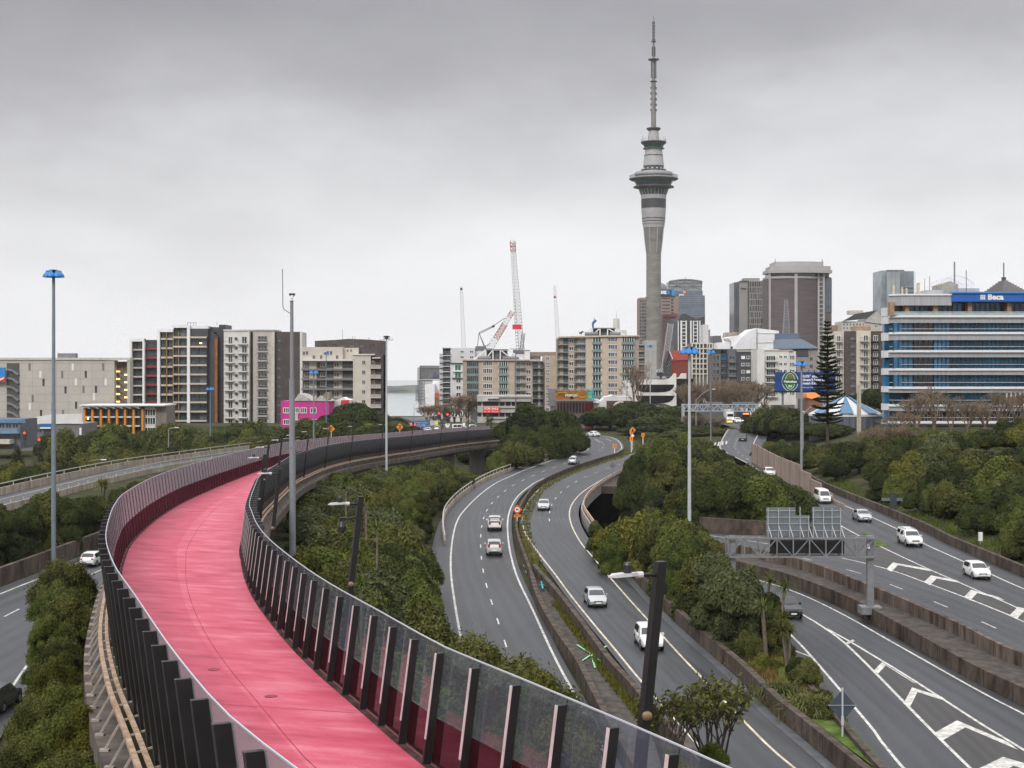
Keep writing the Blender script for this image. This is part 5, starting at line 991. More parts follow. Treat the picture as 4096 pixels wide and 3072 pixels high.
b = Bld('orange_kiosk', 'glowing orange roofed kiosk between trees below the beer billboard', 430, TD, 510, 1230); b.poly('roof', [(455, 1160), (560, 1148), (590, 1165), (500, 1204), (458, 1190)], mat('orange_glow_roof', (.8, .26, .08), .5, .3, .1, emit=.35), -.5, 6); b.box('wall', 470, 1190, 580, 1330, mat('kiosk_wall', (.2, .1, .06)), 0, 6)
# --- blue and white tent-roofed building
b = Bld('tent_building', 'pavilion with a blue and white pleated tent roof and grey ribbed walls', 335, TD, 840, 1490)
cx, cy = b.X(866), 12.0; n = 8; R = (b.X(1150) - b.X(872)) * 1.13; apex = b.Z(1192); ev = b.Z(1332)
WR = mat('white_tent_roof', (.60, .60, .61), .5, .4, .1, 1.0, stretch=(3, 3, 3)); BR_ = mat('blue_tent_roof', (.05, .15, .28), .45, .5, .08, 1.0)
mw, mbl = MB(), MB()
for k in range(n):
    a0, a1 = 2 * PI * (k - .5) / n + .2, 2 * PI * (k + .5) / n + .2; am = (a0 + a1) / 2
    f = lambda a, r, z: Vector((cx + math.cos(a) * r, cy + math.sin(a) * r, z))
    ap = f(am, .6, apex); e0, e1 = f(a0 + .09, R, ev), f(a1 - .09, R, ev); m_ = f(am, R * 1.02, ev + .2); mid = f(am, R * .5, apex * .42 + ev * .58 - .3)
    mw.poly([ap, e0, e1]); s0, s1 = f(a1 - .09, R, ev), f(a1 + .09, R, ev); mbl.poly([f(a1, .5, apex + .35), f(a1 - .19, R * 1.03, ev + .25), f(a1 + .19, R * 1.03, ev + .25)])
mw.build('white_roof_panel', WR, b.o); mbl.build('blue_roof_rib', BR_, b.o)
mb = MB().lathe([(R * .95, b.Z(1600)), (R * .95, ev - .1)], (cx, cy, 0), 40); mb.build('wall', mat('ribbed_grey_wall', (.12, .13, .155), .6, .4, .3, 1.0, stretch=(2.2, 2.2, .02)), b.o)
mb = MB().lathe([(R * .97, ev - .5), (R * .97, ev)], (cx, cy, 0), 40); mb.build('eave_band', WHITE, b.o)
# --- blue glass office at the right
b = Bld('office', 'big curved office of blue glass bands and silver spandrels at the right edge', 318, TD, 1700, 1480)
SIL = mat('silver_panel', (.40, .40, .42), .4, .5, .1, 1.2, stretch=(3, 3, .02), metal=.25); SILW = mat('bright_ledge', (.68, .68, .69), .5, .4, .03)
dep = 26.0
def oct_(x0, x1, yf, ch, d):                # plan outline with a chamfered left front corner
    X0, X1 = b.X(x0), b.X(x1); c = ch
    return [(X0 + d * .262, yf + d), (X0, yf + c), (X0 + c, yf), (X1, yf), (X1, yf + d)]
def slabp(name, x0, x1, y0, y1, m, yf=0.0, ch=2.2, d=dep, sl=0.0):
    pts = oct_(x0, x1, yf, ch, d); n = len(pts); mb = MB(); s = sl
    z0, z1 = b.Z(y1), b.Z(y0); i = 0; mb.v += [(x, y, z0) for x, y in pts] + [(x, y, z1) for x, y in pts]
    mb.f.append(tuple(range(n))[::-1]); mb.f.append(tuple(range(n, 2 * n)))
    for k in range(n): j = (k + 1) % n; mb.f.append((k, j, n + j, n + k))
    return mb.build(name, m, b.o)
XE = 2480
slabp('parapet', 1135, 1622, 362, 448, SIL, -.5); slabp('parapet_ledge', 1132, 1622, 354, 368, SILW, -.8); MB().box(b.X(1620), -1.1, b.Z(418), b.X(XE), dep, b.Z(346)).build('blue_fascia', mat('fascia_royal_blue', (.012, .105, .42), .4, .5, .05), b.o)
MB().box(b.X(1620), -1.5, b.Z(352), b.X(XE), .5, b.Z(340)).build('fascia_ledge', mat('ledge_blue', (.05, .24, .55), .4, .5, .05), b.o)
text_mesh('Beca', SIGNW, 1.55, 'lettering', b.o, (b.X(1968), -1.15, b.Z(383)), .06, bold=.07, sx=1.1)
mb = MB()
for i in range(3):
    for j in range(3): mb.box(b.X(1846 + i * 14), -1.2, b.Z(402 - j * 13.5), b.X(1846 + i * 14 + 11), -1.12, b.Z(402 - j * 13.5 - 11))
mb.build('logo_grid', SIGNW, b.o)
slabp('top_glazing', 1160, XE, 420, 524, mat('top_floor_shade', (.03, .035, .042), .2, .5, .1), 2.6, 2.2, 22)
for x0, x1 in ((1306, 1396), (1440, 1486), (1536, 1626), (1662, 1740), (1806, 2050), (2124, 2300)): b.band('top_window', x0, 428, x1, 510, WINB, DGREY, max(2, int((x1 - x0) / 40)), 2.5)
for x in (1152, 1272, 1503, 1780, 2098): b.box('tan_column', x - 17, 420, x + 17, 530, mat('tan_column', (.33, .2, .12)), .3, 2.2)
b.box('terrace_rail', 1160, 496, XE, 502, mat('rail_glass', (.3, .36, .36)), -.2, .1); b.box('terrace_rail_glass', 1160, 504, XE, 524, mat('rail_glass', (.3, .36, .36)), -.15, .06)
BANDS = [(526, 588), (662, 727), (808, 866), (955, 1008), (1103, 1152), (1246, 1300), (1382, 1416)]
for k, (a, c) in enumerate(BANDS):
    slabp('silver_band', 1136, XE, a + 18, c, SIL, -.4 if k % 2 else -.25); slabp('bright_ledge', 1132, XE, a, a + 18, SILW, -.85)
    if k < 6:
        n_ = BANDS[k + 1][0]; slabp('glass_band', 1150, XE, c, n_, mat('band_glass', (.008, .066, .118), .10, .18, .5, .05), .5)
        for x0, x1, m in ((1160, 1320, WINB), (1322, 1484, mat('black_pane', (.006, .006, .008), .1, .5, 0)), (1486, 1618, WINB)):
            if k < 4: b.band('glass_bay', x0, c, x1, n_, m, mat('dark_mullion', (.01, .02, .035)), 4, .45)
        mb = MB(); nn = 24
        for q in range(nn): xx = b.X(1640) + (b.X(XE) - b.X(1640)) * q / nn; mb.box(xx - .05, .36, b.Z(n_), xx + .05, .49, b.Z(c))
        mb.build('mullions', mat('dark_mullion', (.01, .02, .035)), b.o); slabp('white_rail', 1146, XE, c + (n_ - c) * .62, c + (n_ - c) * .62 + 5, SIL, .1, 2.2, 3)
slabp('ground_floor', 1165, XE, 1416, 1640, mat('ground_floor_grey', (.12, .10, .095), .6, .3, .2, .4), .8)
for q in range(8): b.window(1200 + q * 120, 1312, 1290 + q * 120, 1378, WIN, mat('brown_frame', (.16, .1, .07)), .4, nx=3)
for q in range(5): b.box('white_fin', 2066 + q * 36, 1150, 2074 + q * 36, 1244, WHITE, -.3, .6)
# receding left wing of the same office
wl = MB(); wb = MB(); wg = MB()
for k, (a, c) in enumerate([(455, 530)] + BANDS):
    wb.box(b.X(1062) + 2.2, 7, b.Z(c), b.X(1134) + 4, 9.5, b.Z(a))
    n_ = ([526] + [q[0] for q in BANDS[1:]] + [1640])[k] if k < 7 else 1640; wg.box(b.X(1069) + 2.2, 7.4, b.Z(n_), b.X(1134) + 4, 9.3, b.Z(c))
wb.build('wing_band', SILW, b.o); wg.build('wing_glass', WINB, b.o)
b.box('plant_box', 1640, 258, 1770, 348, mat('plant_beige', (.32, .3, .26)), 8, 8); b.poly('plant_gable', [(1640, 258), (1706, 233), (1770, 258)], mat('plant_beige', (.32, .3, .26)), 8, 8); b.box('plant_roof', 1500, 308, 1640, 352, SIL, 7, 9); b.box('plant_wall', 1770, 290, 1960, 345, SIL, 9, 8)
mb = MB()
for x, y0, r in ((1752, 70, .16), (1850, 140, .1), (1505, 210, .06), (1546, 190, .07), (1600, 270, .07)): b.bar(mb, (x, 340), (x, y0), r, 6, 9, 9)
mb.build('aerials', MGREY, b.o)
for x, y0, y1, w in ((1190, 276, 366, 9), (1262, 290, 358, 5), (1297, 300, 358, 6), (1393, 258, 345, 10)): b.box('antenna_panel', x - w, y0, x + w, y1, mat('antenna_cream', (.42, .38, .3)), 3, .8); b.box('antenna_post', x - 2, y1, x + 2, y1 + 20, DGREY, 3.2, .3)
mb = MB(); X0, X1 = b.X(1765), b.X(2065)
for yy in (22, 30):
    pr_ = None
    for q in range(15): t = q / 14; pt = (X0 + (X1 - X0) * t, yy, b.Z(215) + 1.6 * math.sin(PI * t)); mb.bar(pt, (pt[0], yy, b.Z(290)), .07, 4); (mb.bar(pr_, pt, .14, 4) if pr_ else None); pr_ = pt
    for z in (235, 262): mb.bar((X0, yy, b.Z(z)), (X1, yy, b.Z(z)), .08, 4)
mb.build('roof_pergola', WHITE, b.o)
b = Bld('stepped_tower', 'grey tower top with a stepped pyramid roof and spire above the blue fascia', 900, TD, 2130, 330)
for k in range(7): b.box('roof_step', 2040 + k * 12, 318 - k * 14, 2222 - k * 12, 900 if k == 0 else 334 - k * 14, mat('pyramid_grey', (.19, .175, .18), .8, .2, .1), k * 2.4, 40 - k * 4.8)
mb = MB(); b.bar(mb, (2128, 232), (2128, 205), 1.4, 8, 18, 18); b.bar(mb, (2128, 205), (2128, 85), .35, 6, 18, 18); mb.build('spire', DGREY, b.o)
# --- far towers
b = Bld('office_tower', 'brown banded office tower behind the concrete tower shaft, with a blue roof sign', 1500, TG, 320, 1190)
BRT = mat('brown_stone', (.27, .19, .165), .8, .2, .06, .05)
b.box('left_slab', 36, 515, 160, 1500, BRT, 6, 30); b.poly('main_slab', [(150, 492), (552, 488), (552, 510), (604, 520), (604, 1500), (150, 1500)], BRT, 0, 36)
for k in range(15): b.box('window_strip', 40, 545 + k * 49, 64, 577 + k * 49, WINGREY, 5.6, .5); b.box('window_strip', 74, 545 + k * 49, 150, 577 + k * 49, WINGREY, 5.6, .5); b.box('window_strip', 364, 520 + k * 50, 480, 532 + k * 50, WIN, -.4, .5); b.box('window_strip', 496, 535 + k * 50, 528, 566 + k * 50, WIN, -.4, .5)
s_ = b.box('roof_sign', 300, 400, 546, 488, mat('bank_blue', (.012, .05, .16)), -2, 10); b.box('sign_end', 500, 398, 548, 490, mat('bank_light_blue', (.03, .25, .52)), -2.4, 10, s_); text_mesh('NZ', SIGNW, 3.6, 'lettering', s_, (b.X(378), -2.1, b.Z(445)), .3, bold=.5)
mb = MB()
for dx, dy in ((0, -24), (-15, 4), (15, 4)): mb.lathe([(1.1, 0), (1.1, .3)], (0, 0, 0), 12)
mb = MB()
for dx, dy, r in ((0, -14, 13), (-16, 12, 11), (16, 12, 11), (0, 16, 8)): mb.prism_y([(b.X(450 + dx + r * math.cos(2 * PI * k / 16)), b.Z(445 + dy + r * 1.3 * math.sin(-2 * PI * k / 16))) for k in range(16)][::-1], -2.3, -2.05)
mb.build('flower_logo', mat('bank_light_blue', (.03, .25, .52)), s_)
mb = MB(); mb.lathe([(5.2, 0), (5.0, 3), (3.6, 6), (0.5, 7.6)], (b.X(375), 14, b.Z(402)), 20); mb.build('roof_dome', MGREY, b.o)
b = Bld('office_tower', 'grey blue glass tower with an arched lattice crown and an orange emblem', 1700, TG, 730, 850)
PW = mat('blue_grey_curtain_wall', (.12, .15, .19), .25, .6, .2, .05, stretch=(1, 1, 2))
b.poly('shaft', [(452, 418), (962, 416), (962, 486), (994, 488), (998, 1500), (600, 1500), (600, 480), (452, 476)], PW, 0, 40); b.poly('crown', [(458, 416), (470, 276), (560, 258), (700, 248), (850, 252), (958, 274), (948, 414)], mat('crown_glass', (.26, .30, .30), .4, .5, .12, .05), 3, 30)
mb = MB()
for p, q in (((458, 416), (470, 276)), ((948, 414), (958, 274)), ((580, 415), (580, 256)), ((700, 415), (700, 250)), ((820, 415), (826, 252)), ((470, 276), (700, 400)), ((470, 400), (700, 290)), ((700, 400), (940, 290)), ((700, 290), (940, 400)), ((466, 300), (950, 296)), ((462, 350), (948, 348))): b.bar(mb, p, q, .5, 4, 2.5, 2.5)
pr_ = None
for q in range(13): t = q / 12; pt = (470 + 488 * t, 276 - 28 * math.sin(PI * t)); (b.bar(mb, pr_, pt, .9, 4, 2.4, 2.4) if pr_ else None); pr_ = pt
b.bar(mb, (722, 248), (722, 200), .3, 4, 10, 10); mb.build('crown_lattice', MGREY, b.o)
mb = MB()
for k in range(16): mb.box(b.X(604), -.4, b.Z(434 + k * 28), b.X(996) if k > 2 else b.X(960), -.02, b.Z(431 + k * 28))
mb.build('floor_lines', mat('floor_line', (.25, .28, .32)), b.o); text_mesh('pwc', SIGNW, 3.4, 'lettering', b.o, (b.X(650), -.6, b.Z(474)), .2, bold=.12); b.poly('orange_emblem', [(672, 424), (700, 416), (712, 436), (700, 456), (676, 448)], mat('emblem_orange', (.8, .16, .03), .5, .4, 0, emit=.6), -.7, .3)
b = Bld('red_roof_apartments', 'red roofed apartments under renovation with a lattice hoist, behind the tower foot', 1300, TG, 480, 1250)
b.box('wall', 372, 760, 620, 1600, mat('reddish_wall', (.2, .11, .10), .8, .2, .12, .08), 0, 20); b.poly('roof', [(372, 800), (400, 770), (520, 760), (560, 742), (624, 800)], mat('dull_red_roof', (.24, .08, .07)), -1, 18); b.band('glazing', 490, 830, 556, 1170, mat('teal_window', (.10, .16, .18), .2, .5, .3, .1), MGREY, 4, -.3)
for k in range(8): b.band('window_strip', 390, 840 + k * 50, 470, 866 + k * 50, WINGREY, MGREY, 4, -.3)
b.box('dark_annex', 424, 1230, 590, 1600, mat('annex_grey2', (.13, .12, .12)), -20, 16)
b = Bld('crane_mast', 'pale lattice hoist mast beside the tower shaft', 1150, TG, 420, 1500, 'crane')
def lattice(mb, a, bb, w, n, r=.08, w2=None, n_side=4):
    a, bb = Vector(a), Vector(bb); d = (bb - a).normalized(); x = d.cross(Vector((0, 1, 0))).normalized(); y = x.cross(d); w2 = w2 or w
    def c(t, k): ww = w + (w2 - w) * t; s = ((-1, -1), (1, -1), (1, 1), (-1, 1))[k]; return a.lerp(bb, t) + (x * s[0] + y * s[1]) * ww / 2
    for k in range(4): mb.bar(c(0, k), c(1, k), r, 4)
    for q in range(n):
        for k in range(4):
            j = (k + 1) % 4; mb.bar(c(q / n, k), c((q + 1) / n, j) if (q + k) % 2 else c((q + 1) / n, k).lerp(c((q + 1) / n, j), .999), r * .6, 3, cap=False); mb.bar(c(q / n, k), c(q / n, j), r * .5, 3, cap=False)
    return mb
lattice(MB(), (b.X(388), 0, b.Z(1600)), (b.X(490), 0, b.Z(900)), 4.0, 22, .22).build('mast', mat('hoist_grey', (.40, .40, .41)), b.o)
b = Bld('apartment_tower', 'black and white striped apartment tower with a zigzag black roofline', 1000, TG, 780, 1300)
b.poly('wall', [(590, 866), (640, 768), (706, 756), (790, 795), (862, 830), (930, 812), (996, 790), (996, 1700), (590, 1700)], mat('charcoal_black', (.045, .043, .048), .6, .4, .1, .2), 0, 22)
for x0, x1 in ((594, 606), (632, 656), (708, 726), (776, 796), (816, 830), (876, 892), (912, 926)): b.box('white_strip', x0, 858, x1, 1700, WHITE, -.9, .88)
for k in range(9):
    for x0, x1 in ((660, 706), (832, 874)): b.box('white_spandrel', x0, 864 + k * 53, x1, 874 + k * 53, WHITE, -.6, .58); b.window(x0 + 4, 878 + k * 53, x1 - 4, 912 + k * 53, WIN, DGREY, -.05, bars=False)
b = Bld('white_block', 'plain white windowless block right of the striped tower', 960, TG, 1000, 1190); b.box('wall', 966, 915, 1048, 1500, mat('cool_white', (.57, .565, .575)), 0, 14); b.box('rear_wall', 1046, 990, 1092, 1500, OFFW, 6, 10)
for k in range(4): b.window(1056, 1006 + k * 38, 1078, 1026 + k * 38, mat('rust_window', (.25, .12, .09)), OFFW, 6, bars=False)
b.box('cap', 1044, 986, 1102, 992, OFFW, 5.5, 11)
b = Bld('tin_shed', 'dark grey metal roofed box left of the white sheeting', 760, TG, 1180, 1180); b.poly('roof', [(1108, 1180), (1106, 1082), (1228, 1078), (1252, 1180)], mat('dark_tin', (.11, .115, .12), .5, .5, .1, .5), 0, 10); b.box('wall', 1108, 1180, 1252, 1400, MGREY, .5, 10)
b = Bld('hotel_tower', 'grey hotel slab with narrow vertical windows beside the cylindrical tower', 1100, TG, 1680, 1010)
b.box('glass_end', 1430, 290, 1504, 1500, mat('slate_glass', (.07, .085, .11), .2, .6, .25, .1), 2, 24); b.box('blank_wall', 1500, 276, 1632, 1500, mat('hotel_grey', (.25, .24, .23), .9, .2, .05, .05), 0, 26); b.box('dark_joint', 1626, 270, 1648, 1500, DGREY, -.4, 20); b.box('grid_wall', 1645, 268, 1930, 1500, mat('hotel_pale', (.37, .36, .345), .9, .2, .05, .05), -.6, 26); b.box('roof_box', 1590, 222, 1822, 270, mat('hotel_grey', (.25, .24, .23)), 6, 12); b.box('cap', 1500, 270, 1640, 290, DGREY, -.3, .28)
rnd = random.Random(5)
for k in range(9):
    y0 = 278 + k * 91; mb = MB(); x = 1650
    while x < 1920:
        w = rnd.choice((12, 20, 26)); mb.box(b.X(x), -.95, b.Z(y0 + 78), b.X(min(x + w, 1926)), -.61, b.Z(y0)); x += w + rnd.choice((8, 10))
    mb.build('window_strip', mat('hotel_window', (.085, .08, .08), .3, .5, .3, .2), b.o)
text_mesh('voco', DGREY, 2.1, 'lettering', b.o, (b.X(1564), -.2, b.Z(382)), .2, bold=.06)
for k in range(6): b.box('end_mullion', 1436 + k * 11, 300, 1439 + k * 11, 1500, MGREY, 1.7, .28)
b = Bld('round_tower', 'brown cylindrical office tower with a pale flared top storey', 1000, TD, 410, 870)
RB = mat('brown_curved_wall', (.105, .083, .085), .6, .4, .2, .35, stretch=(.2, .2, 4)); RP = mat('pale_crown', (.36, .345, .35), .8, .2, .05, .2)
def arcw(name, x0, x1, y0, y1, m, bulge, f=0.0, d=20):
    X0, X1 = b.X(x0), b.X(x1); n = 16; pts = [(X0 + (X1 - X0) * k / n, f + bulge * (2 * k / n - 1) ** 2) for k in range(n + 1)] + [(X1, f + bulge + d), (X0, f + bulge + d)]; N = len(pts); mb = MB()
    z0, z1 = b.Z(y1), b.Z(y0); mb.v += [(x, y, z0) for x, y in pts] + [(x, y, z1) for x, y in pts]; mb.f.append(tuple(range(N))[::-1]); mb.f.append(tuple(range(N, 2 * N)))
    for k in range(N): j = (k + 1) % N; mb.f.append((k, j, N + j, N + k))
    return mb.build(name, m, b.o)
arcw('curved_wall', 150, 566, 226, 1300, RB, 5, 0); arcw('sloped_crown', 172, 660, 128, 172, RP, 5, -1.6); arcw('crown_top', 214, 610, 90, 130, RP, 5, 2); arcw('crown_ledge', 148, 672, 158, 184, RP, 5.5, -2.2); arcw('top_glazing', 172, 560, 180, 214, WIN, 5, .6); arcw('crown_sill', 150, 566, 212, 228, RP, 5, -.8)
for x0, x1 in ((160, 176), (358, 382), (556, 570)): b.box('pale_rib', x0, 180, x1, 1300, RP, -1.0 if x0 == 358 else 3.4, 2)
b.box('ladder_wall', 566, 176, 600, 1300, mat('ladder_shade', (.10, .10, .105)), 4.6, 12)
for k in range(17): b.box('ladder_beam', 564, 216 + k * 36, 604, 224 + k * 36, RP, 3.9, .6)
b.box('ladder_post', 598, 176, 614, 1300, RP, 3.8, 8); b.poly('side_wall', [(612, 205), (674, 218), (676, 1300), (612, 1300)], RB, 6, 16); b.band('side_window', 628, 222, 674, 500, mat('slate_glass', (.07, .085, .11)), MGREY, 3, 5.9); b.box('side_window', 620, 176, 652, 212, WIN, 5.2, .5)
mb = MB()
for x in (216, 598): b.bar(mb, (x, 92), (x, 70), .25, 4, 6, 6)
mb.build('aerials', DGREY, b.o)
b = Bld('radio_mast', 'grey lattice radio mast on the roof before the cylindrical tower', 640, TD, 292, 670, 'mast'); lattice(MB(), (b.X(292), 0, b.Z(672)), (b.X(292), 0, b.Z(400)), 2.6, 12, .13, 1.0).build('mast', mat('mast_grey', (.25, .26, .28)), b.o)
b = Bld('glass_tower', 'pale greenish glass tower standing behind the blue glass office', 1100, TD, 1200, 460)
GT = mat('pale_green_glass', (.20, .25, .28), .2, .6, .22, .06, stretch=(1, 1, 1.5))
b.box('left_slab', 1066, 164, 1106, 900, GT, 2, 26); b.box('middle_slab', 1102, 178, 1212, 900, mat('pale_glass', (.29, .33, .35), .2, .6, .15, .06), 0, 24); b.box('right_slab', 1210, 168, 1332, 900, GT, 3, 26); b.box('roof_box', 1130, 154, 1268, 180, mat('roof_brown', (.15, .125, .12)), 8, 14)
mb = MB()
for k in range(20): mb.box(b.X(1066), 2.8, b.Z(184 + k * 17), b.X(1332), 2.98, b.Z(182.6 + k * 17))
for x in (1083, 1104, 1140, 1176, 1212, 1250, 1290, 1331): mb.box(b.X(x) - .12, -.2, b.Z(500), b.X(x) + .12, -.01, b.Z(176))
mb.build('glazing_grid', mat('grid_grey', (.2, .22, .23)), b.o)
for k in range(4): b.box('window_strip', 1215, 300 + k * 40, 1328, 312 + k * 40, WIN, 2.7, .2)
# ------------------------------------------------------------------ the great concrete tower
TY = 1260.0; tk = TY / F; tx = 653.6
T = thing('observation_tower', 'very tall concrete observation tower with a ringed pod and a thin mast', 'tower', tuple(P(tx, 425, TY)))
TV = ((15.4, 31.6, 50.8, 67.6, 84, 107.5, 110.6, 121.5, 132.35, 149.35, 157.1, 160.35, 163.5, 166, 168, 174.6, 179.4, 185.5, 189.6, 200, 228, 440), (15.4, 41.8, 60, 81.8, 112, 127.7, 131, 141.3, 149.1, 166.2, 171.5, 174.9, 177, 178.8, 181, 185.4, 189.9, 195.1, 199.4, 208.7, 228, 440))
def tz(v): return (425 - float(np.interp(v, *TV))) * tk
def R_(px): return px / 2 * tk
def TZ(y): return (440 + y / 3.318) / 4.0          # zoomed reading of the pod -> picture height
def lath(name, prof, m, n=40, smooth=True): return MB().lathe([(R_(w), tz(v)) for w, v in prof], (0, 0, 0), n).build(name, m, T, smooth=False)
def zw(t): return t / 3.318 / 4.0
PANEL = mat('pod_panel', (.34, .33, .335), .5, .4, .08, .5, stretch=(1, 1, 3)); PODD = mat('pod_dark', (.045, .045, .05), .5, .4, .1); PODG = mat('pod_glass', (.03, .075, .075), .12, .6, .25, .1)
lath('shaft', [(15.2, 432), (14.8, 330), (14.6, 262), (14.8, 253)], CONCT, 48)
for k in range(4):
    a = PI / 4 + PI / 2 * k + .35; mb = MB(); f = lambda r, v, s: Vector((math.cos(a) * R_(r * 2) - math.sin(a) * s, math.sin(a) * R_(r * 2) + math.cos(a) * s, tz(v)))
    mb.hexa([f(6, 432, -2), f(11.5, 432, -2), f(11.5, 432, 2), f(6, 432, 2)], [f(5, 375, -1.4), f(7.2, 375, -1.4), f(7.2, 375, 1.4), f(5, 375, 1.4)]); mb.build('buttress', CONCT, T)
lath('flared_collar', [(14.9, 253.2), (16.5, 244), (19.6, 231), (20.6, 228.2)], CONCT, 24); mb = MB()
for k in range(8):
    a = 2 * PI * k / 8 + .3; f = lambda r, v: Vector((math.cos(a) * R_(r), math.sin(a) * R_(r), tz(v))); mb.bar(f(15.6, 253), f(18.4, 243), .5, 4).bar(f(18.4, 243), f(21.4, 228), .5, 4)
mb.build('collar_ribs', PANEL, T)
lath('pod_drum', [(21.2, 228), (22.6, 218), (24.2, 206), (24.6, 200)], PANEL); lath('dark_belt', [(24.6, 199.9), (25.0, 189.6)], PODD); lath('pale_belt', [(24.9, 189.5), (25.2, 185.6)], PANEL)
for v, w in ((214.2, 23.6), (218.4, 23.0), (222, 22.6)): lath('ring_groove', [(w - .6, v + .35), (w + .45, v + .3), (w + .5, v - .3), (w - .6, v - .35)], PODD if v != 222 else PANEL)
lath('lower_gallery', [(25.0, 185.5), (27, 182), (29, 179.5)], PODG, 24); mb = MB()
for k in range(24): a = 2 * PI * k / 24; f = lambda r, v: Vector((math.cos(a) * R_(r), math.sin(a) * R_(r), tz(v))); mb.bar(f(25.2, 185.5), f(29.2, 179.4), .28, 4)
mb.build('gallery_frames', PANEL, T)
lath('gallery_roof', [(29, 179.4), (30.6, 178.2), (30.6, 177), (40.6, 176.9), (40.2, 175.8), (34, 174.6)], PODD); lath('observation_glass', [(34.2, 174.5), (36.4, 172), (39.4, 168)], PODG, 36); lath('halo_disc', [(39.5, 167.9), (45, 167.4), (49.2, 166.4), (49, 165.6), (40, 163.6)], mat('halo_grey', (.20, .19, .185), .6, .4, .1)); lath('upper_gallery', [(37.4, 163.5), (37.6, 160.4)], WIN); lath('upper_ring', [(38.4, 160.3), (38, 158.2), (27, 157.2)], PANEL)
mb = MB(); n = 72
for rr in (38.6, 43, 48.4):
    for k in range(n): a, c = 2 * PI * k / n, 2 * PI * (k + 1) / n; mb.bar((math.cos(a) * R_(rr), math.sin(a) * R_(rr), tz(161.8 - .0)), (math.cos(c) * R_(rr), math.sin(c) * R_(rr), tz(161.8)), .16, 4, cap=False)
for k in range(40): a = 2 * PI * k / 40; mb.bar((math.cos(a) * R_(38.4), math.sin(a) * R_(38.4), tz(160)), (math.cos(a) * R_(48.4), math.sin(a) * R_(48.4), tz(161.8)), .12, 4, cap=False); mb.bar((math.cos(a) * R_(48.4), math.sin(a) * R_(48.4), tz(161.8)), (math.cos(a) * R_(46), math.sin(a) * R_(46), tz(165.6)), .1, 4, cap=False)
mb.build('walk_ring', GALV, T)
lath('neck', [(25.6, 157.1), (25, 154.4), (20.5, 153.2), (20, 149.8), (20.8, 149.4)], PODD); lath('cone', [(20.8, 149.3), (20.6, 147.8), (17.0, 133.2), (16.7, 132.4)], PANEL); lath('cone_groove', [(18.5, 139.3), (19.1, 139.2), (18.9, 138.5), (18.3, 138.4)], PODD); lath('sky_deck_base', [(17, 132.3), (21.4, 132.1), (21, 131.2), (18.6, 130.4)], PODD); lath('sky_deck_glass', [(18.7, 130.3), (20.6, 126.8)], mat('deck_green_glass', (.02, .06, .05), .12, .6, .3, .2)); lath('sky_deck_roof', [(20.8, 126.7), (24.6, 124.4), (25.6, 123), (25, 122.2), (13, 121.6)], PODD)
lath('upper_cone', [(12.2, 121.5), (9.6, 110.6)], PANEL); lath('mast_collar', [(9.8, 110.5), (13.4, 109.4), (14.4, 108.4), (13.8, 107.8), (5.4, 107.6)], PODD)
MST = mat('mast_concrete', (.20, .195, .19), .7, .3, .14, .3); lath('mast', [(5.2, 107.5), (5.0, 84), (4.6, 83.6), (4.5, 68), (3.0, 67.6), (2.9, 51), (2.2, 50.6), (2.1, 32), (1.4, 31.6), (1.0, 20), (.5, 15.4)], MST, 14)
rnd = random.Random(3)
for v in [83, 80, 77, 74, 71] + [64, 62, 60, 58, 56, 54, 52] + [46, 44, 42, 40, 38] + [30, 28, 26, 24, 22, 20]:
    mb = MB(); w = 6.4 if v > 68 else (5.2 if v > 50 else 3.2 if v > 31 else 2.2)
    for k in range(4): a = k * PI / 2 + .4; mb.bar((math.cos(a) * R_(1.5), math.sin(a) * R_(1.5), tz(v)), (math.cos(a) * R_(w), math.sin(a) * R_(w), tz(v)), .22, 4); mb.box(math.cos(a) * R_(w) - .35, math.sin(a) * R_(w) - .35, tz(v) - .9, math.cos(a) * R_(w) + .35, math.sin(a) * R_(w) + .35, tz(v) + .9)
    mb.build('aerial', DGREY, T)
mb = MB()
for v, w in ((67.6, 7.0), (50.8, 11), (31.6, 5)): mb.lathe([(R_(w), tz(v)), (R_(w), tz(v) + .6)], (0, 0, 0), 14)
for k in range(8): a = k * PI / 4; mb.bar((math.cos(a) * R_(10), math.sin(a) * R_(10), tz(50.8)), (math.cos(a) * R_(10), math.sin(a) * R_(10), tz(48.4)), .14, 4)
for k in range(18): a = k * PI / 9; mb.bar((math.cos(a) * R_(24), math.sin(a) * R_(24), tz(122.4)), (math.cos(a) * R_(24), math.sin(a) * R_(24), tz(122.4) + rnd.uniform(1.5, 4.5)), .16, 4)
mb.build('deck_aerials', DGREY, T); mb = MB()
for k in range(6): a = -PI / 2 + (k - 2.5) * .42; mb.ball((math.cos(a) * R_(22), math.sin(a) * R_(22), tz(154.6)), .9, 8, 5)
mb.build('dish_aerials', SIGNW, T)
# ------------------------------------------------------------------ cranes
CRW, CRR = mat('crane_white', (.36, .35, .35), .5, .4, .06), mat('crane_red', (.38, .05, .045), .5, .4, .1)
def crane(label, Y, pts, w, n, red=None, name='crane'):
    c = P(*pts[0], Y); t = thing(name, label, 'crane', tuple(c)); a, bb = P(*pts[0], Y) - c, P(*pts[1], Y) - c
    lattice(MB(), a, bb, w, n, w * .036, w * .55).build('boom', CRW, t); d = (bb - a)
    if red:
        for r0, r1 in red: lattice(MB(), a + d * r0, a + d * r1, w * 1.04 - w * .44 * (r0 + r1) / 2, max(2, int(n * (r1 - r0))), w * .06).build('red_section', CRR, t)
    return t
t = crane('slim grey luffing crane boom above the pale block, leftmost crane', 900, ((464, 352), (461.2, 286)), 2.4, 20); MB().ball(P(461.3, 289, 900) - t.location, .8, 8, 5).build('hook_block', DGREY, t)
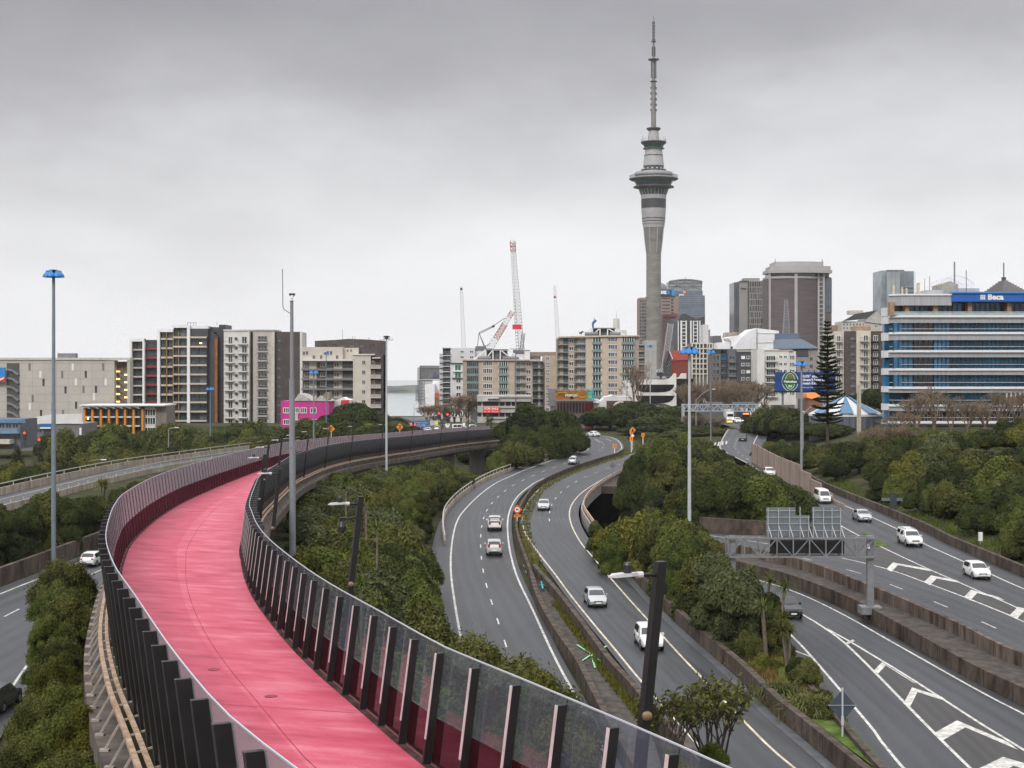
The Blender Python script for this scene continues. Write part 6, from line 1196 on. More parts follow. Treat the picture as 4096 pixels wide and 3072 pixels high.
t = crane('tallest crane boom with a red tip behind the shorter beige block', 800, ((520.5, 352), (512.5, 240)), 4.2, 34, ((.9, .985),))
mb = MB(); o = t.location; mb.bar(P(515, 300, 800) - o, P(519, 352, 800) - o, .12, 4).bar(P(513, 243, 800) - o, P(516, 345, 800) - o, .08, 4); lattice(mb, P(520.5, 356, 800) - o, P(523.5, 333, 800) - o, 1.6, 5, .2); mb.build('stay', DGREY, t); MB().box(-4, -2, -14, 5, 4, 1.0).build('machine_deck', GALVD, t); q = P(517, 327, 800) - o; MB().box(q.x - 2.4, -2, q.z - 1.2, q.x + 2.4, 2, q.z + 1.2).build('red_box', RED, t)
t = crane('slanted red and white crane boom with a dark counter mast', 780, ((489, 350), (512.6, 311.5)), 3.4, 14, ((.3, .68), (.86, 1.0)))
o = t.location; mb = MB()
for p, q in (((477.5, 346), (479, 333)), ((479, 333), (486, 349)), ((479.5, 334), (485, 349)), ((479, 332.5), (493, 326)), ((493, 326), (505, 318)), ((479, 334), (493, 327)), ((485, 346), (490, 344))): mb.bar(P(*p, 780) - o, P(*q, 780) - o, .22, 4)
mb.build('counter_mast', DGREY, t); MB().box(-7, -3, -9, 1.5, 3, .8).build('machine_deck', GALVD, t); q = P(493.4, 326.2, 780) - o; MB().ball(q, .7, 8, 5).build('sheave', BLACK, t)
t = crane('slim grey crane boom right of the tallest one, above the taller beige block', 880, ((558.5, 350), (554.6, 285)), 2.2, 20); MB().ball(P(554.8, 297, 880) - t.location, .8, 8, 5).build('hook_block', CRR, t)
b = Bld('spire_mast', 'small white spire behind the taller beige block', 1300, TC, 936, 680, 'mast'); b.box('base', 920, 645, 1020, 800, OFFW, 0, 10); MB().bar((b.X(937), 2, b.Z(680)), (b.X(937), 2, b.Z(552)), 3.0, 8, 2.6).build('column', OFFW, b.o); MB().bar((b.X(937), 2, b.Z(552)), (b.X(937), 2, b.Z(490)), .5, 6, .2).build('needle', OFFW, b.o)
# ------------------------------------------------------------------ light masts with blue lamp domes
def dome_mesh(m, key, r=.42):
    k = (key, r)
    if k not in MESHC:
        MESHC[k] = MB().lathe([(r * .15, .62 * r), (r * .22, 1.5 * r), (r * .36, 1.42 * r), (r * .38, 1.05 * r), (r * .6, .92 * r), (r * .88, .5 * r), (r * 1.0, .06 * r), (r * .98, 0), (r * .9, .02 * r)], (0, 0, 0), 16).mesh('lamp_dome', m, True)
    return MESHC[k]
def light_mast(label, u, vtop, Y, zb, head=2.35, n=6, pole_r=.2, m=None, pm=None, R=.5, group='light masts along the motorways'):
    base = P(u, 400, Y); t = thing('light_mast', label, 'light mast', (base.x, Y, zb), 0, group); zt = CZ - (vtop - V0) * Y / F - zb
    m = m or BLUE; pm = pm or GALV
    MB().bar((0, 0, 0), (0, 0, zt * .55), pole_r, 10, pole_r * .86).bar((0, 0, zt * .55 - .02), (0, 0, zt - .35), pole_r * .76, 10, pole_r * .6).lathe([(pole_r * .95, zt * .55 - .12), (pole_r * .95, zt * .55 + .05)], (0, 0, 0), 10).build('pole', pm, t)
    MB().lathe([(.3, zt - .5), (.34, zt - .1), (.5, zt - .05), (.5, zt + .02), (.1, zt + .04)], (0, 0, 0), 12).build('head_frame', DGREY, t)
    rr = head / 2 - R
    for k in range(n):
        a = 2 * PI * k / n + .35; c = (math.cos(a) * rr, math.sin(a) * rr)
        o = obj('lamp_dome', dome_mesh(m, m.name, R), t, (c[0], c[1], zt - 1.28 * R * 1.25)); mb = MB().bar((0, 0, 1.2 * R), (-c[0] * .8, -c[1] * .8, 1.3 * R), .05, 6); mb.build('bracket', DGREY, o)
    return t
PALE = mat('pale_pole', (.42, .44, .455), .5, .4, .06, 2.0); BLUEP = mat('blue_grey_pole', (.12, .19, .24), .5, .4, .08, 2.0)
light_mast('tall grey light mast with blue lamp domes at the far left', 53.6, 270, 168, 1, pole_r=.27, pm=mat('dark_grey_pole', (.17, .20, .23), .5, .4, .08, 1.0))
light_mast('small light mast with blue domes in front of the dark stepped tower', 210.3, 387, 380, 5, 2.2, 4, .17, pm=BLUEP)
light_mast('light mast with blue domes in front of the magenta house', 313.8, 370.5, 352, 6, 2.35, 5, .2, pm=BLUEP)
light_mast('thin light mast with blue domes before the cream gallery apartments', 326.2, 352.5, 420, 6, 1.8, 4, .17, pm=BLUEP, R=.36)
light_mast('pale mast with two white lamps standing in front of the glass fence', 386.5, 336, 250, 2, 2.3, 2, .2, m=mat('white_dome', (.5, .54, .56), .3, .5, .05), pm=PALE, R=.44)
light_mast('thin pale mast with blue domes before the curved black windows', 650.2, 345.5, 500, 6, 2.4, 5, .15, pm=PALE, R=.4)
light_mast('big pale light mast with blue domes in the middle of the picture', 689.4, 347, 172, 2, 2.4, 6, .22, pm=PALE)
light_mast('grey light mast with blue domes right of the big pale one', 710.8, 350, 360, 6, 2.35, 5, .2, pm=GALVD)
light_mast('grey light mast with blue domes in front of the beer billboard', 801.5, 361.3, 255, 5, 2.35, 5, .24, pm=GALV)
t = thing('street_light', 'flat headed street lamp in front of the shorter beige block', 'street lamp', (P(515.8, 400, 470).x, 470, 6)); zt = CZ - (349 - V0) * 470 / F - 6
MB().bar((0, 0, 0), (0, 0, zt), .22, 8, .15).build('pole', GALVD, t); MB().bar((-.2, 0, zt), (.2, 0, zt), .12, 6).build('arm', GALVD, t)
for s_ in (-1, 1): MB().box(s_ * .3, -.2, zt - .1, s_ * 1.75, .2, zt + .12).build('lamp_head', GALVD, t)
def street_light(label, u, vt, Y, zb, reach, m=GALV, curve=1.4, r=.09):
    t = thing('street_light', label, 'street lamp', (P(u, 400, Y).x, Y, zb)); zt = CZ - (vt - V0) * Y / F - zb; s = 1 if reach > 0 else -1
    pts = [(0, 0, zt - curve)] + [(s * abs(reach) * q / 5, 0, zt - curve + curve * math.sin(PI / 2 * q / 5)) for q in range(1, 6)]
    MB().bar((0, 0, 0), (0, 0, zt - curve), r, 8, r * .7).build('pole', m, t); MB().tube([Vector(p) for p in pts], r * .55, 6).build('arm', m, t); MB().box(s * abs(reach) - .1, -.12, zt - .1, s * (abs(reach) + .8), .12, zt + .06).build('lamp_head', SIGNW, t); return t
street_light('grey street lamp reaching right beside the far left mast', 51.8, 459.5, 275, 5, 9.0, curve=3.2); street_light('grey street lamp reaching left, middle of the three by the overpass', 119, 460, 300, 5, -6.0, curve=2.4); street_light('grey street lamp reaching right, below the orange finned block', 122.3, 463, 302, 5, 8.6, curve=2.8)
street_light('grey street lamp standing in front of the dark stepped tower', 168.6, 427.5, 360, 5, 1.6, curve=.4, r=.16); street_light('curved white street lamp right of the beer billboard', 803, 406.5, 290, 7, 1.9, PALE, 1.6); street_light('curved street lamp in front of the bare trees left of the sign gantry', 696, 389, 420, 6, 4.6, PALE, 3.0)
street_light('curved street lamp left of the red traffic lights', 414, 398, 520, 4, 5.0, GALVD, 2.5); street_light('curved lamp above the orange billboard shop', 649 - 2, 406, 470, 6, 3.0, GALVD, 2.0); street_light('tall lamp before the white hall', 626.5, 390, 450, 6, .3, GALVD, .3)
t = thing('antenna_mast', 'pale mast with a long antenna panel in front of the tent roofed pavilion', 'mast', (P(858, 400, 322).x, 322, 8)); zt = CZ - (385 - V0) * 322 / F - 8
MB().bar((0, 0, 0), (0, 0, zt), .3, 8, .22).build('pole', mat('mast_beige', (.36, .34, .29)), t); MB().box(.15, -.25, zt - 10, .6, .2, zt - .3).build('antenna_panel', mat('antenna_cream', (.42, .38, .3)), t)
# --- grey traffic camera mast with whip aerial
Y = 120; t = thing('camera_mast', 'thick grey mast with a camera on top and a long whip aerial', 'mast', (P(292.5, 400, Y).x, Y, 3)); zf = lambda v: CZ - (v - V0) * Y / F - 3; MASTM = mat('speckled_steel', (.22, .23, .25), .6, .4, .25, 14.0)
z0, z1, z2, z3 = 0, zf(447), zf(379), zf(301.5)
MB().bar((0, 0, 0), (0, 0, z1), .26, 16, .25).bar((-.03, 0, z1), (-.05, 0, z2), .235, 16, .215).bar((-.05, 0, z2), (-.06, 0, z3), .15, 14, .13).lathe([(.27, z1 - .02), (.27, z1 + .03)], (0, 0, 0), 16).lathe([(.235, z2 - .02), (.235, z2 + .02)], (-.04, 0, 0), 16).build('pole', MASTM, t)
MB().lathe([(.15, z3), (.15, z3 + .06)], (-.06, 0, 0), 14).build('cap', BLACK, t)
MB().lathe([(.07, 0), (.07, .16), (.13, .18), (.13, .36), (.05, .40)], (-.06, 0, z3 + .06), 12).build('camera_neck', SIGNW, t)
mb = MB().box(-.26, -.1, z3 + .5, .2, .12, z3 + .64); mb.bar((-.22, 0, z3 + .5), (-.1, 0, z3 + .38), .04, 6).bar((.16, 0, z3 + .5), (.02, 0, z3 + .38), .04, 6); mb.build('camera', BLACKG, t)
a = P(282.5, 269, Y) - t.location; MB().tube([Vector((-.06, 0, zf(314.5))), Vector((P(283.6, 309, Y).x - t.location.x, 0, zf(309))), Vector((P(282.9, 306, Y).x - t.location.x, 0, zf(306))), Vector((a.x, 0, zf(269)))], .035, 6).build('whip_aerial', GALVD, t)
# ------------------------------------------------------------------ sign gantry seen from behind
GY = 133.5; t = thing('sign_gantry', 'grey steel truss gantry over the motorway with two sign backs', 'gantry', (P(870, 400, GY).x, GY, 3.2)); o_ = t.location
gp = lambda u, v, dy=0: Vector((P(u, v, GY).x - o_.x, dy, P(u, v, GY).z - o_.z))
GM = mat('gantry_steel', (.20, .205, .215), .5, .5, .12, 2.0, metal=.2)
for u, vb in ((870, 612), (732, 590)): a, c = gp(u, 537), gp(u, vb); MB().box(a.x - .28, -.28, c.z, a.x + .28, .28, a.z + .1).build('leg', GM, t)
MB().box(gp(870, 600).x - .9, -.8, gp(870, 610).z - .3, gp(870, 600).x + .9, .8, gp(870, 606).z).build('foot_plate', GM, t)
tr = MB(); u0, u1, n = 727, 873, 9
for dy in (-.65, .65):
    for v in (537.5, 556): tr.bar(gp(u0, v, dy), gp(u1, v, dy), .11, 4)
    for k in range(n + 1):
        u = u0 + (u1 - u0) * k / n; tr.bar(gp(u, 537.5, dy), gp(u, 556, dy), .07, 4)
        if k < n: w = u0 + (u1 - u0) * (k + 1) / n; tr.bar(gp(u, 537.5 if k % 2 else 556, dy), gp(w, 556 if k % 2 else 537.5, dy), .06, 4)
for k in range(n + 1):
    u = u0 + (u1 - u0) * k / n
    for v in (537.5, 556): tr.bar(gp(u, v, -.65), gp(u, v, .65), .06, 4)
tr.build('truss', GM, t)
MB().box(gp(771, 0).x, .3, gp(0, 554).z, gp(845, 0).x, .55, gp(0, 540.5).z).build('message_board', mat('board_black', (.008, .008, .009), .5, .4, 0), t)
SB = mat('sign_back_grey', (.155, .175, .19), .45, .4, .1, .8, metal=.2)
s1 = MB(); z = lambda v: gp(0, v).z; x = lambda u: gp(u, 0).x
s1.box(x(766.8), .28, z(537), x(796), .34, z(507.7)).box(x(796.02), .28, z(537), x(810), .34, z(515.6)); s1.build('sign_panel', SB, t); MB().box(x(812.6), .28, z(538), x(842), .34, z(507.2)).build('sign_panel', SB, t)
br = MB()
for u in (768.5, 779, 790, 800.5, 809, 814, 824, 832.5, 841): br.box(x(u) - .035, .14, z(538), x(u) + .035, .27, z(508.5 if u < 796 or u > 811 else 516.5)); br.bar((x(u), .2, z(526)), (x(u + 2.6), -.6, z(538.5)), .05, 4)
for v in (511, 517.5, 524, 531): br.box(x(766.8), .2, z(v + .3), x(810 if v > 515 else 796), .275, z(v - .3)); br.box(x(812.6), .2, z(v + .3), x(842), .275, z(v - .3))
br.bar((x(800.5), .2, z(516)), (x(800.5), .2, z(507)), .05, 4); br.build('sign_braces', mat('bright_brace', (.36, .37, .385), .45, .5, .08, 3.0), t)
mb = MB().box(x(866.5), -.55, z(548), x(868.5), -.3, z(544)); mb.build('control_box', SIGNW, t)
# far gantry over the road near the bare trees
Y = 430; t = thing('sign_gantry', 'far pale lattice gantry spanning the road beyond the bare trees', 'gantry', tuple(P(731, 412, Y))); o_ = t.location; g2 = lambda u, v, dy=0: Vector((P(u, v, Y).x - o_.x, dy, P(u, v, Y).z - o_.z)); tr = MB()
for dy in (-.9, .9):
    for v in (404.5, 411): tr.bar(g2(683, v, dy), g2(757, v, dy), .16, 4)
    for k in range(15): u = 683 + k * 4.93; tr.bar(g2(u, 404.5, dy), g2(u, 411, dy), .08, 4); tr.bar(g2(u, 404.5 if k % 2 else 411, dy), g2(min(757, u + 4.93), 411 if k % 2 else 404.5, dy), .09, 4)
tr.build('truss', mat('pale_gantry', (.34, .36, .385), .5, .4, .05), t)
for u in (683, 757): MB().box(g2(u, 0).x - .35, -.9, g2(u, 440).z, g2(u, 0).x + .35, .9, g2(u, 403.8).z).build('leg', mat('pale_gantry', (.34, .36, .385)), t)
for u0, u1 in ((706, 724), (733, 756)): MB().box(g2(u0, 0).x, 1.2, g2(0, 408).z, g2(u1, 0).x, 1.4, g2(0, 402).z).build('sign_panel', SB, t)
b_ = MB(); b_.box(g2(706, 0).x, 40, g2(0, 425).z, g2(762, 0).x, 52, g2(0, 412.5).z); o = b_.build('overbridge', mat('overbridge_grey', (.10, .105, .115), .8, .2, .1, .5)); o.location = o_; tag(o, 'dark overbridge slab above the queue of far traffic', 'bridge')
# ------------------------------------------------------------------ road signs
def post_sign(name, label, p, h, pr=.045, pm=None, group=None, cat='road sign', rz_=0.0): 
    t = thing(name, label, cat, tuple(p), rz_, group); MB().bar((0, 0, -.3), (0, 0, h), pr, 8).build('post', pm or SIGNW, t); return t
def diamond(t, z, s, m, f=-.06, name='panel', border=True):
    MB().prism_y([(-s, z), (0, z - s), (s, z), (0, z + s)], f, f + .03).build(name, m, t)
    if border: q = s * .93; w = s * .87; mb = MB(); [mb.hexa(*[[Vector((a[0], y, z + a[1])) for a, y in ((p1, f - .008), (p2, f - .008), (p2, f - .001), (p1, f - .001))] for p1, p2 in (((i[0] * q, i[1] * q), (j[0] * q, j[1] * q)), ((i[0] * w, i[1] * w), (j[0] * w, j[1] * w)))]) for i, j in (((-1, 0), (0, -1)), ((0, -1), (1, 0)), ((1, 0), (0, 1)), ((0, 1), (-1, 0)))]; mb.build('border', BLACKG, t)
def disc(t, x, z, r, m, f, name='disc', n=24): return MB().prism_y([(x + r * math.cos(2 * PI * k / n), z + r * math.sin(2 * PI * k / n)) for k in range(n)], f, f + .012).build(name, m, t)
p = G(517.3, 527); t = post_sign('speed_sign', 'orange diamond speed sign showing 40 above a 200 m plate, between the ramps', p, 2.7); z = 2.55 
z = (527 - 509.6) * p.y / F; diamond(t, z, .66, ORANGE, -.07); disc(t, 0, z, .44, RED, -.10); disc(t, 0, z, .33, SIGNW, -.113); text_mesh('40', BLACKG, .42, 'numerals', t, (0, -.118, z), .004, bold=.012)
MB().box(-.42, -.07, z - .98, .42, -.04, z - .66).build('plate', ORANGE, t); text_mesh('200 m', BLACKG, .26, 'lettering', t, (0, -.075, z - .82), .004, bold=.006)
def signal_diamond(label, u, v, Y, s):
    p = P(u, v, Y); t = post_sign('warning_sign', label, (p.x, Y, GZ), p.z - GZ + .3, .06); z = p.z - GZ; diamond(t, z, s, ORANGE, -.09)
    mb = MB().box(-.2 * s / .95, -.115, z - .52 * s, .2 * s / .95, -.101, z + .52 * s)
    for k in (-1, 0, 1): mb.prism_y([(-.36 * s, z + (k * .33 + .12) * s), (-.36 * s, z + (k * .33 + .02) * s), (-.2 * s, z + (k * .33 - .08) * s), (.2 * s, z + (k * .33 - .08) * s), (.36 * s, z + (k * .33 + .02) * s), (.36 * s, z + (k * .33 + .12) * s)], -.113, -.1015)
    mb.build('signal_symbol', BLACKG, t)
    for k, m in ((1, RED), (0, YELLOW), (-1, SIGNG)): disc(t, 0, z + k * .33 * s, .11 * s, m, -.128, 'signal_dot', 10)
    return t
signal_diamond('orange diamond traffic light warning sign above the fence, beside the magenta house', 331.2, 428.8, 335, .86); signal_diamond('orange diamond traffic light warning sign right of the white lamp mast', 399.8, 427, 345, .86)
# cluster of small signs on the left ramp's inner curve
def chevron_sign(label, u, vb, h, w=.75, hh=.9, dzb=0.0):
    p = G(u, vb); t = post_sign('chevron_sign', label, p, h, .09); MB().box(-w / 2, -.13, h - hh, w / 2, -.1, h + .05).build('panel', ORANGE, t); mb = MB(); z = h - hh / 2
    mb.prism_y([(-.22, z), (.1, z + .34), (.26, z + .34), (-.06, z), (.26, z - .34), (.1, z - .34)][::-1], -.145, -.132); mb.build('arrow', BLACKG, t); return t
chevron_sign('orange chevron sign on a white post beside the left ramp, nearest of three', 614.6, 456, 2.6); chevron_sign('orange chevron sign under the yellow diamond, beside the flax', 631.3, 451, 3.2); chevron_sign('small orange chevron sign right of the yellow diamond', 643, 446.5, 3.2); chevron_sign('farthest orange chevron sign below the blue board', 631, 441, 2.8)
p = G(632.6, 448.5); t = post_sign('warning_sign', 'orange diamond sign with a round speed plate below, on the left ramp bend', p, 4.6, .06); diamond(t, 4.3, .78, ORANGE, -.1); disc(t, 0, 4.45, .2, BLACKG, -.12, 'symbol', 6); disc(t, 0, 4.1, .28, BLACKG, -.12, 'symbol', 6); disc(t, 0, 3.0, .44, RED, -.11, 'speed_disc'); disc(t, 0, 3.0, .33, SIGNW, -.124, 'speed_face')
p = G(631, 441.5); t = thing('direction_sign', 'small blue direction board on two white legs between the dome trees', 'road sign', tuple(P(630.9, 436, 440))); 
for s_ in (-1, 1): MB().bar((s_ * 2.4, 0, -1), (s_ * 2.4, 0, 4.6), .16, 8).build('leg', SIGNW, t)
zb = CZ - (431 - V0) * 440 / F - t.location.z; zt = CZ - (424.5 - V0) * 440 / F - t.location.z; MB().box(-3.2, -.3, zb, 3.2, -.18, zt + 0.1).build('panel', SIGNB, t); MB().box(-1.5, -.34, zb + .25, .9, -.31, zb + .75).build('red_patch', RED, t)
for k in range(2): MB().box(-2.4 + k * .3, -.34, zt - .5 - k * .45, 1.9, -.31, zt - .32 - k * .45).build('text_line', mat('faint_blue_text', (.2, .36, .6)), t)
# big direction board, panels and signals at the far junction
def board(name, label, u0, v0, u1, v1, Y, m, zb, lines=(), legs=True):
    a, c = P(u0, v1, Y), P(u1, v0, Y); t = thing(name, label, 'road sign', ((a.x + c.x) / 2, Y, zb)); w = c.x - a.x
    MB().box(-w / 2, -.1, a.z - zb, w / 2, 0, c.z - zb).build('panel', m, t)
    if legs:
        for s_ in (-.4, .4): MB().bar((w * s_, .1, -.5), (w * s_, .1, c.z - zb), .1, 6).build('leg', GALV, t)
    for s_, x, v, sz, mm in lines: text_mesh(s_, mm, sz, 'lettering', t, (P(x, v, Y).x - t.location.x, -.13, P(x, v, Y).z - zb), .01)
    return t
board('direction_sign', 'blue direction board for car park and bridge by the left traffic light', 412, 421, 428.5, 427.5, 440, SIGNB, 6.5, (('Downtown  Car Park', 420.5, 422.8, .44, SIGNW), ('Harbour  Bridge', 420.5, 424.9, .44, SIGNW), ('v              v', 420.5, 426.8, .5, SIGNW)))
t = board('notice_board', 'grey notice board with a yellow corner right of the blue direction board', 430, 420.5, 438, 425.5, 446, mat('notice_grey', (.42, .43, .45)), 6.5); w = 1.0; MB().box(.35, -.14, P(0, 424.9, 446).z - 6.5, 1.15, -.11, P(0, 422, 446).z - 6.5).build('yellow_patch', YELLOW, t)
t = board('speed_sign', 'green framed speed sign by the right traffic light', 461.6, 421.6, 466.3, 428, 440, SIGNG, 6.5); disc(t, 0, P(0, 424, 440).z - 6.5, .5, RED, -.13); disc(t, 0, P(0, 424, 440).z - 6.5, .36, SIGNW, -.145)
t = board('speed_sign', 'green framed speed sign behind the fence left of the vans', 410.6, 429.2, 415.4, 435, 420, SIGNG, 6.5); disc(t, 0, P(0, 431.6, 420).z - 6.5, .5, RED, -.13); disc(t, 0, P(0, 431.6, 420).z - 6.5, .36, SIGNW, -.145)
board('direction_sign', 'small blue board below the green speed sign', 462, 427.2, 469.5, 430.2, 436, SIGNB, 6.5, (('Harbour Br', 465.8, 428.7, .55, SIGNW),))
def signal(label, u, vt, Y, zb, arm=0.0, vb=None, heads=1, pm=GALV):
    t = thing('traffic_light', label, 'traffic light', (P(u, 400, Y).x, Y, zb)); zt = P(u, vt, Y).z - zb
    if arm: pts = [Vector((0, 0, 0)), Vector((0, 0, zt - 2.6)), Vector((arm * .12, 0, zt - 1.8)), Vector((arm * .45, 0, zt - 1.1)), Vector((arm, 0, zt - .6))]; MB().tube(pts, .1, 6).build('mast_arm', pm, t)
    else: MB().bar((0, 0, 0), (0, 0, zt), .08, 6).build('post', pm, t)
    for k in range(heads):
        x = arm + k * 1.1; h = MB().box(x - .42, -.3, zt - 1.9, x + .42, 0, zt + .35).build('signal_head', BLACKG, t)
        MB().lathe([(.3, 0), (.3, .05)], (0, 0, 0), 12).build('red_lamp', LEDR, h).location = (x, -.36, zt - .1); 
        h.children[0].rotation_euler = (PI / 2, 0, 0)
        for q in (-.75, -1.4): o = MB().lathe([(.25, 0), (.25, .03)], (0, 0, 0), 10).build('dark_lamp', mat('unlit_lamp', (.02, .03, .02)), h); o.location = (x, -.33, zt + q); o.rotation_euler = (PI / 2, 0, 0)
    return t
signal('red traffic light on a mast arm reaching right, left of the bare trees', 414, 413, 440, 6.5, 7.2); signal('red traffic light on a mast arm reaching left, before the bare trees', 476, 414, 440, 6.5, -8.2); signal('pair of red traffic lights on a post at the left end of the blue board', 411.2, 424.2, 428, 6.5, 0, heads=2); signal('red traffic light on a yellow post before the round cornered office', 488, 421.5, 438, 6.5, 0, pm=YELLOW)
signal('red traffic light between the grey warehouse and the blue shop', 25, 432.5, 385, 5, 0, pm=BLACKG); signal('small red traffic light in front of the warehouse door', 39.5, 439.2, 385, 5, 0, pm=BLACKG)
t = thing('road_sign', 'small orange sign panel on the right of the far left mast', 'road sign', tuple(P(59.5, 436, 385))); MB().box(-.36, -.05, -.4, .36, .05, .4).build('panel', ORANGE, t); MB().bar((0, 0, -6), (0, 0, -.35), .07, 6).build('post', GALVD, t)
# single posts in the foreground right
t = thing('give_way_sign', 'back of a triangular sign on a pale post at the bottom right', 'road sign', (P(842.5, 749, 92).x, 92, P(0, 750, 92).z)); o_ = t.location; zz = lambda v: P(0, v, 92).z - o_.z
MB().bar((0, 0, 0), (0, 0, zz(688)), .06, 8).build('post', PALE, t); MB().prism_y([(-1.55 / 2 - .05, zz(706)), (0, zz(722)), (1.55 / 2 + .05, zz(706)), (0, zz(690))], .07, .1).build('panel', mat('sign_back_blue', (.05, .065, .085), .5, .4, .08), t); MB().bar((-.85, .03, zz(705.5)), (.85, .03, zz(705.5)), .04, 4).build('brace', GALV, t); MB().box(-.1, -.12, zz(725), .06, -.05, zz(716)).build('control_box', PALE, t)
p = G(892.8, 536, DZ); t = thing('motorway_sign', 'thin dark sign seen from behind below the wooded bank on the right', 'road sign', (P(893.5, 530, 205).x, 205, P(0, 536, 205).z)); o_ = t.location; zz = lambda v: P(0, v, 205).z - o_.z; MB().bar((.3, 0, -.5), (.3, 0, zz(493)), .07, 6).build('post', GALVD, t); MB().box(-1.6, -.05, zz(501), 1.2, .05, zz(498)).build('panel', SB, t); MB().box(-.5, -.1, zz(510), .4, -.02, zz(493)).build('panel', mat('sign_back_dark', (.03, .04, .042)), t)
t = thing('marker_box', 'small white cabinet on a post on the grassy bank at the right', 'cabinet', (P(980.5, 549, 178).x, 178, P(0, 549.5, 178).z)); MB().bar((0, 0, -.6), (0, 0, 1.1), .06, 6).build('post', PALE, t); MB().box(-.22, -.15, 1.0, .22, .15, 2.0).build('cabinet', SIGNW, t)
p = G(612.5, 480); t = thing('lane_sign', 'blue grey diamond sign on a post by the curved bridge parapet', 'road sign', tuple(p)); MB().bar((0, 0, 0), (0, 0, 3.2), .06, 6).build('post', GALVD, t); MB().prism_y([(-.62, 2.6), (0, 1.98), (.62, 2.6), (0, 3.22)], .07, .1).build('panel', SB, t)
# survey marks painted on the gravel median
mb = MB(); c = Vector((0, 0, 0)); g = Vector((P(591.8, 653, 1).x, 0, 0)); p = G(591.5, 654.5, .2); 
for du, dv in ((-14.5, -9.5), (15.5, -8.5), (-14.5, 10), (13, 9.5), (3.5, 13.5)): a = G(591.5 + du, 654.5 + dv, .2); d = (a - p).normalized() * .07; n_ = Vector((d.y, -d.x, 0)); mb.quad(p - n_ + Vector((0, 0, .03)), p + n_ + Vector((0, 0, .03)), a + n_ + Vector((0, 0, .03)), a - n_ + Vector((0, 0, .03)))
o = mb.build('survey_mark', mat('survey_paint', (.35, .52, .40), .7, .3, .4, 1.2, dark=(.03, .35, .12))); tag(o, 'green and white painted cross on the gravel median', 'painted mark'); o['kind'] = 'structure'
mb = MB(); p = G(542, 586.5, .2)
for du, dv in ((-4, -.6), (4, 1), (-.8, -4), (.8, 4)): a = G(542 + du, 586.5 + dv, .2); d = (a - p).normalized() * .07; n_ = Vector((d.y, -d.x, 0)); u = Vector((0, 0, .19)); mb.quad(p - n_ + u, p + n_ + u, a + n_ + u, a - n_ + u)
o = mb.build('survey_mark', mat('survey_blue', (.06, .42, .48), .7, .3, .2, 2)); tag(o, 'small turquoise painted cross on the median tip', 'painted mark'); o['kind'] = 'structure'
# ------------------------------------------------------------------ vehicles
PAINT = {}
def paint(name, c, metal=0.0, rough=.28): return mat('paint_' + name, c, rough, .6, .04, .8, metal=metal)
PWH, PSI, PBK, PDG, PYE, PRE, PBL = paint('white', (.68, .68, .67)), paint('silver', (.44, .45, .46), .45), paint('black', (.012, .012, .014)), paint('dark_grey', (.06, .065, .07), .3), paint('yellow', (.75, .6, .05)), paint('red', (.4, .03, .03)), paint('pale_blue', (.36, .41, .47), .35)
TYRE = mat('tyre', (.012, .012, .012), .8, .3, .1, 5); RIM = mat('rim', (.32, .33, .34), .35, .5, .1, 5, metal=.6); CARGL = winmat('car_glass', (.016, .02, .022), .05, .8, .2, .8); LENS = mat('lens', (.55, .56, .56), .15, .8, .1, 4); TAIL = mat('tail_lens', (.36, .015, .015), .25, .6, .1, 4); TRIM = mat('black_trim', (.018, .018, .018), .5, .4, .1, 5)
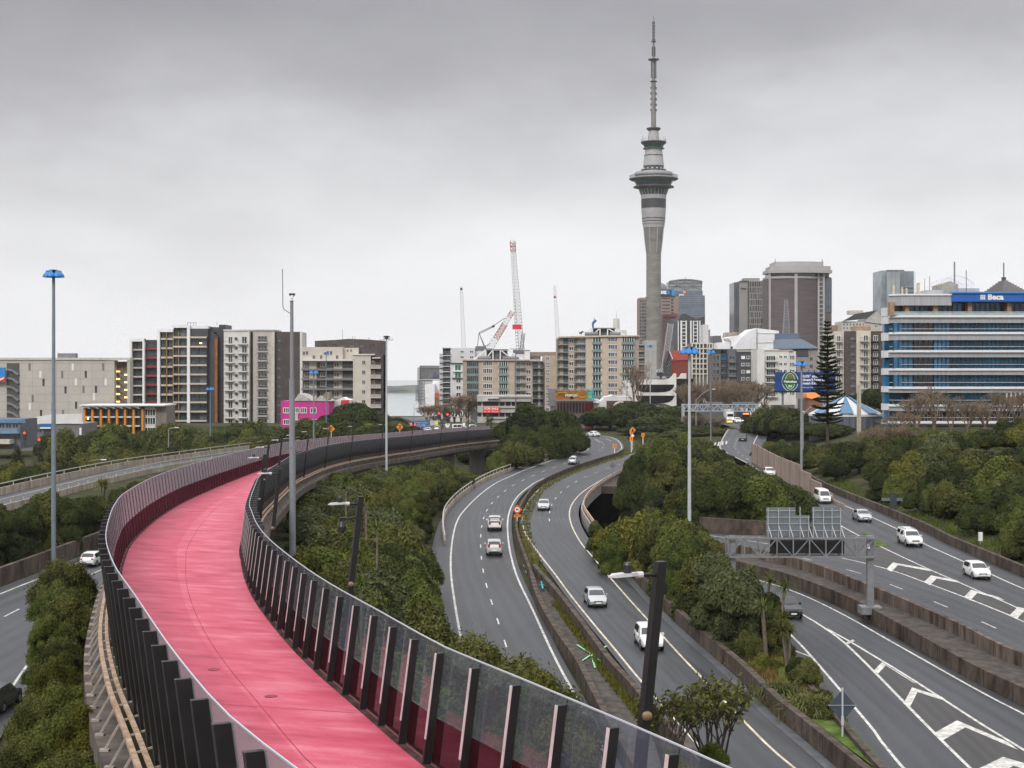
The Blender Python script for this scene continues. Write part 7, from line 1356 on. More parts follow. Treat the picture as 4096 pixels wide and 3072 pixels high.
# stations: x, low, shoulder, top ; greenhouse where top-shoulder > .3
KC = {
 'hatch': dict(L=4.15, W=1.74, st=[(-2.07, .42, .72, .74), (-2.0, .26, .90, .95), (-1.86, .24, .93, 1.08), (-1.52, .24, .94, 1.44), (-1.1, .22, .94, 1.50), (-.1, .2, .93, 1.52), (.35, .2, .93, 1.46), (1.05, .2, .93, 1.0), (1.55, .22, .86, .90), (1.95, .25, .70, .76), (2.07, .35, .58, .60)], wind=(.38, 1.04), rear=(-1.88, -1.5), side=[(-1.45, -.72), (-.66, .02), (.07, .48)]),
 'sedan': dict(L=4.6, W=1.77, st=[(-2.3, .42, .75, .77), (-2.2, .26, .93, .97), (-1.75, .24, .96, 1.03), (-1.05, .22, .95, 1.38), (-.6, .2, .94, 1.44), (.1, .2, .93, 1.45), (.5, .2, .92, 1.38), (1.2, .2, .92, .98), (1.75, .22, .85, .89), (2.18, .25, .7, .74), (2.3, .36, .56, .58)], wind=(.52, 1.18), rear=(-1.72, -1.06), side=[(-1.0, -.42), (-.36, .3), (.34, .62)]),
 'suv': dict(L=4.6, W=1.83, st=[(-2.3, .5, .85, .88), (-2.22, .32, 1.05, 1.12), (-2.1, .3, 1.08, 1.3), (-1.85, .28, 1.08, 1.64), (-1.3, .28, 1.07, 1.70), (0, .28, 1.05, 1.70), (.4, .28, 1.05, 1.63), (1.05, .28, 1.04, 1.10), (1.7, .3, .98, 1.02), (2.15, .32, .8, .86), (2.3, .42, .62, .64)], wind=(.42, 1.03), rear=(-2.11, -1.84), side=[(-1.75, -1.12), (-1.05, -.3), (-.22, .55)]),
 'van': dict(L=4.7, W=1.7, st=[(-2.35, .4, 1.0, 1.05), (-2.3, .28, 1.08, 1.8), (-2.1, .26, 1.08, 1.95), (-1.0, .24, 1.08, 1.98), (.7, .24, 1.06, 1.96), (1.15, .24, 1.04, 1.85), (1.85, .24, 1.0, 1.06), (2.2, .26, .85, .9), (2.35, .4, .6, .62)], wind=(1.2, 1.83), rear=(-2.31, -2.12), side=[(-2.0, -1.0), (-.9, .2), (.3, 1.25)]),
 'ute': dict(L=5.3, W=1.85, st=[(-2.65, .5, .86, .88), (-2.6, .42, 1.08, 1.10), (-1.0, .38, 1.10, 1.12), (-.92, .34, 1.10, 1.55), (-.7, .32, 1.09, 1.72), (.3, .32, 1.07, 1.74), (.62, .32, 1.06, 1.66), (1.3, .32, 1.05, 1.12), (2.0, .34, 1.0, 1.05), (2.5, .36, .85, .9), (2.65, .45, .65, .68)], wind=(.65, 1.27), rear=(-.98, -.72), side=[(-.85, -.1), (-.03, .72)]),
}
def vehicle(kind, label, pnt, cat=None, lit=False, name=None, extra=None, group=None):
    k = KC[kind]; st = k['st']; w = k['W'] / 2; t = thing(name or {'hatch': 'hatchback', 'sedan': 'sedan', 'suv': 'suv', 'van': 'van', 'ute': 'pickup'}[kind], label, cat or {'van': 'van', 'ute': 'pickup'}.get(kind, 'car'), (0, 0, 0), 0, group)
    L2 = k['L'] / 2
    def stn(x):
        x = min(max(x, st[0][0]), st[-1][0])
        for a, b in zip(st[:-1], st[1:]):
            if a[0] <= x <= b[0]: q = (x - a[0]) / (b[0] - a[0]); return [a[i] + (b[i] - a[i]) * q for i in range(4)]
    def sec(s):
        x, lo, sh, tp = s; e = 1 - .16 * max(0, (abs(x) - L2 * .72) / (L2 * .28)) ** 2; ww = w * e; g = min(1, max(0, (tp - sh) / .45)); wr = ww * (.93 - .15 * g)
        return [(0, lo), (ww * .9, lo), (ww * .985, lo + .12), (ww, (lo + sh) / 2 + .02), (ww * .965, sh), (wr, tp - .045), (wr * .82, tp), (0, tp + .012)]
    mb = MB(); rows = []
    for s in st:
        q = sec(s); r = [(s[0], y, z) for y, z in q] + [(s[0], -y, z) for y, z in q[1:-1][::-1]]; rows.append(len(mb.v)); mb.v += r
    n = 14
    for a, b in zip(rows[:-1], rows[1:]):
        for i in range(n): j = (i + 1) % n; mb.f.append((a + i, a + j, b + j, b + i))
    mb.f.append(tuple(rows[0] + n - 1 - i for i in range(n))); mb.f.append(tuple(rows[-1] + i for i in range(n)))
    me = mb.mesh('body', pnt, True); body = obj('body', me, t)
    md = body.modifiers.new('edge', 'EDGE_SPLIT'); md.split_angle = math.radians(32)
    def sp(x, i, s=1, o=0.0): q = sec(stn(x)); return Vector((x, s * (q[i][0] + o), q[i][1]))
    for s in (-1, 1):
        for xa, xb in k['side']:
            g = MB(); pts = []
            for x in (xa, xb): a, b = sp(x, 4, s), sp(x, 5, s); h = b.z - a.z; pts.append((a.lerp(b, .10 if h > .12 else .5), a.lerp(b, .88 if h > .12 else .5)))
            o = Vector((0, s * .012, .002)); c = [pts[0][0] + o, pts[1][0] + o, pts[1][1] + o, pts[0][1] + o]; d = Vector((0, -s * .03, 0))
            g.hexa([c[0], c[1], c[1] + d, c[0] + d] if s < 0 else [c[1], c[0], c[0] + d, c[1] + d], [c[3], c[2], c[2] + d, c[3] + d] if s < 0 else [c[2], c[3], c[3] + d, c[2] + d]); g.build('side_window', CARGL, t)
        m_ = MB().box(st[-4][0] - .42 if kind != 'van' else 1.45, s * (w + .0), stn(.6)[2] - .02, st[-4][0] - .26 if kind != 'van' else 1.6, s * (w + .2), stn(.6)[2] + .16); m_.build('mirror', pnt if pnt is not PBK else TRIM, t)
        for xw in (-L2 * .60, L2 * .62):
            R = .33 if kind in ('hatch', 'sedan', 'van') else .38
            wo = MB().lathe([(R * .6, -.11), (R * .96, -.11), (R, -.07), (R, .07), (R * .96, .11), (R * .6, .11)], (0, 0, 0), 20).build('wheel', TYRE, t)
            wo.location = (xw, s * (w - .1), R); wo.rotation_euler = (PI / 2, 0, 0)
            MB().lathe([(.05, -.122), (R * .62, -.118), (R * .62, .118), (.05, .122)], (0, 0, 0), 14).build('rim', RIM, wo)
            a = MB().lathe([(R * 1.16, -.02), (R * 1.16, .02)], (0, 0, 0), 20).build('wheel_arch', TRIM, body); a.location = (xw, s * (w - .012), R + .01); a.rotation_euler = (PI / 2, 0, 0)
        fx = st[-2][0]; hz = st[-2][2] - .02; y0, y1 = s * (w * .50), s * (w * .86)
        ya, yb = min(y0, y1), max(y0, y1); MB().hexa([(fx - .25, ya, hz - .13), (fx + .07, ya, hz - .13), (fx + .03, yb, hz - .13), (fx - .25, yb, hz - .13)], [(fx - .3, ya, hz + .05), (fx + .01, ya, hz + .03), (fx - .12, yb, hz + .06), (fx - .3, yb, hz + .07)]).build('headlight', LAMPW if lit else LENS, t)
        bx = st[1][0]; bz = st[1][2]; MB().box(bx - .05, s * (w * .55), bz - .22, bx + .1, s * (w * .80), bz + (.3 if kind in ('suv', 'van') else .06)).build('tail_light', TAIL, t)
    def cross(x0, x1, nm, fr=.04):
        g = MB(); q = []
        for f in (fr + .06, 1 - fr):
            x = x0 + (x1 - x0) * f; q.append([sp(x, 5, -1) * .5 + sp(x, 6, -1) * .5, sp(x, 7), sp(x, 5) * .5 + sp(x, 6) * .5])
        nrm = Vector((x1 - x0, 0, 0)).normalized(); up = Vector((.012 if x1 > x0 else -.012, 0, .022))
        for i in range(2): a, b, c, d = q[0][i] + up, q[0][i + 1] + up, q[1][i + 1] + up, q[1][i] + up; g.quad(a, b, c, d)
        g.build(nm, CARGL, t)
    cross(*k['wind'], 'windscreen'); cross(k['rear'][1], k['rear'][0], 'rear_window')
    fx = st[-1][0]; z = st[-2][2]
    MB().box(fx - .2, -w * .44, z - .2, fx + .012, w * .44, z - .06).build('grille', TRIM, t); MB().box(fx - .3, -w * .62, .2 if kind != 'ute' else .34, fx + .006, w * .62, .36 if kind != 'ute' else .46).build('lower_intake', TRIM, t); MB().box(fx + .008, -.25, .42, fx + .03, .25, .54).build('number_plate', SIGNW, t)
    rx = st[0][0]; MB().box(rx - .03, -.25, .62, rx - .005, .25, .74).build('number_plate', SIGNW, t); MB().box(rx - .015, -w * .74, st[0][1] - .14, rx + .3, w * .74, st[0][1] + .03).build('rear_bumper', TRIM, t)
    if extra: extra(t, sp, w)
    return t
def put(t, u, v, line, dz=0.0, away=True, L=4.4, free=None):
    p = G(u, v, dz) if free is None else free
    ln = line; k = min(range(1, len(ln) - 1), key=lambda i: (ln[i] - p).length); d = Vector(((ln[k + 1] - ln[k - 1]).x, (ln[k + 1] - ln[k - 1]).y, 0)).normalized()
    if d.y < 0 and abs(d.x) < 2 * abs(d.y): d = -d
    c = p + d * (L / 2); f = d if away else -d; t.location = (c.x, c.y, (rz(c.y) + dz if free is None else free.z) + .012); t.rotation_euler = (0, -math.atan(RS) * f.y if free is None else 0, math.atan2(f.y, f.x)); return t
def tray(t, sp, w): MB().box(-2.5, -w * .82, 1.09, -1.06, w * .82, 1.155).build('tray_cover', TRIM, t); mb = MB().bar((-1.0, -w * .8, 1.12), (-1.0, -w * .72, 1.62), .05, 6).bar((-1.0, w * .8, 1.12), (-1.0, w * .72, 1.62), .05, 6).bar((-1.0, -w * .72, 1.62), (-1.0, w * .72, 1.62), .05, 6); mb.build('roll_bar', TRIM, t)
def canopy(t, sp, w):
    MB().hexa([(-2.55, -w * .95, 1.1), (-1.0, -w * .95, 1.1), (-1.0, w * .95, 1.1), (-2.55, w * .95, 1.1)], [(-2.4, -w * .76, 1.78), (-.95, -w * .77, 1.78), (-.95, w * .77, 1.78), (-2.4, w * .76, 1.78)]).build('canopy', PWH, t)
    for s in (-1, 1): MB().hexa([(-2.3, s * w * .93 - .02, 1.22), (-1.1, s * w * .93 - .02, 1.22), (-1.1, s * w * .93 + .01, 1.22), (-2.3, s * w * .93 + .01, 1.22)], [(-2.25, s * w * .82 - .02, 1.62), (-1.1, s * w * .82 - .02, 1.62), (-1.1, s * w * .82 + .012, 1.62), (-2.25, s * w * .82 + .012, 1.62)]).build('canopy_window', CARGL, t); MB().box(-2.2, s * w * .6 - .03, 1.79, .4, s * w * .6 + .03, 1.84).build('roof_rail', GALV, t)
def taxi(t, sp, w): MB().box(-.5, -.42, 1.47, -.1, .42, 1.66).build('roof_sign', SIGNW, t)
put(vehicle('ute', 'white pickup truck seen from behind on the left ramp, before the forty sign', PWH, extra=tray), 494.7, 531.5, A_L, L=5.3)
put(vehicle('suv', 'pale silver people carrier seen from behind, following the white pickup', paint('pale_silver', (.5, .5, .49), .2)), 494.4, 556.3, A_L, L=4.6)
put(vehicle('hatch', 'pale blue taxi with a roof sign driving away round the left ramp bend', PBL, extra=taxi), 571.9, 464.8, A_L, L=4.2)
t = put(vehicle('sedan', 'white sedan turning off at the far end of the left ramp', PWH), 594.5, 436.6, A_L, L=1.0); t.rotation_euler.z = math.radians(118)
put(vehicle('sedan', 'silver sedan coming towards the camera on the middle ramp above the joint', PSI), 543.5, 510.8, B_L, away=False, L=4.6)
put(vehicle('hatch', 'silver hatchback coming towards the camera left of the black lamp post', PSI), 598.5, 608.3, B_L, away=False, L=4.2)
put(vehicle('suv', 'white crossover half hidden behind the nearest black lamp post', PWH), 653.5, 652.0, B_R, away=False, L=4.6)
put(vehicle('suv', 'black off road car with headlights on in the far right road bend', PBK, lit=True), 742.5, 441.5, D_R, DZ, away=False, L=4.6)
put(vehicle('hatch', 'small white car half hidden by the trees on the far right road', PWH), 771, 477.0, D_R, DZ, away=False, L=4.2)
put(vehicle('van', 'white van with lit headlights beside the pinkish panel wall', PWH, lit=True), 826, 504, D_R, DZ, away=False, L=4.7)
put(vehicle('sedan', 'silver sedan on the right motorway behind the sign gantry', PSI), 866, 522.4, D_R, DZ, away=False, L=4.6)
put(vehicle('ute', 'white canopied pickup with roof rails on the right motorway', PWH, extra=canopy), 916, 547.5, D_R, DZ, away=False, L=5.3)
put(vehicle('hatch', 'white hatchback nearest on the right motorway', PWH), 983.5, 580.2, D_R, DZ, away=False, L=4.2)
put(vehicle('suv', 'black crossover with headlights on emerging from behind the shrub bank', PBK, lit=True), 794, 619.5, C_R, away=False, L=4.6)
put(vehicle('hatch', 'white hatchback with a red tail light behind the left bushes', PWH), 86.5, 567.5, F_L, L=4.2)
put(vehicle('suv', 'dark grey car cut off by the left picture edge', PDG), -8, 712, F_L, L=2.2)
# far traffic at the lights beyond the right road
def far(kind, label, u, v, Y, pnt, rot=0, lit=False, z=None): 
    t = vehicle(kind, label, pnt, lit=lit); p = P(u, v, Y); t.location = (p.x, Y + 2, p.z if z is None else z); t.rotation_euler = (0, 0, math.radians(-90 + rot)); return t
far('hatch', 'yellow taxi at the front of the far queue on the right road', 729.8, 424.3, 446, PYE, lit=True); far('suv', 'white car with headlights on beside the yellow taxi in the far queue', 738.6, 423.5, 450, PWH, lit=True); far('hatch', 'silver car left of the yellow taxi in the far queue', 718.5, 423.2, 452, PSI)
far('hatch', 'white car at the left end of the far queue under the gantry', 708, 424, 456, PWH); far('hatch', 'dark red car left of the far queue behind twigs', 697, 425, 452, PRE)
def truck(label, u, v, Y):
    p = P(u, v, Y); t = thing('box_truck', label, 'truck', (p.x, Y, p.z)); MB().box(-1.15, 1.6, .9, 1.15, 6.5, 3.5).build('cargo_box', PWH, t); MB().hexa([(-1.05, 0, .5), (1.05, 0, .5), (1.05, 1.5, .5), (-1.05, 1.5, .5)], [(-1.0, .3, 2.5), (1.0, .3, 2.5), (1.0, 1.5, 2.5), (-1.0, 1.5, 2.5)]).build('cab', PWH, t); MB().hexa([(-.9, .1, 1.45), (.9, .1, 1.45), (.9, .2, 1.45), (-.9, .2, 1.45)], [(-.88, .2, 2.25), (.88, .2, 2.25), (.88, .4, 2.25), (-.88, .4, 2.25)]).build('windscreen', CARGL, t)
    for s in (-1, 1): MB().box(s * .6, -.04, .75, s * .95, .05, .95).build('headlight', LAMPW, t); w = MB().lathe([(.42, -.12), (.42, .12)], (0, 0, 0), 14).build('wheel', TYRE, t); w.rotation_euler = (0, PI / 2, 0); w.location = (s * .95, .9, .42)
truck('white box truck behind the yellow taxi in the far queue', 730.5, 421.5, 455)
def bus(label, u, v, Y):
    p = P(u, v, Y); t = thing('bus', label, 'bus', (p.x, Y, p.z)); MB().box(-1.25, 0, .4, 1.25, 11, 3.2).build('body', paint('bus_dark', (.03, .035, .045)), t); MB().box(-1.12, -.05, 1.2, 1.12, -.01, 2.5).build('windscreen', CARGL, t); MB().box(-.9, -.06, 2.65, .9, -.01, 3.0).build('destination_display', mat('amber_display', (.9, .25, .04), .4, .4, 0, emit=1.6), t)
    for s in (-1, 1): MB().box(s * .8, -.06, .7, s * 1.1, -.01, .9).build('headlight', LAMPW, t)
    for s in (-1, 1): w = MB().lathe([(.48, -.14), (.48, .14)], (0, 0, 0), 14).build('wheel', TYRE, t); w.rotation_euler = (0, PI / 2, 0); w.location = (s * 1.12, 2.2, .48)
bus('dark bus with an amber display at the right of the far queue', 746, 423.2, 458)
# traffic at the lights beyond the pink path
far('hatch', 'red car on the overpass behind the first orange diamond sign', 343, 437.5, 372, PRE, 196, z=GZ); far('sedan', 'white car on the overpass left of the second orange diamond sign', 384, 436, 386, PWH, 200, z=GZ); far('hatch', 'white car waiting by the blue direction board', 427.5, 432, 425, PWH, 180, z=GZ + .1); far('suv', 'silver car waiting at the far lights between two white ones', 437, 431.5, 432, PSI, 180, z=GZ + .1); far('van', 'long white van waiting at the far lights', 447.5, 431, 440, PWH, 180, z=GZ + .1); far('van', 'white van turning across the far junction', 460, 430.5, 436, PWH, 96, z=GZ + .1); far('hatch', 'small white car right of the turning white van', 473, 430.5, 446, PWH, 120, z=GZ + .1)
# ------------------------------------------------------------------ vegetation
def leafmat(name, a, b, c=None, trans=.16, rough=.75):
    a, b = [tuple(q * w for q, w in zip(k, (.62, .62, .54))) for k in (a, b)]; c = c and tuple(q * w for q, w in zip(c, (.62, .62, .54)))
    m = bpy.data.materials.new(name); m.use_nodes = True; n = m.node_tree.nodes; l = m.node_tree.links.new; p = n['Principled BSDF']
    at = n.new('ShaderNodeAttribute'); at.attribute_name = 'tint'; oi = n.new('ShaderNodeObjectInfo')
    s = n.new('ShaderNodeSeparateColor'); l(at.outputs['Color'], s.inputs[0])
    ad = n.new('ShaderNodeMath'); ad.operation = 'MULTIPLY_ADD'; l(oi.outputs['Random'], ad.inputs[0]); ad.inputs[1].default_value = .42; l(s.outputs[0], ad.inputs[2])
    r = n.new('ShaderNodeValToRGB'); l(ad.outputs[0], r.inputs[0]); e = r.color_ramp.elements; e[0].position = .15; e[0].color = (*a, 1); e[1].position = 1.15; e[1].position = 1.0; e[1].color = (*b, 1)
    if c: x = e.new(.62); x.color = (*c, 1)
    l(r.outputs[0], p.inputs['Base Color']); p.inputs['Roughness'].default_value = rough; p.inputs['Specular IOR Level'].default_value = .16
    tr = n.new('ShaderNodeBsdfTranslucent'); l(r.outputs[0], tr.inputs[0]); mx = n.new('ShaderNodeMixShader'); mx.inputs[0].default_value = trans; l(p.outputs[0], mx.inputs[1]); l(tr.outputs[0], mx.inputs[2]); l(mx.outputs[0], n['Material Output'].inputs[0])
    return m
LF_DARK = leafmat('dark_evergreen_leaves', (.014, .024, .007), (.078, .098, .024)); LF_MID = leafmat('olive_shrub_leaves', (.036, .043, .011), (.165, .172, .050), (.088, .097, .024)); LF_GREY = leafmat('grey_green_leaves', (.044, .056, .022), (.165, .185, .088), (.1, .115, .046))
LF_LITE = leafmat('fresh_green_leaves', (.045, .075, .014), (.16, .185, .045), (.095, .13, .026)); LF_YEL = leafmat('yellow_green_leaves', (.060, .070, .010), (.20, .20, .035), (.125, .13, .020)); LF_RUST = leafmat('rusty_leaves', (.07, .038, .014), (.17, .10, .035))
LF_PINE = leafmat('pine_foliage', (.030, .045, .017), (.09, .11, .04)); LF_FLAX = leafmat('flax_blades', (.07, .085, .025), (.22, .23, .09))
BARK = mat('bark', (.075, .06, .048), .9, .2, .25, 3.0); BARKG = mat('pale_bark', (.16, .13, .105), .9, .2, .25, 2.0); TWIG = mat('brown_twigs', (.20, .15, .105), .9, .2, .2, .5)
def crown(name, seed, m, lobes=16, leaves=3600, size=.10, flat=.8, spread=.62, low=.0, lobe_r=(.28, .45), fuzz=.09, droop=0.0, elong=1.7, core=.80, tintspread=.40):
    """unit crown: radius about 1, base at z=0; leaf faces over many overlapping lobes round a solid leafy core"""
    rg = np.random.default_rng(seed); C = []; Rr = []; T = []
    for k in range(lobes):
        a = rg.uniform(0, 2 * PI); r = spread * math.sqrt(rg.uniform(0, 1)); h = (1 - (r / max(spread, .01)) ** 2 * .75) * rg.uniform(.35, 1.0) * flat + low
        C.append((math.cos(a) * r, math.sin(a) * r, h)); Rr.append(rg.uniform(*lobe_r)); T.append(rg.uniform(.5 - tintspread, .5 + tintspread))
    C = np.array(C); Rr = np.array(Rr); T = np.array(T); C[:, 2] = np.maximum(C[:, 2], Rr * .55)
    n = leaves; w = Rr ** 2; idx = rg.choice(lobes, n * 2, p=w / w.sum())
    d = rg.normal(size=(n * 2, 3)); d /= np.linalg.norm(d, axis=1)[:, None]; d[:, 2] = np.where(d[:, 2] < -.35, -d[:, 2], d[:, 2])
    p = C[idx] + d * (Rr[idx] * (1 + rg.normal(0, fuzz, n * 2)))[:, None]
    keep = np.ones(n * 2, bool)
    for k in range(lobes):
        q = np.linalg.norm(p - C[k], axis=1) < Rr[k] * .80; keep &= ~(q & (idx != k))
    p, d, idx = p[keep][:n], d[keep][:n], idx[keep][:n]; n = len(p)
    nr = d + rg.normal(0, .55, (n, 3)); nr[:, 2] += .25; nr /= np.linalg.norm(nr, axis=1)[:, None]
    t = np.cross(nr, rg.normal(size=(n, 3))); t /= np.linalg.norm(t, axis=1)[:, None]; t[:, 2] -= droop; t /= np.linalg.norm(t, axis=1)[:, None]; b = np.cross(nr, t)
    s = size * rg.uniform(.6, 1.35, n)[:, None]; L_ = t * s * elong / 2; B_ = b * s / 2
    V = np.stack([p - L_, p + B_ * .9, p + L_, p - B_ * .9], 1).reshape(-1, 3)
    tint = np.repeat(np.clip(T[idx] + rg.normal(0, .12, n), 0, 1), 4); F_ = np.arange(n * 4).reshape(-1, 4)
    verts = V.tolist(); faces = F_.tolist(); tl = tint.tolist()
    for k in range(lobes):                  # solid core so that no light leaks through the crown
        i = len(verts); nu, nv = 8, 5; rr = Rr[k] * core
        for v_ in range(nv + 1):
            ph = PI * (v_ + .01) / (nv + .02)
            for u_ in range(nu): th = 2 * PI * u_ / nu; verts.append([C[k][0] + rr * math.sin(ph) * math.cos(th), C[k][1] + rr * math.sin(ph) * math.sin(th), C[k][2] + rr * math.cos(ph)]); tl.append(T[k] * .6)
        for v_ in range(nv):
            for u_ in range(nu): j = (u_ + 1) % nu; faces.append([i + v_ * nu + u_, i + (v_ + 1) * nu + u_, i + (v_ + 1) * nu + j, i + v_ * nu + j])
    me = bpy.data.meshes.new(name); me.from_pydata(verts, [], faces); ca = me.color_attributes.new('tint', 'FLOAT_COLOR', 'POINT')
    ca.data.foreach_set('color', np.repeat(np.array(tl, dtype=np.float32)[:, None], 4, 1).ravel()); me.materials.append(m); return me
def trunkmesh(seed, h=1.0, r=.07, n=5, m=BARK):
    rnd = random.Random(seed); mb = MB(); mb.bar((0, 0, -.35), (0, 0, .25), r, 7, r * .8); 
    for k in range(n):
        a = 2 * PI * k / n + rnd.random(); l = rnd.uniform(.4, .65); mb.bar((0, 0, .2), (math.cos(a) * l * .5, math.sin(a) * l * .5, .2 + l * .6), r * .55, 5, r * .25)
    return mb.mesh('trunk', m)
CROWN = {}
def cr(kind):
    if kind not in CROWN:
        K = dict(shrub=[crown('crown', 100 + i, LF_MID, 24, 8600, .064, .85, .70, 0, (.22, .38), .16, elong=1.9) for i in range(4)], grey=[crown('crown', 200 + i, LF_GREY, 26, 9000, .062, .85, .68, 0, (.2, .36), .18, elong=2.2) for i in range(3)],
                 lite=[crown('crown', 300 + i, LF_LITE, 20, 8600, .058, .9, .62, 0, (.25, .4), .10) for i in range(3)], dark=[crown('crown', 400 + i, LF_DARK, 30, 10000, .050, .72, .72, 0, (.22, .36), .07) for i in range(4)],
                 yel=[crown('crown', 500 + i, LF_YEL, 18, 8000, .062, .75, .65, 0, (.22, .36), .15, elong=2.1) for i in range(2)], rust=[crown('crown', 600, LF_RUST, 14, 2600, .08, .8, .65, 0, (.22, .36), .2)],
                 near=[crown('crown', 700 + i, LF_LITE if i == 0 else LF_YEL if i == 1 else LF_MID, 36, 30000, .027, .95, .74, 0, (.13, .26), .26, elong=2.3, core=.6) for i in range(3)])
        CROWN.update(K)
    return CROWN[kind]
TR = [trunkmesh(i) for i in range(3)]; NT = [0]
def stack(ms, t, r, h, rnd):
    sz = min(h * .86, r * 1.35); z = h - sz * .94; k = 0
    while True:
        q = r * (1 if k == 0 else rnd.uniform(.88, 1.06)); o = obj('crown', rnd.choice(ms), t, (0 if k == 0 else rnd.uniform(-.25, .25) * r, 0 if k == 0 else rnd.uniform(-.25, .25) * r, max(z, h * .04))); o.scale = (q, q * rnd.uniform(.88, 1.12), sz); o.rotation_euler.z = rnd.uniform(0, 6.28)
        if z < r * .45 or k > 2: break
        z -= sz * .62; k += 1
def cap(us, vs, x, y, r, zb, h):
    u = 512 + x * F / y; w = r * F / y * .7; v = max(float(np.interp(q, us, vs)) for q in (u - w, u, u + w)); return min(h, CZ - (v - V0) * y / F - zb)
WOODCAP = ((600, 640, 655, 690, 712, 726, 736, 758, 775, 800, 815, 830), (462, 448, 440, 436, 444, 447, 462, 469, 473, 481, 494, 520))
BANKCAP = ((740, 800, 880, 900, 920, 936, 960, 990, 1008, 1024), (441, 443, 440, 434, 432, 429, 431, 432, 423, 411))
LEFTCAP = ((0, 12, 28, 41, 60, 75, 90, 100, 112, 130), (508, 505, 500, 489, 494, 497, 494, 487, 486, 478))
BELTCAP = ((0, 21, 37, 62, 100, 112, 149, 168, 211, 236, 275, 300, 400), (452, 444, 437, 435, 431, 429, 434, 429, 433, 428, 425, 423, 421))
WEDGECAP = ((590, 600, 612, 622, 635, 658, 690, 702, 722, 730, 740, 757, 775, 786, 800), (535, 528, 530, 520, 513, 508, 514, 522, 545, 557, 572, 570, 581, 593, 624))
MOUNDCAP = ((280, 290, 301, 321, 342, 355, 375, 390, 409, 422, 430, 440, 455, 465, 478, 500, 530), (490, 485, 479, 466, 460, 455, 445, 455, 454, 455, 460, 459, 466, 473, 477, 480, 470))
def tree(kind, label, x, y, z, r, h, name='tree', cat='tree', group=None, trunk=True, rnd=random):
    ms = cr(kind); t = thing(name, label, cat, (x, y, z), rnd.uniform(0, 6.28), group)
    stack(ms, t, r, h, rnd)
    if trunk: q = obj('trunk', TR[NT[0] % 3], t); q.scale = (r * .9, r * .9, h * .75); NT[0] += 1
    return t
def scatter(n, region, minD, seed, tries=40):
    rnd = random.Random(seed); pts = []; x0, x1, y0, y1, ok = region
    for _ in range(n * tries):
        if len(pts) >= n: break
        x, y = rnd.uniform(x0, x1), rnd.uniform(y0, y1); d = ok(x, y)
        if not d: continue
        dd = minD * (d if isinstance(d, float) else 1)
        if all((x - a) ** 2 + (y - b) ** 2 > dd * dd for a, b in pts): pts.append((x, y))
    return sorted(pts, key=lambda p: p[1])
LAB = {'shrub': 'olive', 'grey': 'grey green', 'lite': 'fresh green', 'dark': 'dark green', 'yel': 'yellow green', 'rust': 'rusty brown', 'near': 'loose leafed'}
rnd = random.Random(21)
# bank between the pink path and the left ramp
def okm(x, y):
    xp = xPR(y) + 2.4; xa = xAL(y) - 3.4
    return xp < x < xa
pts = scatter(275, (-30, 14, 40, 345, okm), 3.1, 3)
BANDS_ = ((70, 'near the second lamp'), (110, 'right of the camera mast foot'), (160, 'in the middle of the bank'), (215, 'on the upper bank below the rusty rail'), (400, 'beside the viaduct piers'))
for x, y in pts:
    f = (x - xPR(y)) / max(1, xAL(y) - xPR(y)); k = rnd.choices(('shrub', 'grey', 'lite', 'dark', 'yel'), (42, 34, 14 if y < 190 else 50, 10, 9))[0]
    if y < 75: k = rnd.choice(('shrub', 'shrub', 'yel', 'lite'))
    r = rnd.uniform(2.0, 3.3); top = 10.6 - .008 * y - 3.2 * max(0, f - .45) + rnd.uniform(-1.6, 1.0)
    if y < 90: top += 1.6
    if y > 205: top = min(top, 8.6 + rnd.uniform(-1, 1)) - 1.0 * sm(225, 280, y)
    if y > 262: top = rnd.uniform(5.2, 6.8)
    lim = xAL(y) - (3.2 if y > 150 else 1.6)
    if x + r > lim: r = max(1.1, lim - x)
    z = gz(x, y); h = max(2.4, top - z)
    if y > 125: h = cap(*MOUNDCAP, x, y, r, z, h)
    if h < 1.1: continue
    w = next(b for a, b in BANDS_ if y < a)
    tree(k, f'{LAB[k]} shrub {w}, left of the left ramp', x, y, z, r, h, 'shrub', 'shrub', 'shrubs on the bank right of the pink path', h > 3.5, rnd)
# bank right of the middle ramp, up to the sign gantry
def okr(x, y): 
    l = np.interp(y, [p.y for p in BWALL], [p.x for p in BWALL]) + 1.6 if y < 190 else 24
    rr = np.interp(y, [78, 95, 107, 118, 128, 140, 152, 162, 192], [21.0, 21.0, 21.2, 21.2, 20.6, 19.6, 20.5, 22, 24]) - .8
    return l < x < rr and y < 186
pts = scatter(70, (8, 28, 97, 186, okr), 2.6, 5)
for x, y in pts:
    k = rnd.choices(('shrub', 'dark', 'lite', 'yel', 'grey'), (35, 35, 18, 10, 10))[0]; r = rnd.uniform(1.6, 2.9); 
    if y > 168: k = rnd.choice(('yel', 'yel', 'lite', 'rust'))
    top = (8.6 if 116 < y < 168 else 5.6) + rnd.uniform(-1.8, .6) + (1.0 if x > 14 else -2.4); z = gz(x, y); h = max(2.0, top - z)
    if y < 116: h = rnd.uniform(1.6, 2.6); r = rnd.uniform(1.0, 1.6)
    h = cap(*WEDGECAP, x, y, r, z, h)
    if h < 1: continue
    r = min(r, max(.8, float(np.interp(y, [78, 128, 140, 162, 192], [21.4, 21.4, 20.8, 23.5, 26])) - x))
    tree(k, f'{LAB[k]} bush on the wedge left of the sign gantry', x, y, z, r, h, 'bush', 'bush', 'bushes on the wedge right of the middle ramp', h > 3.5, rnd)
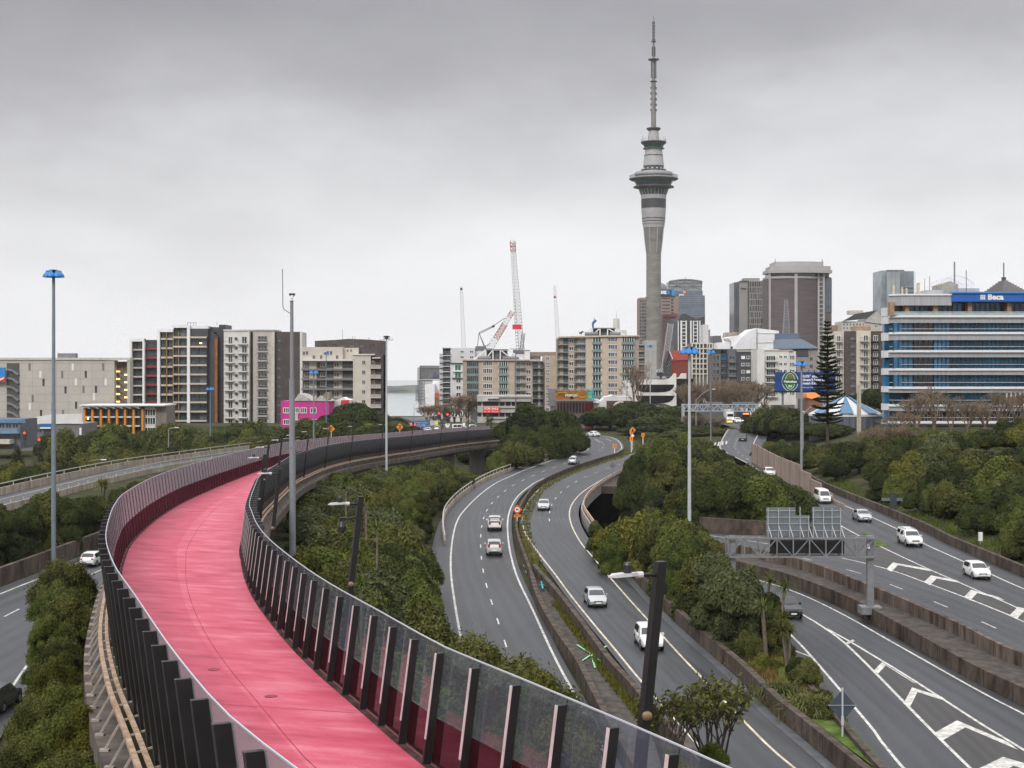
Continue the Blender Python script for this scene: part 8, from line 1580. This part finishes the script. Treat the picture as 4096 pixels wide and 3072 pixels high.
# wood beyond the underpass between the middle ramp and the far right road
xBRf = xat([p for p in B_R if p.y > 200]); xEU = lambda y: 24.0
def okw(x, y):
    l = float(np.interp(y, [196, 204, 215, 240, 262, 300, 330, 380, 430, 470], [27, 20, 18.5, 19.5, 22, 26.5, 30, 42, 52, 54])) ; rr = float(np.interp(y, [196, 205, 237, 300, 357, 400, 470], [36, 41.5, 43, 43.5, 45, 50, 52]))
    return l < x < rr
pts = scatter(150, (14, 60, 197, 425, okw), 3.1, 8)
for x, y in pts:
    k = rnd.choices(('dark', 'shrub', 'lite'), (66, 24, 8))[0]; r = rnd.uniform(2.4, 4.2); h = rnd.uniform(4.5, 8.0) * (1.15 if x < 36 and y < 260 else 1) ; h *= .72 if y > 290 else 1
    if x + r > 45 and y < 300: r = max(1.6, 46 - x - .6)
    zb = gz(x, y) if x < 22 else max(gz(x, y), rz(y) - .4)
    if zb < -3: h += 7.5
    h = cap(*WOODCAP, x, y, r, zb, h)
    if h < 1.4: continue
    tree(k, f'{LAB[k]} tree in the wood beyond the bridge parapet', x, y, zb, r, h, 'evergreen_tree', 'tree', 'trees of the wood beyond the underpass', True, rnd)
# wooded bank on the right
def okh(x, y): 
    o = xDR(y) + 4.6 + (2.0 if y < 200 else 0) + (.6 if 225 < y < 330 else 0)
    return o < x < 128 and x < 52 + (y - 60) * .36 + 14 and not (y > 296 and x > 66 and x < 190)
pts = scatter(240, (54, 128, 130, 318, okh), 3.2, 9)
for x, y in pts:
    k = rnd.choices(('dark', 'shrub', 'lite', 'yel', 'grey'), (58, 22, 14, 4, 6))[0]; r = rnd.uniform(2.4, 4.0); h = rnd.uniform(3.8, 6.2); d = x - xDR(y)
    if d < 10: h *= .75; r *= .8
    h = cap(*BANKCAP, x, y, r, gz(x, y), h)
    if h < 1.4: continue
    w = 'at the front edge of' if d < 12 else 'halfway up' if d < 24 else 'on top of'
    tree(k, f'{LAB[k]} tree {w} the wooded right bank', x, y, gz(x, y), r, h, 'tree', 'tree', 'trees of the wooded bank on the right', True, rnd)
# yellow green domes on the upper wedge
for a in ((640, 514, 165, 3.6), (622, 520, 172, 2.6), (655, 522, 158, 3.0), (603, 530, 172, 1.6), (596, 524, 180, 1.3), (612, 541, 162, 1.8)):
    p = P(a[0], a[1], a[2]); zb = gz(p.x, a[2]); tree(rnd.choice(('yel', 'lite')), 'yellow green dome shrub on the upper wedge below the underpass', p.x, a[2], zb, a[3], (p.z - zb) * 1.04, 'bush', 'bush', 'yellow green shrubs below the underpass', True, rnd)
# singled-out trees and clumps, by place in view: kind, u, v of the top, distance, radius, base z
def spot(kind, label, u, vt, Y, r, zb=None, name='tree', cat='tree', group=None):
    p = P(u, vt, Y); name = 'bushy_tree' if name == 'tree' else name; zb = gz(p.x, Y) if zb is None else zb; return tree(kind, label, p.x, Y, zb, r, max(1.5, (p.z - zb) * 1.04), name, cat, group, True, rnd)
for a in (('dark', 'big dark dome tree right of the end of the pink path', 560, 410, 352, 6.6), ('dark', 'dark dome tree left of the biggest dome, behind the path end', 531, 405.5, 345, 6.0), ('dark', 'lower dark tree at the front of the biggest dome, by the ramp', 545, 424, 328, 5.2), ('dark', 'dark tree at the left foot of the biggest dome', 520, 426, 318, 4.0), ('dark', 'dark tree at the right foot of the biggest dome', 572, 428, 340, 4.0), ('shrub', 'small olive tree between the biggest dome and the left ramp kerb', 528, 444, 308, 3.4), ('shrub', 'second small olive tree under the biggest dome by the kerb', 512, 446, 298, 3.2), ('dark', 'dark tree filling the gap behind the last path lamp', 508, 422, 372, 4),
          ('dark', 'dark dome tree below the white hall, left of the blue board', 610, 405, 440, 10), ('dark', 'dark dome tree directly below the curved black windows', 645, 401, 450, 11), ('dark', 'round clipped dark tree in front of the blue board', 655, 415, 432, 9.5), ('dark', 'lowest round dark tree right of the blue board', 651, 424.5, 415, 9), ('dark', 'dark tree left of the big pale light mast', 676, 406, 445, 8), ('dark', 'small dark tree behind the far gantry left leg', 690, 424, 420, 7)): spot(*a, group='dark dome trees beyond the ramps')
for k in range(9): spot('shrub' if k % 2 else 'lite', 'low olive shrub along the fence behind the left ramp kerb', 497 + k * 9, 457 - k * 1.6, 293 + k * 6, 2.6, name='shrub', cat='shrub', group='shrubs along the left ramp kerb')
for k in range(14): spot(rnd.choice(('shrub', 'dark', 'lite')), 'low bush on the verge beyond the left ramp bend', 640 + k * 7.5, 441 + rnd.uniform(-3, 3), 395 + k * 2, 3.4, name='bush', cat='bush', group='bushes on the verge beyond the bend')
for k in range(8): spot('dark' if k % 3 else 'shrub', 'dark tree at the foot of the beer billboard', 766 + k * 9, 408 + abs(k - 2) * 3.2 + rnd.uniform(-2, 2), 400 - k * 9, 6.2, group='dark trees below the beer billboard')
for k in range(11): spot(rnd.choice(('dark', 'dark', 'shrub')), 'dark tree along the top of the bank in front of the tent roofed pavilion', 768 + k * 11, 444 + k * .6 + rnd.uniform(-2, 5), 318 - k * 3, 3.8, group='dark trees before the pavilion')
for k in range(12): spot(rnd.choice(('dark', 'shrub', 'grey', 'lite')), 'bushy tree filling the middle of the wooded right bank', 925 + k * 8.5, 449 + (k % 3) * 7 + rnd.uniform(-2, 3), 236 - (k % 3) * 14, 3.4, group='bushy trees in the middle of the right bank')
for k in range(8): spot('dark', 'dark tree added to darken the void under the end of the viaduct', 448 + k * 9, 449 + rnd.uniform(-2, 3) - (3 if k > 5 else 0), 408 + (k % 2) * 10, 4.5, group='dark trees added to darken the viaduct end')  # added behind the piers so the void under the deck looks dark
for u, vt in ((868, 388), (852, 395), (884, 396), (842, 402)): spot('dark', 'dark tree behind the tent roofed pavilion', u, vt, 392, 5.5, group='dark trees behind the pavilion')
for k in range(16): spot(rnd.choice(('lite', 'dark', 'dark', 'yel')), 'tall tree rising at the right edge of the wooded bank', 884 + k * 9.6, 436 - k * .5 + rnd.uniform(-4, 5) - (9 if k > 12 else 0), 278 - k * 2.5, 3.8, group='tall trees at the top of the right bank')
# belt of trees beyond the left overpass
for k in range(96):
    u = 50 + k * 3.7 + rnd.uniform(-3, 3); Y = rnd.uniform(365, 440); vt = float(np.interp(u, *BELTCAP)) + rnd.uniform(0, 7)
    spot(rnd.choices(('dark', 'shrub', 'lite', 'yel'), (40, 40, 15, 5))[0], 'bushy tree in the belt beyond the left overpass', u, vt, Y, rnd.uniform(3.8, 6.2), group='belt of trees beyond the left overpass')
for k in range(46):
    u = 4 + k * 7 + rnd.uniform(-3, 3); Y = rnd.uniform(330, 360) - 80 * (1 - sm(20, 200, u)); spot(rnd.choice(('shrub', 'dark', 'shrub', 'yel')), 'low bush just behind the left overpass parapet', u, 466 - 24 * sm(20, 260, u) + rnd.uniform(-4, 5), Y, rnd.uniform(2.8, 4.2), name='bush', cat='bush', group='bushes behind the left overpass parapet')
for u, vt, Y, r in ((352, 402, 430, 8), (372, 409, 432, 7), (335, 413, 430, 7), (392, 417, 435, 6), (318, 421, 428, 6.5), (362, 420, 415, 6), (303, 428, 420, 5.5), (383, 425, 420, 6)): spot('dark', 'dark tree in the clump right of the magenta house', u, vt, Y, r, group='dark trees right of the magenta house')
# dark bushes between the far left road wall and the overpass
for k in range(42):
    y = rnd.uniform(158, 205); x = float(np.interp(y, [150, 205], [-53.5, -47.5])) - rnd.uniform(1.5, 9.5)
    if k > 28: x = rnd.uniform(-46, -35); y = rnd.uniform(186, 214)
    z = gz(x, y); r = rnd.uniform(1.7, 2.7); h = cap(*LEFTCAP, x, y, r, z, rnd.uniform(8.6, 11.5) - z)
    if h < 1.2: continue
    tree(rnd.choice(('dark', 'dark', 'shrub')), 'dark bush above the brown wall of the far left road', x, y, z, r, h, 'bush', 'bush', 'dark bushes between the left road and the overpass', True, rnd)
# loose bushes beside the near left edge of the path
for u, vt, Y, r, i in ((66, 562, 78, 2.0, 2), (58, 586, 72, 1.5, 0), (70, 596, 68, 1.6, 2), (50, 618, 62, 1.0, 0), (62, 640, 58, 1.1, 2), (57, 668, 54, 1.1, 1), (66, 690, 50, 1.3, 0), (40, 697, 48, 1.2, 2), (84, 716, 45, 1.1, 1), (56, 722, 45, 1.3, 0), (28, 738, 43, 1.1, 2), (72, 752, 42, 1.2, 2), (98, 768, 40, .9, 0), (44, 775, 40, 1.3, 0), (16, 790, 40, 1.1, 2), (108, 800, 38, .9, 0)):
    p = P(u, vt, Y); zb = max(gz(p.x, Y), p.z - 8.5); t = thing('bush', 'loose leafed bush beside the beige rails at the near left', 'bush', (p.x, Y, zb), rnd.uniform(0, 6), 'loose bushes at the near left edge'); h = p.z - zb
    stack([cr('near')[i]], t, r, h, rnd); q = obj('trunk', TR[0], t); q.scale = (r * .5, r * .5, h * .8)
for u, vt, Y, r, i in ((531, 674, 52, 2.4, 2), (508, 662, 60, 2.8, 2), (545, 692, 47, 1.9, 1), (480, 640, 66, 3.0, 2)):
    p = P(u, vt, Y); zb = gz(p.x, Y); t = thing('shrub', 'feathery olive bush hanging towards the left ramp beyond the glass fence', 'shrub', (p.x, Y, zb), rnd.uniform(0, 6), 'feathery bushes beyond the glass fence'); h = p.z - zb; stack([cr('near')[i]], t, r, h, rnd)
    q = obj('trunk', TR[0], t); q.scale = (r * .5, r * .5, h * .8)
# sparse young tree before the right end of the glass fence
def twiggy(seed, levels=5, spread=.55, n0=4, up=.35, m=TWIG, thin=.010, trunk_r=.05, leaf=None, leafn=0, leafs=.03):
    rr = random.Random(seed); mb = MB(); tips = []
    def br(p, d, l, r, lv):
        q = p + d * l; mb.bar(p, q, r, 4 if lv > 2 else 3, max(thin * .6, r * .62), cap=False)
        if lv == 0: tips.append(q); return
        for k in range(2 + (rr.random() < .55)):
            e = (d + Vector((rr.gauss(0, spread), rr.gauss(0, spread), rr.gauss(up * .5, spread * .6)))).normalized(); br(q if k else p + d * l * rr.uniform(.7, 1), e, l * rr.uniform(.62, .85), max(thin, r * .62), lv - 1)
    for k in range(n0): a = 2 * PI * k / n0 + rr.random(); br(Vector((0, 0, .12)), Vector((math.cos(a) * .35, math.sin(a) * .35, 1)).normalized(), .26, trunk_r * .6, levels)
    mb.bar((0, 0, -.2), (0, 0, .14), trunk_r, 7, trunk_r * .8, cap=False); zt = max(t.z for t in tips); rt = max(math.hypot(t.x, t.y) for t in tips)
    me = mb.mesh('branches', m); lv = None
    if leafn:
        V = []; 
        for t in tips:
            for k in range(leafn):
                c = t + Vector((rr.gauss(0, .035), rr.gauss(0, .035), rr.gauss(0, .035))); a = Vector((rr.gauss(0, 1), rr.gauss(0, 1), rr.gauss(0, 1))).normalized(); b = a.cross(Vector((rr.gauss(0, 1), rr.gauss(0, 1), rr.gauss(0, 1)))).normalized(); V += [tuple(c - a * leafs), tuple(c + b * leafs * .4), tuple(c + a * leafs), tuple(c - b * leafs * .4)]
        lm = bpy.data.meshes.new('leaves'); lm.from_pydata(V, [], [(i, i + 1, i + 2, i + 3) for i in range(0, len(V), 4)]); ca = lm.color_attributes.new('tint', 'FLOAT_COLOR', 'POINT'); ca.data.foreach_set('color', np.repeat(np.random.default_rng(seed).uniform(.2, .9, len(V) // 4).astype(np.float32), 16)); lm.materials.append(leaf); lv = lm
    return me, lv, zt, rt
me, lv, zt, rt = twiggy(4, 5, .34, 4, .5, BARK, .005, .03, LF_MID, 2, .03)
for u, vt, Y, w in ((668, 690, 40, 1.25), (714, 678, 42, 1.6)):
    p = P(u, vt, Y); zb = gz(p.x, Y) + 3; t = thing('young_tree', 'sparse young tree with thin stems left of the other, before the middle ramp' if u < 700 else 'sparse young tree with thin stems and a leafy foot, before the middle ramp', 'tree', (p.x, Y, zb)); sc = w / rt
    for n_, m_ in (('branches', me), ('leaves', lv)): o = obj(n_, m_, t, (0, 0, p.z - zb - zt * sc)); o.scale = (sc, sc, sc); o.rotation_euler.z = u
    MB().bar((0, 0, -.5), (0, 0, p.z - zb - zt * sc + .05), .05, 6, .035).build('trunk', BARK, t)
p = P(716, 722, 41); t = tree('near', 'dense green bush at the foot of the sparse young tree', p.x - .1, 41, 6, .5, p.z - 6.6, 'shrub', 'shrub', None, True, rnd)
# bare winter trees
BT = [twiggy(30 + i, 6, .42, 4, .35, TWIG, .003, .036) for i in range(3)]
def bare(label, u, vt, Y, w, group, zb=None):
    p = P(u, vt, Y); zb = gz(p.x, Y) if zb is None else zb; me, _, zt, rt = BT[NT[0] % 3]; NT[0] += 1; t = thing('bare_tree', label, 'bare tree', (p.x, Y, zb), rnd.uniform(0, 6), group); o = obj('branches', me, t); o.scale = (w / rt, w / rt, (p.z - zb) / zt)
bare('tall bare tree standing in front of the white office with curved black windows', 637, 360, 470, 6.5, None)
for k in range(11): bare('bare brown tree behind the far junction, left of the round cornered office', 428 + k * 6.6, 402 + rnd.uniform(-3, 4) - (8 if 448 < 428 + k * 6.6 < 490 else 0), 500 + k * 3, 6.5, 'bare trees behind the far junction')
for k in range(12): bare('bare brown tree below the charcoal apartment block', 690 + k * 6.4, 379 + rnd.uniform(-4, 6), 478 + (k % 4) * 6, 7.5, 'bare trees below the charcoal block')
for k in range(8): bare('bare brown tree in front of the blue glass office', 900 + k * 17, 396 + rnd.uniform(-12, 14), 284 + (k % 3) * 8, rnd.uniform(3.2, 6), 'bare trees before the blue glass office')
for k in range(5): bare('small bare tree on the slope above the pinkish wall', 872 + k * 9, 424 + rnd.uniform(-4, 5), 270, 4, 'small bare trees on the right slope')
for k in range(4): bare('bare rusty twig tree beside the far gantry', 690 + k * 9, 414 + rnd.uniform(-3, 4), 425, 4.5, 'bare twigs beside the far gantry')
# Norfolk pine
def norfolk():
    p = P(827.5, 400, 288); zb = gz(p.x, 288) - .5; zt = P(0, 319, 288).z - zb; t = thing('norfolk_pine', 'tall tiered pine with level branches in front of the beer billboard', 'pine tree', (p.x, 288, zb)); MB().bar((0, 0, -.5), (0, 0, zt * .5), .34, 9, .24).bar((0, 0, zt * .5), (0, 0, zt), .24, 8, .05).build('trunk', BARK, t)
    rr = random.Random(8); z = zt * .30; V = []; F_ = []; T_ = []; lim = MB()
    while z < zt - .4:
        f = (zt - z) / zt; ln = .35 + 4.9 * min(f, .62) ** 1.05 * rr.uniform(.75, 1.15); nb = 7 if f > .12 else 4; a0 = rr.random() * 6
        for k in range(nb):
            a = a0 + 2 * PI * k / nb + rr.uniform(-.15, .15); d = Vector((math.cos(a), math.sin(a), 0)); sd = Vector((-d.y, d.x, 0)); cu = rr.uniform(.12, .40); zj = rr.uniform(-.4, .4) * min(1, f * 2.5); prev = Vector((0, 0, z + zj)); n = max(4, int(ln / .18))
            for q in range(1, n + 1):
                s = q / n; c = d * ln * s + Vector((0, 0, z + zj + ln * (-.14 * s + cu * s * s))); lim.bar(prev, c, .045 * (1.2 - s), 3, cap=False); prev = c
                for sg in (-1, 1):
                    w = (.78 * (1 - s * .55) * (.5 + min(1, f * 2.2) * .6)) * rr.uniform(.7, 1.2); e = c + sd * sg * w + d * .22 + Vector((0, 0, .20 + rr.uniform(0, .12))); u = Vector((0, 0, .075)); i = len(V); V += [tuple(c - d * .1 - u), tuple(c + d * .1 + u), tuple(e + d * .09 + u), tuple(e - d * .09 - u)]; F_.append((i, i + 1, i + 2, i + 3)); i = len(V); V += [tuple(c - d * .09 + u), tuple(c + d * .09 - u), tuple(e + d * .08 - u), tuple(e - d * .08 + u)]; F_.append((i, i + 1, i + 2, i + 3)); T_ += [rr.uniform(.1, .9)] * 8
        z += (.50 + .55 * min(1, f * 1.6)) * rr.uniform(.7, 1.3)
    me = bpy.data.meshes.new('branch_tiers'); me.from_pydata(V, [], F_); ca = me.color_attributes.new('tint', 'FLOAT_COLOR', 'POINT'); ca.data.foreach_set('color', np.repeat(np.array(T_, dtype=np.float32), 4)); me.materials.append(LF_PINE); obj('branch_tiers', me, t); lim.build('branches', BARK, t)
    return t
npine = norfolk()
def conifer(label, u, vt, Y, r, zb):
    p = P(u, vt, Y); h = p.z - zb; t = thing('conifer', label, 'conifer', (p.x, Y, zb)); MB().bar((0, 0, -.5), (0, 0, h), .2, 7, .03).build('trunk', BARK, t); rg = np.random.default_rng(4); n = 3800; s = rg.uniform(0, 1, n) ** .6; a = rg.uniform(0, 2 * PI, n); rad = r * s * (1 - .25 * rg.random(n)) * (.75 + .25 * np.sin(a * 9 + s * 30)); z = h * (1 - s) * .98 + .1; c = np.stack([rad * np.cos(a), rad * np.sin(a), z], 1); d = np.stack([np.cos(a), np.sin(a), -.35 + 0 * a], 1) * .42 + rg.normal(0, .1, (n, 3)); sd = np.stack([-np.sin(a), np.cos(a), 0 * a], 1) * .13; V = np.stack([c, c + d * .5 + sd, c + d, c + d * .5 - sd], 1).reshape(-1, 3)
    me = bpy.data.meshes.new('foliage'); me.from_pydata(V.tolist(), [], np.arange(n * 4).reshape(-1, 4).tolist()); ca = me.color_attributes.new('tint', 'FLOAT_COLOR', 'POINT'); ca.data.foreach_set('color', np.repeat(rg.uniform(0, .9, n).astype(np.float32), 16)); me.materials.append(LF_PINE); obj('foliage', me, t)
conifer('dark pointed conifer beyond the overpass at the left edge', 17, 444, 262, 4.2, 2.5)
# cabbage trees and flax
def rosette(mb, c, n, l, w, rr, droop=.5, V=None):
    for k in range(n):
        a = rr.uniform(0, 2 * PI); e = rr.uniform(-.25, 1.2); d = Vector((math.cos(a) * math.cos(e), math.sin(a) * math.cos(e), math.sin(e))); s = Vector((-math.sin(a), math.cos(a), 0)) * w; ll = l * rr.uniform(.7, 1.1); m = c + d * ll * .55; t = c + d * ll + Vector((0, 0, -ll * droop * math.cos(e) * .6)); mb.quad(c - s * .5, c + s * .5, m + s, m - s); mb.poly([m - s, m + s, t])
def tinted(mb, name, m, parent, seed):
    me = mb.mesh(name, m); n = len(me.vertices); ca = me.color_attributes.new('tint', 'FLOAT_COLOR', 'POINT'); ca.data.foreach_set('color', np.repeat(np.random.default_rng(seed).uniform(.1, .9, n).astype(np.float32), 4)); return obj(name, me, parent)
def cabbage(label, u, vt, Y, s=1.0, n=1, seed=1, zb=None):
    p = P(u, vt, Y); zb = gz(p.x, Y) if zb is None else zb; h = p.z - zb; t = thing('cabbage_tree', label, 'cabbage tree', (p.x, Y, zb), 0, 'cabbage trees with spiky heads'); rr = random.Random(seed); tk_ = MB(); lv = MB()
    for k in range(n): x, y, hh = rr.uniform(-.9, .9) * (n > 1), rr.uniform(-.9, .9) * (n > 1), h * (1 if k == 0 else rr.uniform(.6, .95)) - .5 * s; tk_.bar((0, 0, -.3), (x, y, hh), .13 * s, 6, .08 * s); rosette(lv, Vector((x, y, hh)), 70, 1.05 * s, .035 * s, rr)
    tk_.build('trunk', BARKG, t); tinted(lv, 'leaf_heads', LF_YEL if seed % 3 == 0 else LF_LITE, t, seed)
for i, (l, u, vt, Y, s, n) in enumerate((('spiky cabbage tree left of the black crossover, tallest of its clump', 760, 568, 126, 1.15, 2), ('spiky cabbage tree just right of the tallest one', 776, 582, 118, 1.2, 3), ('spiky yellowish cabbage tree above the flax clumps', 789, 612, 112, 1.0, 3), ('low spiky cabbage tree beside the short cross line', 768, 600, 114, 1.0, 2), ('spiky cabbage tree in the shrubs below the rusty rail', 346, 477, 150, 1.2, 1), ('second spiky cabbage tree in the shrubs below the rusty rail', 366, 494, 132, 1.2, 1), ('spiky cabbage tree halfway down the shrub bank', 377, 522, 112, 1.0, 1), ('spiky plant behind the second leaning lamp', 361, 578, 72, .8, 1), ('yellowish spiky palm beside the near overpass parapet', 102, 479, 205, 1.6, 2), ('spiky cabbage tree at the right picture edge on the wooded bank', 1007, 458, 195, 1.3, 1), ('spiky cabbage tree on the wooded bank below the dark sign', 935, 462, 240, 1.2, 1), ('spiky heads at the front of the biggest dome tree', 535, 425, 362, 2.2, 2), ('spiky heads by the maroon shop front', 568, 412, 425, 2.5, 3), ('cabbage trees by the round cornered office', 490, 415, 430, 1.8, 4))): cabbage(l, u, vt, Y, s, n, i + 1)
def flax(label, u, v, Y, r, h, n, seed, group):
    p = P(u, v, Y); t = thing('flax_clump', label, 'flax plant', (p.x, Y, gz(p.x, Y) + .2), 0, group); rr = random.Random(seed); mb = MB()
    for k in range(n):
        a = rr.uniform(0, 2 * PI); e = rr.uniform(.5, 1.5); b = Vector((rr.gauss(0, .22 * r), rr.gauss(0, .22 * r), 0)); d = Vector((math.cos(a) * math.cos(e), math.sin(a) * math.cos(e), math.sin(e))); s = Vector((-math.sin(a), math.cos(a), 0)) * .035; m = b + d * h * .7; q = m + Vector((d.x, d.y, 0)) * r * .75 + Vector((0, 0, -h * rr.uniform(-.15, .45))); mb.quad(b - s, b + s, m + s, m - s); mb.poly([m - s, m + s, q])
    tinted(mb, 'blades', LF_FLAX, t, seed)
flax('pale striped flax clump, left of two above the bright grass', 780, 655, 103, 1.6, 2.1, 420, 3, None); flax('pale striped flax clump, right of two above the bright grass', 811, 669, 98, 1.9, 2.4, 520, 5, None)
for k in range(16): flax('green flax clump on the verge inside the left ramp bend', 640 + (k % 8) * 9 + rnd.uniform(-2, 2), 451 + (k // 8) * 3 - (k % 8) * .7, 372 - (k // 8) * 20, 2.6, 2.6, 90, 20 + k, 'flax clumps on the verge inside the ramp bend')
# ground cover: tufts of grass on the verges, weeds on the gravel
def tufts(name, label, pts, m, seed, n, h, sx, group=None):
    rr = random.Random(seed); mb = MB()
    for _ in range(n):
        p = rr.choice(pts); b = p + Vector((rr.uniform(-1, 1) * sx, rr.uniform(-1, 1) * 1.2, 0)); hh = h * rr.uniform(.4, 1.2); a = rr.uniform(0, 6.28); d = Vector((math.cos(a), math.sin(a), 0)); s = Vector((-d.y, d.x, 0)) * .05; mb.poly([b - s, b + s, b + d * hh * .5 + Vector((0, 0, hh))])
    me = mb.mesh(name, m); ca = me.color_attributes.new('tint', 'FLOAT_COLOR', 'POINT'); ca.data.foreach_set('color', np.repeat(np.random.default_rng(seed).uniform(.1, .95, len(me.vertices)).astype(np.float32), 4)); o = obj(name, me); tag(o, label, 'grass', kind='stuff'); return o
LF_GRASS = leafmat('grass_blades', (.05, .085, .012), (.16, .21, .03)); LF_DRY = leafmat('dry_grass_blades', (.13, .11, .035), (.30, .20, .07)); LF_MOSS = leafmat('mossy_weeds', (.06, .07, .012), (.20, .19, .03))
mid = between(MED_L, MED_R, .80, 120); tufts('weeds', 'yellow green weeds along the gravel median', [p + Vector((0, 0, .14)) for p in mid if 86 < p.y < 142], LF_MOSS, 1, 3600, .32, .38)
tufts('weeds', 'dry orange weeds at the lower end of the median', [p + Vector((0, 0, .14)) for p in between(MED_L, MED_R, .75, 120) if 66 < p.y < 86], LF_DRY, 2, 3000, .5, 1.2)
tufts('verge_grass', 'rough grass on the strip behind the curving barrier', [p for p in offs(MED_N, 1.0)], LF_MOSS, 3, 5000, .35, .9)
fl = []
for _ in range(400):
    y = rnd.uniform(84, 116); l = float(np.interp(y, [p.y for p in BWALL], [p.x for p in BWALL])) + .6; fl.append(Vector((rnd.uniform(l, 20.6), y, rz(y) + .12)))
tufts('grass', 'bright green grass below the flax clumps', [p for p in fl if p.y < 97], LF_GRASS, 4, 14000, .22, .5); tufts('dry_grass', 'dry tussocks along the concrete wall of the middle ramp', [p for p in fl if p.y >= 97], LF_DRY, 5, 5000, .7, .8)
fl = [Vector((xDR(y) + rnd.uniform(3.4, 9), y, 0)) for y in np.linspace(130, 262, 500)]; fl = [Vector((p.x, p.y, gz(p.x, p.y))) for p in fl]; tufts('grass', 'bright grass strip at the foot of the wooded bank', fl, LF_GRASS, 6, 22000, .4, 1.4)
fl = [Vector((xDR(y) + rnd.uniform(2.8, 4.2), y, rz(y) + DZ)) for y in np.linspace(262, 360, 300)]; tufts('dry_grass', 'yellow grass strip along the far right road', fl, LF_MOSS, 7, 6000, .5, .8)
# ------------------------------------------------------------------ air
def haze():
    x0, x1, y0, y1, z0, z1 = -7500, 7500, -400, 10500, -60, 420
    m = bpy.data.materials.new('haze'); m.use_nodes = True; n = m.node_tree.nodes; n.remove(n['Principled BSDF']); v = n.new('ShaderNodeVolumePrincipled')
    v.inputs['Color'].default_value = (.93, .94, .96, 1); v.inputs['Density'].default_value = HAZE; v.inputs['Anisotropy'].default_value = .0
    m.node_tree.links.new(v.outputs[0], n['Material Output'].inputs['Volume']); o = MB().box(x0, y0, z0, x1, y1, z1).build('haze', m); o['kind'] = 'stuff'
HAZE = .00005
if HAZE > 0: haze()
